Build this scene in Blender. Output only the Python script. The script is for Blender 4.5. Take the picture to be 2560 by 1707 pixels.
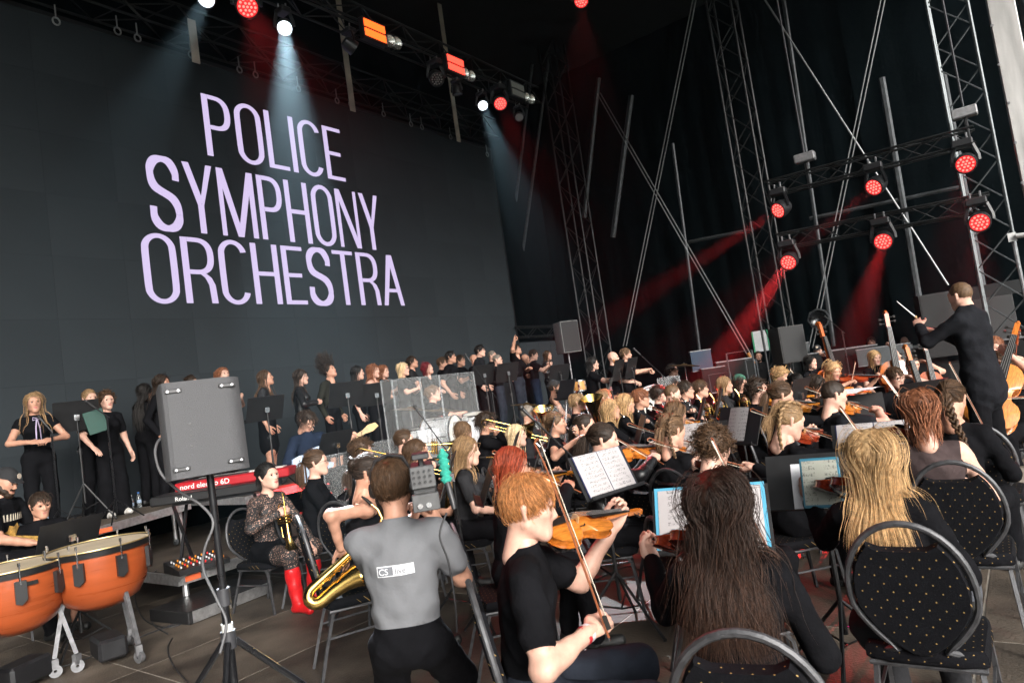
import bpy, math, random, zlib
import numpy as np
from mathutils import Matrix, Vector
for o in list(bpy.data.objects): bpy.data.objects.remove(o)
SC=bpy.context.scene; COL=SC.collection
PI=math.pi; rad=math.radians
# ------------------------------------------------------------------ camera
YAW,PITCH,ROLL,CH=rad(-36.84),rad(3.78),rad(-8.24),1.65
def cam_axes():
    f0=np.array([math.sin(YAW)*math.cos(PITCH),math.cos(YAW)*math.cos(PITCH),math.sin(PITCH)])
    r0=np.array([math.cos(YAW),-math.sin(YAW),0.]); u0=np.cross(r0,f0)
    return math.cos(ROLL)*r0+math.sin(ROLL)*u0, -math.sin(ROLL)*r0+math.cos(ROLL)*u0, f0
CR,CU,CF=cam_axes()
cd=bpy.data.cameras.new('camera'); cam=bpy.data.objects.new('camera',cd); COL.objects.link(cam)
cam.matrix_world=Matrix(((CR[0],CU[0],-CF[0],0),(CR[1],CU[1],-CF[1],0),(CR[2],CU[2],-CF[2],CH),(0,0,0,1)))
cd.sensor_width=36; cd.lens=24.0; cd.clip_start=.05; cd.clip_end=2000
cd.dof.use_dof=True; cd.dof.focus_distance=5.0; cd.dof.aperture_fstop=7.0
SC.camera=cam
# ------------------------------------------------------------------ world and sun
w=bpy.data.worlds.new('World'); SC.world=w; w.use_nodes=True
nt=w.node_tree; bgn=nt.nodes['Background']; sky=nt.nodes.new('ShaderNodeTexSky')
sky.sky_type='NISHITA'; sky.sun_disc=False; SUN_EL,SUN_AZ=rad(22),rad(120)
sky.sun_elevation=SUN_EL; sky.sun_rotation=SUN_AZ; sky.air_density=1.0; sky.dust_density=6.0; sky.ozone_density=.6
hs=nt.nodes.new('ShaderNodeHueSaturation'); hs.inputs['Saturation'].default_value=.22
nt.links.new(sky.outputs[0],hs.inputs['Color']); nt.links.new(hs.outputs[0],bgn.inputs['Color']); bgn.inputs['Strength'].default_value=.085
sd=bpy.data.lights.new('sun','SUN'); sd.energy=1.5; sd.angle=rad(24); sd.color=(1,.96,.9)
sun=bpy.data.objects.new('sun',sd); COL.objects.link(sun)
sv=Vector((math.sin(SUN_AZ)*math.cos(SUN_EL),math.cos(SUN_AZ)*math.cos(SUN_EL),math.sin(SUN_EL)))
sun.rotation_euler=sv.to_track_quat('Z','Y').to_euler(); sun.location=sv*60
SC.view_settings.view_transform='Standard'; SC.view_settings.look='None'; SC.view_settings.gamma=1
SC.view_settings.use_curve_mapping=False; SC.view_settings.exposure=1.5
SC.render.engine='CYCLES'; cy=SC.cycles
cy.use_denoising=True; cy.max_bounces=6; cy.diffuse_bounces=3; cy.glossy_bounces=2; cy.transmission_bounces=4; cy.volume_bounces=0; cy.transparent_max_bounces=12
cy.adaptive_threshold=.02; cy.sample_clamp_indirect=4; cy.caustics_reflective=False; cy.caustics_refractive=False
# ------------------------------------------------------------------ helpers: picture coordinates (2352 wide) to places
KD=2560/2352
def ray(x,y): return CR*((x*KD-1280)/1706.67)+CU*(-(y*KD-853.5)/1706.67)+CF
C0=np.array([0,0,CH])
def atd(x,y,d): return C0+ray(x,y)*d
def onz(x,y,z): r=ray(x,y); return C0+r*((z-CH)/r[2])
def onx(x,y,v): r=ray(x,y); return C0+r*(v/r[0])
def ony(x,y,v): r=ray(x,y); return C0+r*(v/r[1])
def depth(P): return float((np.asarray(P,float)-C0)@CF)
# ------------------------------------------------------------------ materials
MATS={}
def mat(name,col,rough=.6,metal=0,var=.12,scale=18,bump=0.,bscale=60,coat=0,emit=None,es=0,alpha=None,spec=.5,obj=False,attr=None,sheen=0,trans=0,aniso=None):
    if name in MATS: return MATS[name]
    m=bpy.data.materials.new(name); m.use_nodes=True; n=m.node_tree.nodes; l=m.node_tree.links; b=n['Principled BSDF']
    b.inputs['Roughness'].default_value=rough; b.inputs['Metallic'].default_value=metal; b.inputs['Coat Weight'].default_value=coat
    b.inputs['Specular IOR Level'].default_value=spec; b.inputs['Sheen Weight'].default_value=sheen; b.inputs['Transmission Weight'].default_value=trans
    tc=n.new('ShaderNodeTexCoord')
    if var>0:
        no=n.new('ShaderNodeTexNoise'); no.inputs['Scale'].default_value=scale; no.inputs['Detail'].default_value=5
        if aniso:
            mp=n.new('ShaderNodeMapping'); mp.inputs['Scale'].default_value=aniso; l.new(tc.outputs['Object'],mp.inputs[0]); l.new(mp.outputs[0],no.inputs['Vector'])
        else: l.new(tc.outputs['Object'],no.inputs['Vector'])
        mr=n.new('ShaderNodeMapRange'); mr.inputs['From Min'].default_value=.3; mr.inputs['From Max'].default_value=.7
        mr.inputs['To Min'].default_value=1-var; mr.inputs['To Max'].default_value=1+var; l.new(no.outputs[0],mr.inputs[0])
        val=mr.outputs[0]
        if obj:
            oi=n.new('ShaderNodeObjectInfo'); m2=n.new('ShaderNodeMapRange'); m2.inputs['To Min'].default_value=1-obj; m2.inputs['To Max'].default_value=1+obj
            l.new(oi.outputs['Random'],m2.inputs[0]); mm=n.new('ShaderNodeMath'); mm.operation='MULTIPLY'; l.new(val,mm.inputs[0]); l.new(m2.outputs[0],mm.inputs[1]); val=mm.outputs[0]
        if attr:
            at=n.new('ShaderNodeAttribute'); at.attribute_name=attr; mm=n.new('ShaderNodeMath'); mm.operation='MULTIPLY'; l.new(val,mm.inputs[0]); l.new(at.outputs['Fac'],mm.inputs[1]); val=mm.outputs[0]
        vm=n.new('ShaderNodeVectorMath'); vm.operation='SCALE'; vm.inputs[0].default_value=col[:3]; l.new(val,vm.inputs['Scale']); l.new(vm.outputs[0],b.inputs['Base Color'])
        rr=n.new('ShaderNodeMapRange'); rr.inputs['To Min'].default_value=max(0,rough-.1); rr.inputs['To Max'].default_value=min(1,rough+.1); l.new(no.outputs[0],rr.inputs[0]); l.new(rr.outputs[0],b.inputs['Roughness'])
    else: b.inputs['Base Color'].default_value=(*col[:3],1)
    if bump>0:
        nb=n.new('ShaderNodeTexNoise'); nb.inputs['Scale'].default_value=bscale; nb.inputs['Detail'].default_value=4; l.new(tc.outputs['Object'],nb.inputs['Vector'])
        bp=n.new('ShaderNodeBump'); bp.inputs['Strength'].default_value=bump; bp.inputs['Distance'].default_value=.02; l.new(nb.outputs[0],bp.inputs['Height']); l.new(bp.outputs[0],b.inputs['Normal'])
    if emit: b.inputs['Emission Color'].default_value=(*emit,1); b.inputs['Emission Strength'].default_value=es
    if alpha is not None: b.inputs['Alpha'].default_value=alpha
    MATS[name]=m; return m
# ------------------------------------------------------------------ mesh builder
def nrm(v): v=np.asarray(v,float); return v/max(1e-9,np.linalg.norm(v))
def frame(d,up=(0,0,1)):
    d=nrm(d); x=np.cross(d,up)
    if np.linalg.norm(x)<1e-4: x=np.cross(d,(0,1,0))
    x=nrm(x); return x,np.cross(x,d),d
class MB:
    def __init__(s): s.v=[]; s.f=[]; s.m=[]; s.cm=0; s.n=0
    def add(s,V,F,m=None):
        s.v.append(np.asarray(V,float).reshape(-1,3)); b=s.n; s.n+=len(s.v[-1]); m=s.cm if m is None else m
        for f in F: s.f.append([i+b for i in f]); s.m.append(m)
        return s
    def box(s,c,h,R=None,m=None,bev=0.):
        x,y,z=h; c=np.asarray(c,float)
        if bev>0:
            V=[];k=bev
            for sz in (-1,1):
                for (ax,ay) in ((x-k,y-k),):
                    V+= [(-ax,-ay,sz*z),(ax,-ay,sz*z),(ax,ay,sz*z),(-ax,ay,sz*z)]
            for sz in (-1,1):
                zz=sz*(z-k); a,b=x-k,y-k
                V+=[(-a,-y,zz),(a,-y,zz),(x,-b,zz),(x,b,zz),(a,y,zz),(-a,y,zz),(-x,b,zz),(-x,-b,zz)]
            F=[(3,2,1,0),(4,5,6,7)]
            lo=8;hi=16
            for i in range(8): F.append((lo+i,lo+(i+1)%8,hi+(i+1)%8,hi+i))
            # caps to rings
            for base,ring,fl in ((0,lo,1),(4,hi,0)):
                q=[(0,1,1,0),(1,2,3,2),(2,3,5,4),(3,0,7,6)]
                for (a,b2,ra,rb) in ((0,1,0,1),(1,2,2,3),(2,3,4,5),(3,0,6,7)):
                    f=(base+a,base+b2,ring+rb,ring+ra); F.append(f if fl else f[::-1])
                for (a,ra,rb) in ((1,1,2),(2,3,4),(3,5,6),(0,7,0)):
                    f=(base+a,ring+rb,ring+ra); F.append(f if fl else f[::-1])
        else:
            V=[(i*x,j*y,k*z) for k in (-1,1) for j in (-1,1) for i in (-1,1)]
            F=[(0,2,3,1),(4,5,7,6),(0,1,5,4),(2,6,7,3),(0,4,6,2),(1,3,7,5)]
        V=np.array(V,float)
        if R is not None: V=V@np.asarray(R,float).T
        return s.add(V+c,F,m)
    def tube(s,pts,r,n=8,m=None,caps=True,closed=False,sq=None):
        P=np.asarray(pts,float); k=len(P); r=np.broadcast_to(np.asarray(r,float),(k,)) if np.ndim(r)<=1 else r
        T=np.zeros_like(P)
        if closed: T=np.roll(P,-1,0)-np.roll(P,1,0)
        else: T[1:-1]=P[2:]-P[:-2]; T[0]=P[1]-P[0]; T[-1]=P[-1]-P[-2]
        T/=np.maximum(1e-9,np.linalg.norm(T,axis=1))[:,None]
        x,y,_=frame(T[0]); V=[]; an=np.arange(n)*2*PI/n+(PI/4 if n==4 else 0)
        for i in range(k):
            x=nrm(x-T[i]*(x@T[i])); y=np.cross(T[i],x)
            a,b=(1,1) if sq is None else sq
            V.append(P[i]+r[i]*(np.cos(an)[:,None]*x*a+np.sin(an)[:,None]*y*b))
        V=np.concatenate(V); F=[]
        for i in range(k if closed else k-1):
            a=i*n; b=((i+1)%k)*n
            for j in range(n): F.append((a+j,a+(j+1)%n,b+(j+1)%n,b+j))
        if caps and not closed: F.append(tuple(range(n))[::-1]); F.append(tuple((k-1)*n+j for j in range(n)))
        return s.add(V,F,m)
    def lathe(s,prof,n=20,c=(0,0,0),ax=(0,0,1),m=None,caps=False):
        x,y,d=frame(ax,(0,1,0) if abs(ax[2])>.9 else (0,0,1)); an=np.arange(n)*2*PI/n; V=[]
        for (r,h) in prof: V.append(np.asarray(c)+d*h+r*(np.cos(an)[:,None]*x+np.sin(an)[:,None]*y))
        V=np.concatenate(V); F=[]; k=len(prof)
        for i in range(k-1):
            for j in range(n): F.append((i*n+j,i*n+(j+1)%n,(i+1)*n+(j+1)%n,(i+1)*n+j))
        if caps: F.append(tuple(range(n))[::-1]); F.append(tuple((k-1)*n+j for j in range(n)))
        return s.add(V,F,m)
    def prism(s,poly,z0,z1,m=None,R=None,c=(0,0,0)):
        n=len(poly); V=np.array([(x,y,z0) for x,y in poly]+[(x,y,z1) for x,y in poly],float)
        if R is not None: V=V@np.asarray(R).T
        F=[tuple(range(n))[::-1],tuple(range(n,2*n))]+[(i,(i+1)%n,n+(i+1)%n,n+i) for i in range(n)]
        return s.add(V+np.asarray(c,float),F,m)
    def sph(s,c,r,n=10,m=None):
        r=np.broadcast_to(np.asarray(r,float),(3,)); k=n//2+1
        an=np.arange(n)*2*PI/n; th=np.linspace(0,PI,k); V=np.concatenate([np.stack([np.sin(t)*np.cos(an),np.sin(t)*np.sin(an),np.full(n,np.cos(t))],1) for t in th])*r+np.asarray(c)
        F=[(i*n+j,(i+1)*n+j,(i+1)*n+(j+1)%n,i*n+(j+1)%n) for i in range(k-1) for j in range(n)]
        return s.add(V,F,m)
    def mesh(s,name,mats,smooth=None):
        me=bpy.data.meshes.new(name); V=np.concatenate(s.v) if s.v else np.zeros((0,3))
        me.from_pydata(V.tolist(),[],s.f); mats=mats if isinstance(mats,(list,tuple)) else [mats]
        for mm in mats: me.materials.append(mm)
        me.polygons.foreach_set('material_index',np.array(s.m,dtype=np.int32))
        if smooth is not None: me.shade_smooth(); me.set_sharp_from_angle(angle=rad(smooth))
        me.update(); return me
    def obj(s,name,mats,parent=None,smooth=None,M=None):
        return link(name,s.mesh(name,mats,smooth),parent,M)
def link(name,me,parent=None,M=None):
    o=bpy.data.objects.new(name,me); COL.objects.link(o)
    if parent is not None: o.parent=parent
    if M is not None: o.matrix_local=M if parent is not None else M
    return o
def tag(o,label,cat,group=None):
    o['label']=label; o['category']=cat
    if group: o['group']=group
    return o
def thing(name,label,cat,M=None,group=None):
    o=bpy.data.objects.new(name,None); o.empty_display_size=.1; COL.objects.link(o)
    if M is not None: o.matrix_world=M
    return tag(o,label,cat,group)
def struct(name,mb,mats,smooth=None,kind='structure'):
    o=mb.obj(name,mats,None,smooth); o['kind']=kind; return o
def Mat(c,x,y,z): return Matrix(((x[0],y[0],z[0],c[0]),(x[1],y[1],z[1],c[1]),(x[2],y[2],z[2],c[2]),(0,0,0,1)))
def yawM(c,a): return Matrix.Translation(Vector(c))@Matrix.Rotation(a,4,'Z')
# a proto is a list of (part name, mesh, index of parent part or None); inst() makes one thing of it
def inst(proto,name,M,label,cat,group=None,skip=()):
    r=thing(name,label,cat,M,group); made=[]
    for (pn,me,pi) in proto:
        if pn in skip: made.append(None); continue
        made.append(link(pn,me,r if pi is None else made[pi]))
    return r
def face_dir(P,a):
    """a: 0 faces away from the lens, 90 to the right of the picture, 180 to the lens"""
    f=np.array([P[0],P[1]]); f/=np.linalg.norm(f); r=np.array([f[1],-f[0]]); v=math.cos(rad(a))*f+math.sin(rad(a))*r
    return math.atan2(-v[0],v[1])   # rotation about z that turns +Y to v
# ------------------------------------------------------------------ bodies: smooth union of tapered capsules, meshed as one surface
def smin(a,b,k):
    h=np.maximum(k-np.abs(a-b),0)/k; return np.minimum(a,b)-h*h*k*.25
class Prim:
    """tapered capsule a->b (r1->r2), optionally squashed in a frame; tag = material slot"""
    def __init__(s,a,b,r1,r2,tag,k=.03,fr=None,sc=None):
        s.a=np.asarray(a,float); s.b=np.asarray(b,float); s.r1=r1; s.r2=r2; s.tag=tag; s.k=k; s.fr=None if fr is None else np.asarray(fr,float); s.sc=None if sc is None else np.asarray(sc,float)
        e=max(r1,r2)*(1 if sc is None else max(sc)); s.lo=np.minimum(s.a,s.b)-e; s.hi=np.maximum(s.a,s.b)+e
    def d(s,X,Y,Z):
        a,b=s.a,s.b; x,y,z=X-a[0],Y-a[1],Z-a[2]; ba=b-a
        if s.fr is not None:
            f=s.fr; q=[(x*f[i][0]+y*f[i][1]+z*f[i][2])/s.sc[i] for i in range(3)]; x,y,z=q; ba=(f@ba)/s.sc
        bb=float(ba@ba)
        if bb<1e-10: t=0.
        else: t=np.clip((x*ba[0]+y*ba[1]+z*ba[2])/bb,0,1)
        d=np.sqrt((x-t*ba[0])**2+(y-t*ba[1])**2+(z-t*ba[2])**2)-(s.r1+(s.r2-s.r1)*t)
        return d if s.sc is None else d*float(min(s.sc))
def surface_nets(f,o,h):
    nx,ny,nz=f.shape; s=f<0
    c=sum(s[i:nx-1+i,j:ny-1+j,k:nz-1+k].astype(np.int8) for i in (0,1) for j in (0,1) for k in (0,1))
    act=(c>0)&(c<8); I,J,K=np.nonzero(act); n=len(I); idx=np.full(c.shape,-1,np.int64); idx[I,J,K]=np.arange(n)
    acc=np.zeros((n,3)); cnt=np.zeros(n); cor=[(i,j,k) for i in (0,1) for j in (0,1) for k in (0,1)]
    vals={q:f[I+q[0],J+q[1],K+q[2]] for q in cor}
    for q in cor:
        for ax in range(3):
            if q[ax]==0:
                p=list(q); p[ax]=1; a=vals[q]; b=vals[tuple(p)]; mk=(a<0)!=(b<0)
                t=np.where(mk,a/np.where(mk,a-b,1),0); e=np.zeros((n,3)); e[:]=q; e[:,ax]+=t; acc+=e*mk[:,None]; cnt+=mk
    V=(acc/np.maximum(cnt,1)[:,None]+np.stack([I,J,K],1))*h+o
    Q=[]
    for ax in range(3):
        sl=[slice(None)]*3; sl2=[slice(None)]*3; sl[ax]=slice(0,-1); sl2[ax]=slice(1,None)
        a=s[tuple(sl)]; b=s[tuple(sl2)]; e=np.nonzero(a!=b); e=[x for x in e]; u,v=[(1,2),(2,0),(0,1)][ax]
        lim=c.shape; ok=(e[u]>0)&(e[v]>0)&(e[u]<lim[u])&(e[v]<lim[v])&(e[ax]<lim[ax]); e=[x[ok] for x in e]; fl=a[tuple(e)]
        def cell(du,dv):
            g=[x.copy() for x in e]; g[u]-=du; g[v]-=dv; return idx[tuple(g)]
        q=np.stack([cell(1,1),cell(0,1),cell(0,0),cell(1,0)],1); q[~fl]=q[~fl][:,::-1]; Q.append(q)
    Q=np.concatenate(Q); Q=Q[(Q>=0).all(1)]; return V,Q
def mesh_prims(prims,h,subs=(),clip=None,wr=None):
    lo=np.min([p.lo for p in prims],0)-3*h; hi=np.max([p.hi for p in prims],0)+3*h
    if clip is not None: lo=np.maximum(lo,clip[0]); hi=np.minimum(hi,clip[1])
    n=np.ceil((hi-lo)/h).astype(int)+1; f=np.full(n,.2); ax=[lo[i]+h*np.arange(n[i]) for i in range(3)]
    for p in list(prims)+list(subs):
        m=p.k+3*h; a=np.maximum(((p.lo-m-lo)/h).astype(int),0); b=np.minimum(((p.hi+m-lo)/h).astype(int)+2,n)
        if (b<=a).any(): continue
        sl=tuple(slice(a[i],b[i]) for i in range(3)); d=p.d(ax[0][sl[0]][:,None,None],ax[1][sl[1]][None,:,None],ax[2][sl[2]][None,None,:])
        g=f[sl]
        f[sl]=smin(g,d,p.k) if p not in subs else -smin(-g,d,p.k)
    if wr is not None:
        X,Y,Z=ax[0][:,None,None],ax[1][None,:,None],ax[2][None,None,:]; q,am=wr
        f+=am*(np.sin(X*41+q+3*np.sin(Z*13+q))*np.sin(Y*37+2*q+2.5*np.sin(X*17))+.8*np.sin(Z*52+3*np.sin(X*19+q)+2*np.sin(Y*23)))
    return surface_nets(f,lo,h)
def plabel(prims,V):
    D=np.stack([p.d(V[:,0],V[:,1],V[:,2]) for p in prims]); return np.array([p.tag for p in prims])[D.argmin(0)]
def snap_labels(prims,V,Q,fm,h,skip=()):
    lo=np.full(len(V),99); hi=np.full(len(V),-1)
    for j in range(4): np.minimum.at(lo,Q[:,j],fm); np.maximum.at(hi,Q[:,j],fm)
    I=np.nonzero(lo!=hi)[0]
    if len(I)==0: return V
    tags=np.array([p.tag for p in prims]); la,lb=lo[I],hi[I]; keep=~(np.isin(la,skip)|np.isin(lb,skip)); I,la,lb=I[keep],la[keep],lb[keep]
    if len(I)==0: return V
    def g(X):
        D=np.stack([p.d(X[:,0],X[:,1],X[:,2]) for p in prims]); da=np.where(tags[:,None]==la[None],D,9).min(0); db=np.where(tags[:,None]==lb[None],D,9).min(0); return da-db
    X=V[I]; e=.001
    for _ in range(2):
        g0=g(X); G=np.stack([g(X+np.eye(3)[a]*e)-g0 for a in range(3)],1)/e; st=-g0[:,None]*G/np.maximum((G*G).sum(1),1e-3)[:,None]; ln=np.linalg.norm(st,axis=1); X=X+st*np.minimum(1,.7*h/np.maximum(ln,1e-9))[:,None]
    V=V.copy(); V[I]=X; return V
SKIN,TOP,PANTS,SHOE,EYE,LIP,BROW,WHITE,EXTRA=range(9)
def sphere_arr(c,r,n=8):
    mb=MB(); mb.sph((0,0,0),1,n); V=mb.v[0]; F=np.array(mb.f); U=V.copy(); return V*np.asarray(r)+np.asarray(c),F,U
HEADC={}
def head_template(female,beard,h):
    key=(female,beard,h)
    if key in HEADC: return HEADC[key]
    I=np.eye(3); P=[]; E=lambda c,r,k=.03,t=SKIN:P.append(Prim(c,c,1,1,t,k,I,r))
    w=.94 if female else 1.; jw=.9 if female else 1.04
    E((0,-.016,.03),(.074*w,.094,.09)); E((0,.018,-.02),(.0615*w,.066,.085),.035)
    for sx in (-1,1):
        P.append(Prim((sx*.047*jw,-.005,-.055),(sx*.014,.06,-.098),.019,.017,SKIN,.035)); E((sx*.034*w,.052,-.012),(.022,.022,.02),.035)
        P.append(Prim((sx*.073*w,-.014,-.028),(sx*.079*w,-.022,.012),.009,.014,SKIN,.006)); E((sx*.0105,.088,-.031),(.008,.009,.007),.008)
    E((0,.062,-.1),(.021*jw,.019,.016) if female else (.026,.021,.019),.025)
    P.append(Prim((0,.079,.014),(0,.1,-.026),.0065,.0095,SKIN,.018)); P.append(Prim((-.036,.066,.026),(.036,.066,.026),.015,.015,SKIN,.025))
    E((0,.066,-.062),(.026,.018,.022),.03)
    P.append(Prim((-.016,.0775,-.0555),(.016,.0775,-.0555),.0055,.0055,LIP,.012)); P.append(Prim((-.013,.0765,-.0655),(.013,.0765,-.0655),.0062,.0062,LIP,.012))
    P.append(Prim((0,-.025,-.05),(0,-.045,-.19),.049*w,.054*w,SKIN,.03))
    if beard:
        for sx in (-1,1): P.append(Prim((sx*.06,.0,-.04),(sx*.02,.056,-.1),.016,.024,BROW,.02)); E((sx*.045,.03,-.07),(.022,.03,.026),.02,BROW)
        E((0,.062,-.106),(.036,.026,.026+.022*(beard>1)),.02,BROW); P.append(Prim((-.024,.079,-.045),(.024,.079,-.045),.0065,.0065,BROW,.008))
    S=[Prim((sx*.0305,.092,.005),(sx*.0305,.092,.005),1,1,SKIN,.012,I,(.0185,.0165,.0115)) for sx in (-1,1)]
    V,Q=mesh_prims(P,h,S); lb=plabel(P,V); lb=np.where(lb==LIP,SKIN,lb); lb=np.where((V[:,1]>.05)&((V[:,0]/.0215)**2+((V[:,2]+.0605)/.0095)**2<1)&(lb==SKIN),LIP,lb)
    fm=lb[Q]; fm=np.where((fm[:,0]==fm[:,2]),fm[:,0],fm[:,1]); V=snap_labels(P,V,Q,fm,h,skip=(LIP,))
    Vs=[V]; Qs=[Q]; Ms=[fm]; n=len(V)
    for sx in (-1,1):
        v,q,u=sphere_arr((sx*.0305,.0715,.005),.0125,14); c=u[q].mean(1); dx=c[:,0]; m=np.where((c[:,1]>0)&(dx*dx+c[:,2]**2<.42),EYE,WHITE); m=np.where(c[:,2]>.5,SKIN,m); m=np.where(c[:,2]<-.45,SKIN,m)
        Vs.append(v); Qs.append(q+n); Ms.append(m); n+=len(v)
        mb=MB(); mb.tube([(sx*.013,.0815,.0245),(sx*.03,.0825,.0305),(sx*.046,.068,.026)],[.0045,.006,.0035] if not female else [.003,.0044,.0025],5,sq=(1,.7)); v=mb.v[0]; q=np.array([f for f in mb.f if len(f)==4])
        Vs.append(v); Qs.append(q+n); Ms.append(np.full(len(q),BROW)); n+=len(v)
        mb=MB(); mb.tube([(sx*.019,.081,.0085),(sx*.0305,.0845,.0105),(sx*.043,.078,.008)],[.0014,.003,.002],4); v=mb.v[0]; q=np.array([f for f in mb.f if len(f)==4]); Vs.append(v); Qs.append(q+n); Ms.append(np.full(len(q),EYE)); n+=len(v)
    HEADC[key]=(np.concatenate(Vs),np.concatenate(Qs),np.concatenate(Ms)); return HEADC[key]
HANDC={}
def hand_template(pose,h):
    key=(pose,h)
    if key in HANDC: return HANDC[key]
    # right hand: wrist at origin, fingers +Y, palm faces -Z, thumb on -X
    C={'relax':(18,25,18),'grip':(62,75,50),'flat':(4,5,3),'curl':(35,60,45),'claw':(25,45,30)}.get(pose,(20,25,20)); P=[]; I=np.eye(3)
    P.append(Prim((0,.05,0),(0,.05,0),1,1,SKIN,.012,I,(.04,.05,.0145))); P.append(Prim((0,-.03,0),(0,.02,0),.026,.024,SKIN,.02,I,(1.05,1,.75)))
    fx=[(-.03,.09,.072),(-.0105,.095,.082),(.009,.092,.076),(.0275,.084,.06)]
    for i,(x,y,L) in enumerate(fx):
        c=list(C)
        if pose=='horns' : c=[3,4,3] if i in (0,3) else [70,85,60]
        p=np.array([x,y,0.]); an=0; r=.0092 if i<3 else .0078; sp=(x/.09)*(.25 if pose in('flat','relax') else .1)
        for j,fr in enumerate((.45,.31,.24)):
            an+=rad(c[j]+2*i); d=np.array([sp*math.cos(an),math.cos(an),-math.sin(an)]); q=p+nrm(d)*L*fr
            P.append(Prim(p,q,r*(1-.07*j),r*(.93-.07*j),SKIN,.004)); p=q
    t0=np.array([-.03,.03,-.006]); 
    if pose in('grip','curl','horns'): t1=t0+(-.018,.03,-.022); t2=t1+(.012,.024,-.016); t3=t2+(.018,.012,-.004)
    else: t1=t0+(-.026,.028,-.012); t2=t1+(-.012,.026,-.008); t3=t2+(-.002,.022,-.004)
    P.append(Prim(t0,t1,.017,.0125,SKIN,.012)); P.append(Prim(t1,t2,.0115,.0105,SKIN,.004)); P.append(Prim(t2,t3,.0105,.0085,SKIN,.004))
    V,Q=mesh_prims(P,h); HANDC[key]=(V,Q); return HANDC[key]
def ik(S,T,l1,l2,hint):
    d=T-S; L=np.linalg.norm(d); L2=min(L,(l1+l2)*.985); d=d/max(L,1e-6); T=S+d*L2
    a=(l1*l1-l2*l2+L2*L2)/(2*L2); hh=math.sqrt(max(l1*l1-a*a,1e-6)); hint=np.asarray(hint,float); p=nrm(hint-d*(hint@d)); return S+d*a+p*hh,T
def np_mesh(name,V,Q,M,mats,smooth=True):
    me=bpy.data.meshes.new(name); me.vertices.add(len(V)); me.vertices.foreach_set('co',np.asarray(V,np.float32).ravel()); k=Q.shape[1]
    me.loops.add(len(Q)*k); me.loops.foreach_set('vertex_index',Q.astype(np.int32).ravel()); me.polygons.add(len(Q)); me.polygons.foreach_set('loop_start',np.arange(len(Q),dtype=np.int32)*k)
    for m in mats: me.materials.append(m)
    me.polygons.foreach_set('material_index',np.asarray(M,np.int32)); me.update(calc_edges=True); me.validate()
    if smooth: me.shade_smooth()
    return me
def rotz(a): c,s=math.cos(a),math.sin(a); return np.array([[c,-s,0],[s,c,0],[0,0,1.]])
def rotx(a): c,s=math.cos(a),math.sin(a); return np.array([[1,0,0],[0,c,-s],[0,s,c]])
def roty(a): c,s=math.cos(a),math.sin(a); return np.array([[c,0,s],[0,1,0],[-s,0,c]])
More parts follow.
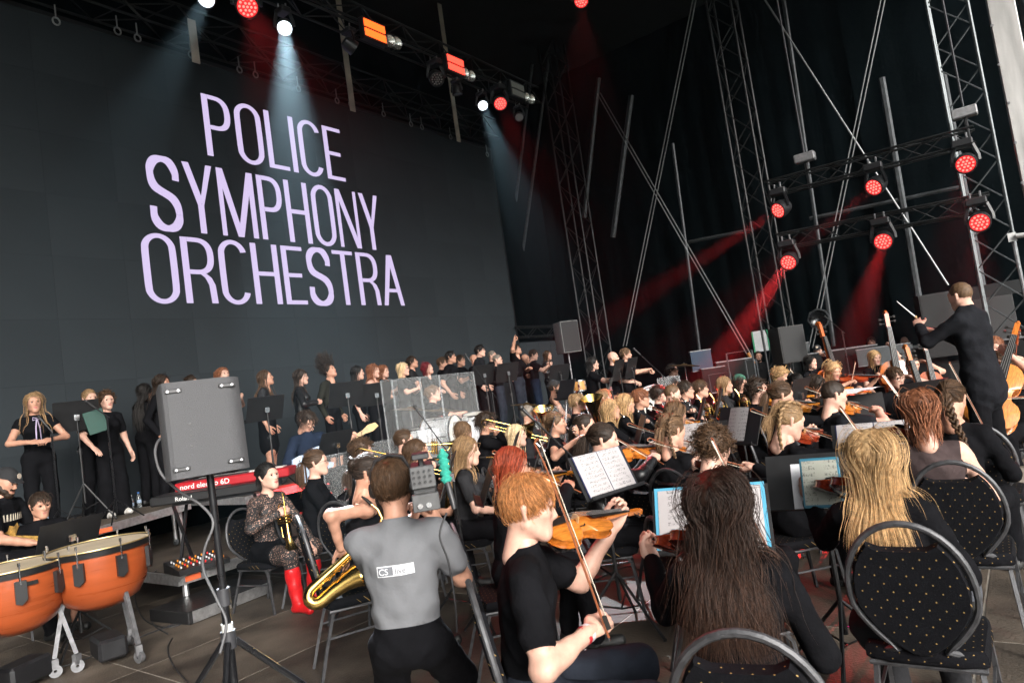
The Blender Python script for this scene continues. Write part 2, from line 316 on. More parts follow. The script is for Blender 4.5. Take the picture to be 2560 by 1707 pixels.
# ------------------------------------------------------------------ hair
def strands(style,n,L,segs,rng,wave,body=None,part=0.,thick=.02,spr=1.5):
    A=np.array([.079,.099,.094]); C=np.array([0,-.014,.03]); P=[]
    while len(P)<n:
        d=rng.normal(size=(n*3,3)); d/=np.linalg.norm(d,axis=1)[:,None]; p=d*A+C; ok=(p@np.array([0,-.6,.8])>(-.012 if style in('short','curly','messy') else .0))&~((p[:,1]>.06)&(p[:,2]<.062))
        P+=list(p[ok])
    P=np.array(P[:n]); L=L*(1-.25*rng.random(n)); ds=L/segs; th=thick*(.25+.75*rng.random(n)); th=np.where(rng.random(n)<.07,th*2.4,th); out=[P.copy()]; ph=rng.random((n,2))*6.28; hang=np.zeros(n,bool); prev=np.zeros((n,3))
    for i in range(segs):
        N=(P-C)/(A*A); N/=np.linalg.norm(N,axis=1)[:,None]; side=np.sign(P[:,0]-part+1e-5)[:,None]*np.array([1.,0,0])
        if style in('long','bob','wavy'): g=np.array([0,-.55,-1.])+side*.9*(P[:,2:3]>.06)
        elif style=='pony': g=np.array([0,-.13,.035])-P
        elif style=='short': g=(P-np.array([.015,-.05,.13]))*np.array([7,9,3])+np.array([.1,.1,-.55])+.22*rng.normal(size=(n,3))
        elif style=='back': g=np.array([0,-1,-.1])+.15*rng.normal(size=(n,3))
        elif style=='messy': g=(P-np.array([.015,-.05,.13]))*np.array([7,9,3])+np.array([.1,.1,-.4])+.28*rng.normal(size=(n,3))+N*.18
        elif style=='curly': g=rng.normal(size=(n,3))*1.1+N*.45+np.array([0,0,-.35])
        elif style=='wild': g=np.array([.15,.1,1.1])+rng.normal(size=(n,3))*.55+N*.5
        else: g=np.array([0,-.3,-1.])
        g=np.broadcast_to(g,(n,3)); t=g-N*(g*N).sum(1)[:,None]*(1 if style not in('messy','curly','wild') else .35); t/=np.maximum(np.linalg.norm(t,axis=1),1e-6)[:,None]
        down=np.array([0,-.02,-1.])+.04*rng.normal(size=(n,3)); down=down+(np.stack([P[:,0]*spr,0*P[:,0],0*P[:,0]],1) if style in('long','wavy') else 0)

        if style in('long','bob','wavy'): hang|=(P[:,2]<-.02)
        if style=='pony': hang|=(np.linalg.norm(P-np.array([0,-.115,.03]),axis=1)<.035)
        dr=np.where(hang[:,None],.55*prev+.45*down if i else down,t); dr/=np.maximum(np.linalg.norm(dr,axis=1),1e-6)[:,None]; prev=dr
        P=P+dr*ds[:,None]
        q=(P-C)/(A+th[:,None]); k=np.linalg.norm(q,axis=1); inside=(k<1)|((~hang)&(style not in('messy','curly','wild'))); lim=np.where(hang,np.maximum(k,1),1)
        P=np.where(inside[:,None]&~hang[:,None],C+q/np.maximum(k,1e-6)[:,None]*(A+th[:,None]),np.where((k<1)[:,None],C+q/np.maximum(k,1e-6)[:,None]*(A+th[:,None]),P))
        if style=='pony': P[:,0]=np.where(hang,P[:,0]*.93,P[:,0])
        if wave>0: P=P+(wave*np.sin(ph[:,0]+i*1.25+2*(P[:,2]*9)))[:,None]*np.array([1.,.2,0])+(wave*np.cos(ph[:,1]+i*1.1))[:,None]*np.array([0,1.,.15])
        if body is not None and hang.any():
            e=.006
            for _ in range(2):
                d0=body(P); m=(d0<.014+th*.6)&hang
                if not m.any(): break
                G=np.stack([body(P+np.eye(3)[a]*e)-d0 for a in range(3)],1)/e; G/=np.maximum(np.linalg.norm(G,axis=1),1e-6)[:,None]; P=np.where(m[:,None],P+G*(.014+th*.6-d0)[:,None],P)
        out.append(P.copy())
    return np.stack(out,1)
def tubes_arr(S,r,rng,flat=1.,tip=1.3):
    n,K,_=S.shape; T=np.zeros_like(S); T[:,1:-1]=S[:,2:]-S[:,:-2]; T[:,0]=S[:,1]-S[:,0]; T[:,-1]=S[:,-1]-S[:,-2]; T/=np.maximum(np.linalg.norm(T,axis=2),1e-9)[...,None]
    ref=rng.normal(size=(n,1,3)); x=np.cross(T,ref); x/=np.maximum(np.linalg.norm(x,axis=2),1e-9)[...,None]; y=np.cross(T,x)
    prof=np.clip(np.minimum(1.,1.25-np.linspace(0,1,K)**3*1.1),.1,1); rr=(r*(.7+.6*rng.random(n)))[:,None]*prof[None]
    V=np.stack([S+rr[...,None]*(math.cos(a)*x+math.sin(a)*y*flat) for a in (0,2*PI/3,4*PI/3)],2)   # n,K,3,3
    base=(np.arange(n)*K*3)[:,None,None]+(np.arange(K-1)*3)[None,:,None]; j=np.arange(3)[None,None,:]; j2=(j+1)%3
    Q=np.stack([base+j,base+j2,base+3+j2,base+3+j],-1).reshape(-1,4); var=(.65+.7*rng.random(n))[:,None]*(1+tip*np.linspace(0,1,K)[None]**2*rng.random(n)[:,None]); var=np.repeat(var.ravel(),3); return V.reshape(-1,3),Q,var
CAPC={}
def cap_shell(thick,h=.008,low=0.):
    k=(round(thick,3),h,low)
    if k in CAPC: return CAPC[k]
    A=np.array([.074,.094,.09])+thick; C=np.array([0,-.014,.03]); lo=C-A-3*h; n=np.ceil(2*(A+3*h)/h).astype(int)+1
    X,Y,Z=[lo[i]+h*np.arange(n[i]) for i in range(3)]; X,Y,Z=X[:,None,None],Y[None,:,None],Z[None,None,:]
    q=np.sqrt(((X-C[0])/A[0])**2+((Y-C[1])/A[1])**2+((Z-C[2])/A[2])**2); d=(q-1)*A.min()+.002*np.sin(X*160)*np.sin(Y*120+Z*90)
    pl=-((-.6*Y+.8*Z)+.012+low)+.005*np.sin(X*170); pl=np.minimum(pl,10); fr=np.minimum((Y-.062),(.066-Z)); 
    f=np.maximum(np.maximum(d,pl),np.minimum(fr,9)); CAPC[k]=surface_nets(np.pad(f,1,constant_values=.05),lo-h,h); return CAPC[k]
HAIRCOL={'black':(.012,.010,.009),'dark':(.028,.017,.011),'chest':(.022,.0105,.0065),'brown':(.065,.035,.018),'lbrown':(.13,.075,.04),'blond':(.46,.29,.14),'dblond':(.26,.16,.08),'pblond':(.62,.47,.28),'ginger':(.40,.17,.06),'red':(.25,.045,.02),'auburn':(.2,.075,.035),'grey':(.2,.17,.14),'burg':(.12,.012,.018)}
def hair_mat(c): return mat('hair_'+c,HAIRCOL[c],.5,0,.35,60,.25,160,attr='var',spec=.3)
def braid(mb,pts,r):
    pts=np.asarray(pts,float); n=len(pts)
    for k in range(3):
        Q=[]; x,y,_=frame(pts[-1]-pts[0],(0,1,0))
        m=n*6
        for i in range(m):
            t=i/(m-1)*(n-1); a=int(min(t,n-2)); p=pts[a]*(1-(t-a))+pts[a+1]*(t-a); an=t*2.6*2+k*2*PI/3; fall=1-.45*i/m; Q.append(p+x*math.sin(an)*r*fall+y*math.sin(2*an)*r*.45*fall)
        mb.tube(Q,[r*.62*(1-.5*i/m) for i in range(m)],6)
def make_hair(parent,style,col,rng,near,L=.4,body=None,M=None):
    """M: 4x4 numpy head frame in the person's frame"""
    if style=='bald': return None
    Hm=hair_mat(col); Vs,Qs,va=[],[],[]; nb=0
    def put(V,Q,v):
        nonlocal nb
        Vs.append(V); Qs.append(Q+nb); va.append(v); nb+=len(V)
    R,t=M[:3,:3],M[:3,3]; inv=lambda X:(X-t)@R
    bf=None if body is None else (lambda X:body(X@R.T+t))
    sh={'buzz':.004,'short':.010,'back':.008,'messy':.014,'curly':.02,'wild':.012,'pony':.008,'braid':.008,'braids':.008,'bun':.008,'long':.012,'wavy':.014,'bob':.014}[style]
    V,Q=cap_shell(sh); put(V,Q,np.full(len(V),.8))
    q=9. if near>.95 else (1.8 if near>.5 else 1.); fine=.0042/q**.5*1.2
    st={'braid':'pony','braids':'pony','bun':'pony'}.get(style,style)
    if style!='buzz':
        N,K,LL,wv,rr,tk={'short':(300,5,.085,.0,.0045,.014),'back':(260,5,.1,.001,.0042,.012),'messy':(300,5,.085,.002,.0045,.018),'curly':(260,6,.1,.010,.0055,.02),'wild':(220,9,.3,.012,.005,.02),'pony':(220,9,.2,.0,.0042,.008),'long':(250,12,L+.14,.0012,.0055,.02),'wavy':(250,12,L+.14,.006,.0058,.024),'bob':(230,8,.27,.001,.0055,.02)}[st]
        if style=='pony': LL=L+.13; K=12
        if style=='bob' and L!=.3: LL=L; wv=.006
        if style=='wavy' and near>.95: wv=.011
        S=strands(st,int(N*q),LL,K,rng,wv,bf if st in('long','wavy','pony') and style not in('braid','braids','bun') else None,part=rng.uniform(-.02,.02),thick=tk*(1.25 if near>.95 and st in('long','wavy') else 1),spr=(1.15 if near>.95 else .8)); V,Q,v=tubes_arr(S,rr*.72/q**.62,rng,.6,3.6 if style=='wavy' and near>.95 else 1.3); put(V,Q,v)
    mb=MB()
    if style=='bun': mb.sph((0,-.11,.06),(.04,.035,.04),12); mb.tube([(.03*math.cos(a)*1.1,-.115+.01*math.sin(3*a),.06+.036*math.sin(a)) for a in np.linspace(0,6.2,16)],.014,6)
    if style=='braid': braid(mb,[(0,-.105,.0),(.02,-.13,-.1),(.05,-.14,-.2),(.09,-.15,-.3),(.11,-.16,-.4)],.022)
    if style=='braids':
        for s in (-1,1): braid(mb,[(s*.03,.03,.118),(s*.045,-.05,.118),(s*.058,-.1,.05),(s*.062,-.1,-.03),(s*.07,-.085,-.12),(s*.085,-.06,-.2)],.019)
    if mb.n:
        Q=np.array([f for f in mb.f if len(f)==4]); V=np.concatenate(mb.v); put(V,Q,.85+.3*np.sin(np.arange(len(V))*.7))
    V=np.concatenate(Vs)@R.T+t; me=np_mesh('hair',V,np.concatenate(Qs),np.zeros(sum(map(len,Qs))),[Hm]); a=me.attributes.new('var','FLOAT','POINT')
    va=np.concatenate(va)
    if len(me.vertices)==len(va): a.data.foreach_set('value',va.astype(np.float32))
    else: a.data.foreach_set('value',np.ones(len(me.vertices),np.float32))
    return link('hair',me,parent)
# ------------------------------------------------------------------ people
SKINS=[(.52,.285,.205),(.45,.235,.16),(.58,.34,.26),(.42,.21,.14)]
CLOTH={'black':(.006,.006,.0072),'char':(.022,.022,.024),'navy':(.012,.018,.034),'grey':(.14,.143,.153),'brown':(.032,.024,.018),'jean':(.022,.026,.036),'gjean':(.09,.095,.11),'dgreen':(.02,.03,.02),'olive':(.018,.018,.014),'lace':(.10,.06,.05),'red':(.55,.012,.015),'white':(.6,.6,.58),'leather':(.010,.010,.011),'shirt':(.0115,.012,.0145),'vest':(.05,.036,.036)}
def skin_mat(i): return mat('skin_%d'%i,SKINS[i],.5,0,.08,40,.08,220,spec=.4)
def cloth_mat(c):
    if c=='lace':
        if 'cloth_lace' in MATS: return MATS['cloth_lace']
        m=mat('cloth_lace',(.5,.3,.22),.7,0,.1); n=m.node_tree.nodes; l=m.node_tree.links; tc=n.new('ShaderNodeTexCoord'); v=n.new('ShaderNodeTexVoronoi'); v.feature='DISTANCE_TO_EDGE'; v.inputs['Scale'].default_value=60
        no=n.new('ShaderNodeTexNoise'); no.inputs['Scale'].default_value=16; ad=n.new('ShaderNodeVectorMath'); ad.operation='MULTIPLY_ADD'; ad.inputs[1].default_value=(.06,.06,.06); l.new(no.outputs['Color'],ad.inputs[0]); l.new(tc.outputs['Object'],ad.inputs[2]); l.new(ad.outputs[0],v.inputs['Vector'])
        r=n.new('ShaderNodeValToRGB'); r.color_ramp.elements[0].position=.2; r.color_ramp.elements[0].color=(.01,.01,.011,1); r.color_ramp.elements[1].position=.32; r.color_ramp.elements[1].color=(.42,.25,.19,1); l.new(v.outputs[0],r.inputs[0]); l.new(r.outputs[0],n['Principled BSDF'].inputs['Base Color']); return m
    if c=='leather': return mat('cloth_leather',CLOTH[c],.34,0,.2,20,.35,30,spec=.6)
    if c=='grey': return mat('cloth_grey',CLOTH[c],.9,0,.05,9,.22,22,spec=.12)
    return mat('cloth_'+c,CLOTH[c],.9,0,.25,9,.35,24,spec=.05)
NPEOPLE=[0]; WARN=[]
SH=dict(
 rest=(((.11,.30,-.40),(.7,-.3,-.5),(0,0,-1),'relax'),((-.11,.30,-.40),(-.7,-.3,-.5),(0,0,-1),'relax')),
 lap=(((.03,.27,-.42),(.8,-.2,-.4),(-.3,0,-1),'curl'),((-.03,.28,-.43),(-.8,-.2,-.4),(.3,0,-1),'curl')),
 down=(((.245,.03,-.55),(.3,-1,0),(-1,0,.1),'relax'),((-.245,.03,-.55),(-.3,-1,0),(1,0,.1),'relax')),
 fold=(((.06,.27,-.22),(.8,-.2,-.5),(0,-1,.2),'curl'),((-.08,.25,-.24),(-.8,-.2,-.5),(0,-1,.2),'curl')),
 front=(((.10,.26,-.30),(.8,-.2,-.5),(-.6,0,-.5),'curl'),((-.10,.26,-.30),(-.8,-.2,-.5),(.6,0,-.5),'curl')),
 mic=(((.16,.24,-.26),(.8,-.3,-.5),(-1,0,0),'grip'),((-.245,.03,-.55),(-.3,-1,0),(1,0,.1),'relax')),
 clap=(((.04,.36,-.14),(.8,-.2,-.6),(-1,0,.1),'flat'),((-.04,.34,-.16),(-.8,-.2,-.6),(1,0,.1),'flat')),
 chin=(((.06,.14,.0),(.7,.1,-.8),(-.3,-1,0),'curl'),((-.05,.26,-.3),(-.8,-.2,-.5),(.5,-.5,-.3),'relax')),
 horns=(((.2,.1,.36),(1,.2,-.2),(0,1,0),'horns'),((-.12,.26,-.28),(-.8,-.2,-.5),(.6,0,-.5),'curl')),
 sway=(((.3,.16,-.42),(.6,-.6,0),(0,0,-1),'flat'),((-.24,.06,-.54),(-.3,-1,0),(1,0,.1),'relax')),
 conduct=(((.07,.37,-.12),(.7,-.2,-.8),(0,-.2,-1),'claw'),((-.11,.39,-.05),(-.7,-.2,-.8),(.2,-.2,-1),'claw')),
 shoulder=(((.17,.16,-.06),(.3,-.35,-1),(-1,0,0),'grip'),((-.02,.34,-.08),(-.4,0,-1),(0,0,1),'grip')),
 drum=(((.16,.40,-.18),(.9,-.2,-.4),(0,0,-1),'grip'),((-.14,.42,-.22),(-.9,-.2,-.4),(0,0,-1),'grip')),
 keys=(((.16,.36,-.34),(.8,-.3,-.4),(0,0,-1),'claw'),((-.16,.36,-.34),(-.8,-.3,-.4),(0,0,-1),'claw')),
 bassg=(((.12,.2,-.3),(.9,-.3,-.2),(0,-1,0),'claw'),((-.42,.24,-.16),(-.5,-.2,-.9),(.2,-.6,.6),'curl')),
 hips=(((.2,.05,-.45),(1,-.4,0),(-1,0,0),'relax'),((-.2,.05,-.45),(-1,-.4,0),(1,0,0),'relax')))
def person(who,x,y,d,face,pose='rest',sit=True,z0=0.,sex='f',hair=('long','brown',.35),top='black',sleeve='short',legs='black',lean=8,turn=0,tilt=0,glasses=None,beard=0,skin=None,shoes='black',hat=None,spread=.1,arms=None,crouch=None,logo=None,label=None,chair=True,knee=0.,group='musicians on the stage',coat=False,hs=1.,armsW=None):
    NPEOPLE[0]+=1; rng=np.random.default_rng(NPEOPLE[0]*7+1); Hw=atd(x,y,d); fem=sex=='f'
    yaw=face_dir(Hw,face); near=3.2/d; h=.011 if d<4.6 else (.014 if d<7.5 else .019)
    s=(.95 if fem else 1.); L=rad(lean)
    if sit:
        seat=Hw[2]-z0-.10-.5*s*math.cos(L)-.165; P=np.array([0,0,seat+.1])
        if not .36<seat<.62: WARN.append((who,'seat',round(seat,2)))
    elif crouch: seat=0; s=1.; P=np.array([0,0,Hw[2]-z0-.165-.5*math.cos(L)])
    else:
        s=(Hw[2]-z0)/1.63; seat=0; P=np.array([0,0,Hw[2]-z0-.165-.5*s*math.cos(L)])
        if not .85<s<1.12: WARN.append((who,'scale',round(s,2)))
    u=np.array([0,math.sin(L),math.cos(L)]); f=np.array([0,math.cos(L),-math.sin(L)]); r=np.array([1.,0,0]); fr=[r,f,u]; tank=sleeve=='tank'
    N=P+u*.5*s; Hc=N+np.array([0,.04,.165]); Rh=rotz(rad(turn))@rotx(-rad(tilt))
    org=np.array([Hw[0],Hw[1],z0])-rotz(yaw)@np.array([Hc[0],Hc[1],0]); MW=yawM(org,yaw)
    B=[]; E=lambda c,rr,t,k=.05:B.append(Prim(c,c,1,1,t,k,fr,np.array(rr)*s))
    shw=(.158 if fem else .178)*s
    E(P+u*.0,(.175 if fem else .165,.125,.115),PANTS); E(P+u*.16*s,(.14 if fem else .152,.11,.13),TOP); E(P+u*.33*s,(.155 if fem else .17,.115,.15),TOP)
    if fem:
        for sx in (-1,1): B.append(Prim(P+u*.33*s+f*.085+r*sx*.062,P+u*.33*s+f*.085+r*sx*.062,.058,.058,TOP,.05))
    B.append(Prim(P+u*.45*s-r*(shw-.05),P+u*.45*s+r*(shw-.05),.062*s,.062*s,SKIN if tank else TOP,.05)); B.append(Prim(N-u*.06,N+np.array([0,.0,.0]),.075*s,.056*s,SKIN if tank else TOP,.04))
    B.append(Prim(N-u*.02,Hc+Rh@np.array([0,-.03,-.07]),.05,.046,SKIN,.02))
    A=dict(zip('RL',SH.get(pose,SH['rest'])))
    inst_info=instrument_pose(pose,N,Hc,P,s,who) if pose in INSTR else None
    if inst_info: A.update(inst_info['arms'])
    if arms:
        for k in arms: A[k]=arms[k]
    if armsW:
        for k_,(q_,h_,n_,p_) in armsW.items(): A[k_]=(rotz(-yaw)@(np.asarray(q_,float)-org)-N,h_,n_,p_)
    co=.010 if d<5 else .012; hands=[]
    for sd,sx in (('R',1),('L',-1)):
        pos,hint,pn,hp=A[sd]; S=P+u*.445*s+r*sx*shw; T=N+np.asarray(pos,float)*np.array([1,1,1]); l1,l2=.295*s,.255*s
        el,T=ik(S,T,l1,l2,hint); ur,er,wr=(.045,.039,.027) if fem else (.053,.045,.03)
        if sleeve=='long': B.append(Prim(S,el,ur+co,er+co,TOP,.035)); B.append(Prim(el,el+(T-el)*.93,er+co,wr+co+.004,TOP,.02)); B.append(Prim(el+(T-el)*.9,T,wr,wr*.95,SKIN,.005))
        elif sleeve=='short':
            m=S+(el-S)*.62; B.append(Prim(S,m,ur+co,er+co+.012,TOP,.035)); B.append(Prim(S+(el-S)*.4,el,er+.004,er,SKIN,.006)); B.append(Prim(el,T,er*1.02,wr,SKIN,.02))
        elif sleeve=='cap':
            m=S+(el-S)*.25; B.append(Prim(S,m,ur+co,ur+co,TOP,.035)); B.append(Prim(S+(el-S)*.1,el,ur,er,SKIN,.006)); B.append(Prim(el,T,er*1.02,wr,SKIN,.02))
        else: B.append(Prim(S,el,ur,er,SKIN,.03)); B.append(Prim(el,T,er*1.02,wr,SKIN,.02))
        hands.append((sd,T,nrm(T-el),pn,hp))
    lg=.066 if fem else .07
    for sx in (-1,1):
        hip=P+np.array([sx*.088*s,.01,-.03])
        if sit: kn=np.array([sx*(spread+.02),.43*s+knee*sx,seat+.055]); an=np.array([sx*(spread+.01),.43*s-.02+knee*sx+.05*sx,.10])
        elif crouch: kn=np.array([sx*.16,.26,P[2]*.55]); an=np.array([sx*.17,-.02,.1])
        else: kn=np.array([sx*.1,.02,.5*s+.01]); an=np.array([sx*.11,-.02,.1])
        pl=SKIN if legs in('skirt','shorts','bare') else PANTS
        if legs=='lace': pl=EXTRA
        B.append(Prim(hip,kn,.088*s+co*.5,lg+co,PANTS if not legs=='lace' else EXTRA,.04) if not(legs=='skirt' and not sit) else Prim(hip,kn,.08,lg,SKIN,.03))
        if legs in('skirt','lace') : B.append(Prim(hip,hip+(kn-hip)*.5,.1,.092,PANTS,.03))
        if legs=='wide': B.append(Prim(kn,an+np.array([0,0,-.0]),.085,.115,PANTS,.04))
        elif legs=='cap': B.append(Prim(kn,kn+(an-kn)*.78,lg+co,.06,PANTS,.02)); B.append(Prim(kn+(an-kn)*.7,an,.04,.036,SKIN,.01))
        else: B.append(Prim(kn,an,lg*.93+(co if pl==PANTS else 0),.047+(.012 if pl==PANTS else -.006),pl,.025))
        if shoes=='red': B.append(Prim(kn+(an-kn)*.35,an+np.array([0,0,-.03]),.066,.05,SHOE,.02))
        ft=np.array([sx*.03,1,0]) if not sit else np.array([sx*.12,1,0]); B.append(Prim(an+np.array([0,-.03,-.055]),an+nrm(ft)*.15+np.array([0,0,-.06]),.042,.038,SHOE,.02))
    if coat: B.append(Prim(P+u*.1,P+np.array([0,-.02,-.17]),.15*s,.185*s,TOP,.04,np.eye(3),np.array([1.05,.82,1.]))); B.append(Prim(P+u*.30*s,P+u*.42*s,.16,.15,TOP,.06,fr,np.array([1.15,.8,1.])))
    if legs=='skirt' and not sit: B.append(Prim(P,P+np.array([0,0,-.34*s]),.16*s,.19*s,PANTS,.03,np.eye(3),np.array([1,.75,1.])))
    V,Q=mesh_prims(B,h,wr=(rng.random()*6,.0032 if d<7 else .002)); lb=plabel(B,V); fm=lb[Q]; fm=np.where(fm[:,0]==fm[:,2],fm[:,0],fm[:,1]); V=snap_labels(B,V,Q,fm,h); V[:,2]=np.maximum(V[:,2],.002)
    Vs,Qs,Ms=[V],[Q],[fm]; n=len(V)
    hv,hq,hm=head_template(fem,beard,.0055 if d<4.6 else (.007 if d<8 else .0095)); hv=hv*np.array([hs,hs,hs])@Rh.T+Hc; Vs.append(hv); Qs.append(hq+n); Ms.append(hm); n+=len(hv)
    for sd,T,fd,pn,hp in hands:
        if hp is None: continue
        tv,tq=hand_template(hp,.0045 if d<4.6 else (.006 if d<8.5 else .0085)); tv=tv*(.95 if fem else 1.04)
        if sd=='L': tv=tv*np.array([-1,1,1]); tq=tq[:,::-1]
        yv=nrm(fd); zv=-np.asarray(pn,float); zv=nrm(zv-yv*(zv@yv)); xv=np.cross(yv,zv); Rr=np.stack([xv,yv,zv],1); Vs.append(tv@Rr.T+T); Qs.append(tq+n); Ms.append(np.zeros(len(tq))); n+=len(tv)
    sk=int(rng.integers(0,3)) if skin is None else skin; hc=hair[1] if hair[0]!='bald' or len(hair)>1 else 'brown'
    mats=[skin_mat(sk),cloth_mat(top),cloth_mat({'skirt':'black','shorts':'black','lace':'black','cap':'black','bare':'black','wide':'black'}.get(legs,legs)),mat('shoe_'+shoes,{'black':(.012,.012,.012),'white':(.55,.53,.5),'red':(.62,.012,.015),'dirty':(.05,.045,.04)}[shoes],.35 if shoes=='red' else .55,0,.15,bump=.15),
          mat('eye_dark',(.012,.01,.009),.15,0,0),mat('lips_%d'%fem,(.33,.075,.07) if fem else (.34,.14,.115),.4,0,.05),hair_mat(hc),mat('eye_white',(.42,.38,.36),.25,0,0),cloth_mat('lace')]
    if top=='lace': mats[1]=cloth_mat('lace')
    me=np_mesh('person',np.concatenate(Vs),np.concatenate(Qs),np.concatenate(Ms),mats)
    o=link('person',me); o.matrix_world=MW; tag(o,label or who,'person',group)
    a=me.attributes.new('var','FLOAT','POINT'); a.data.foreach_set('value',np.ones(len(me.vertices),np.float32))
    HM=np.eye(4); HM[:3,:3]=Rh; HM[:3,3]=Hc
    bf=lambda X:np.min([p.d(X[:,0],X[:,1],X[:,2]) for p in B[:8]],0)
    if hat!='cap' or hair[0] in('long',): make_hair(o,hair[0],hair[1],rng,near,hair[2] if len(hair)>2 else .3,bf,HM)
    H4=Matrix(HM.tolist())
    if glasses: acc_glasses(o,H4,glasses)
    if hat: acc_hat(o,H4,hat)
    c=dict(o=o,M=MW,N=N,Hc=Hc,P=P,s=s,seat=seat,who=who,z0=z0,hands={h[0]:h for h in hands},org=org,yaw=yaw,info=inst_info,Rh=Rh,d=d)
    if inst_info: give_instrument(c,pose)
    if sit and chair: place_chair(c)
    return c
def acc_glasses(o,H4,kind):
    m={'clear':mat('glasses_frame',(.02,.018,.016),.3,.2,0),'sun':mat('glasses_frame',(.02,.018,.016),.3,.2,0),'head':mat('glasses_frame',(.02,.018,.016),.3,.2,0)}.get(kind,mat('glasses_gold',(.5,.38,.2),.3,.9,0)); mb=MB(); le=MB()
    up=(.06,-.02) if kind=='head' else (0,0)
    for sx in (-1,1):
        c=np.array([sx*.032,.102+up[1],.002+up[0]]); ring=[c+(.022*math.cos(a),-.006*abs(math.cos(a)),.017*math.sin(a)) for a in np.linspace(0,2*PI,13)[:-1]]; mb.tube(ring,.0016 if kind not in('sun','head') else .003,5,closed=True)
        mb.tube([c+(sx*.022,-.004,.004),(sx*.078,.04+up[1],.008+up[0]),(sx*.08,-.03+up[1],.006+up[0])],.0016,4)
        if kind in('sun','head'): le.add(np.array(ring),[tuple(range(12))])
    mb.tube([(-.01,.104+up[1],.004+up[0]),(.01,.104+up[1],.004+up[0])],.0018,4); g=mb.obj('sunglasses' if le.n else 'glasses',m,o,30); g.matrix_local=H4
    if le.n: le.obj('lens',mat('lens_dark',(.01,.01,.012),.06,0,0),g)
def acc_hat(o,H4,kind):
    mb=MB(); R=rotx(rad(8)); bk=mat('cap_fabric',(.014,.014,.016),.85,0,.2,30,.3,200)
    A=np.array([.088,.108,.098]); C=np.array([0,-.012,.03])
    if kind in('cap','capback','kerchief','headcap'):
        rows=[]; n=18
        for t in np.linspace(0,1,6):
            th=t*PI*.5; z=math.cos(th); rr=math.sin(th); rows.append((max(rr,.01),z*1.0))
        V=[]; F=[]
        for (rr,z) in rows:
            for i in range(n): a=2*PI*i/n; V.append(C+A*np.array([rr*math.cos(a),rr*math.sin(a),z*.98+.18]))
        for i in range(5):
            for j in range(n): F.append((i*n+j,i*n+(j+1)%n,(i+1)*n+(j+1)%n,(i+1)*n+j)[::-1])
        mb.add(V,F)
        if kind in('cap','capback'):
            sg=1 if kind=='cap' else -1; V=[]; 
            for i in range(9):
                a=-.95+1.9*i/8; x=.082*math.sin(a); V.append((x,sg*(.088*math.cos(a))-.01,.055)); V.append((x*1.05,sg*(.088*math.cos(a)+.072*math.cos(a*.9))-.01,.035))
            V2=[(a,b,c-.006) for a,b,c in V]; mb.add(V+V2,[(2*i,2*i+1,2*i+3,2*i+2) for i in range(8)]+[(18+2*i,18+2*i+2,18+2*i+3,18+2*i+1) for i in range(8)]+[(2*i+1,18+2*i+1,18+2*i+3,2*i+3) for i in range(8)])
        cm={'kerchief':mat('kerchief_green',(.03,.11,.075),.8,0,.2,30,.3,80)}.get(kind,bk)
        g=mb.obj('kerchief' if kind=='kerchief' else 'cap',cm,o,50); g.matrix_local=H4
        if kind=='cap': b=MB(); b.lathe([(.001,.004),(.026,.003),(.026,0)],20,(0,.098,.085),(0,.93,.36)); b.obj('badge',mat('cap_badge',(.5,.42,.34),.7,0,.5,120),g)
    elif kind=='phones':
        mb.tube([(sx,y,z) for sx,y,z in [(-.088,-.01,0),(-.09,-.015,.06),(-.06,-.02,.125),(0,-.02,.142),(.06,-.02,.125),(.09,-.015,.06),(.088,-.01,0)]],.008,8,sq=(1,2)); g=mb.obj('headphones',bk,o,40); g.matrix_local=H4
        for sx in (-1,1): e=MB(); e.lathe([(.001,.028),(.03,.026),(.038,.012),(.036,0)],16,(sx*.078,-.012,-.005),(sx,0,0)); e.obj('ear_cup',mat('plastic_black',(.015,.015,.016),.4,0,.1),g,40)
# ------------------------------------------------------------------ instruments and furniture (built once, mesh data shared)
BRASS=lambda:mat('brass',(.83,.55,.17),.2,1,.08,20,spec=.5); SILVER=lambda:mat('silver_metal',(.72,.72,.74),.18,1,.08); CHROME=lambda:mat('chrome',(.6,.6,.62),.2,1,.1)
BLACKP=lambda:mat('plastic_black',(.015,.015,.016),.4,0,.1); BLACKM=lambda:mat('metal_black',(.018,.018,.02),.38,.3,.2,14); EBONY=lambda:mat('ebony',(.011,.010,.009),.55,0,.2,20,spec=.2)
WOOD=lambda n,c:mat('varnish_'+n,c,.22,0,.35,9,.03,60,coat=.7,aniso=(14,2,14))
HALF=[(0,0),(.03,.0005),(.06,.006),(.085,.022),(.1,.05),(.104,.082),(.099,.112),(.088,.134),(.078,.143),(.071,.146),(.061,.156),(.056,.175),(.055,.19),(.057,.207),(.064,.219),(.071,.224),(.078,.232),(.083,.25),(.084,.272),(.079,.3),(.066,.328),(.045,.347),(.02,.3545),(0,.356)]
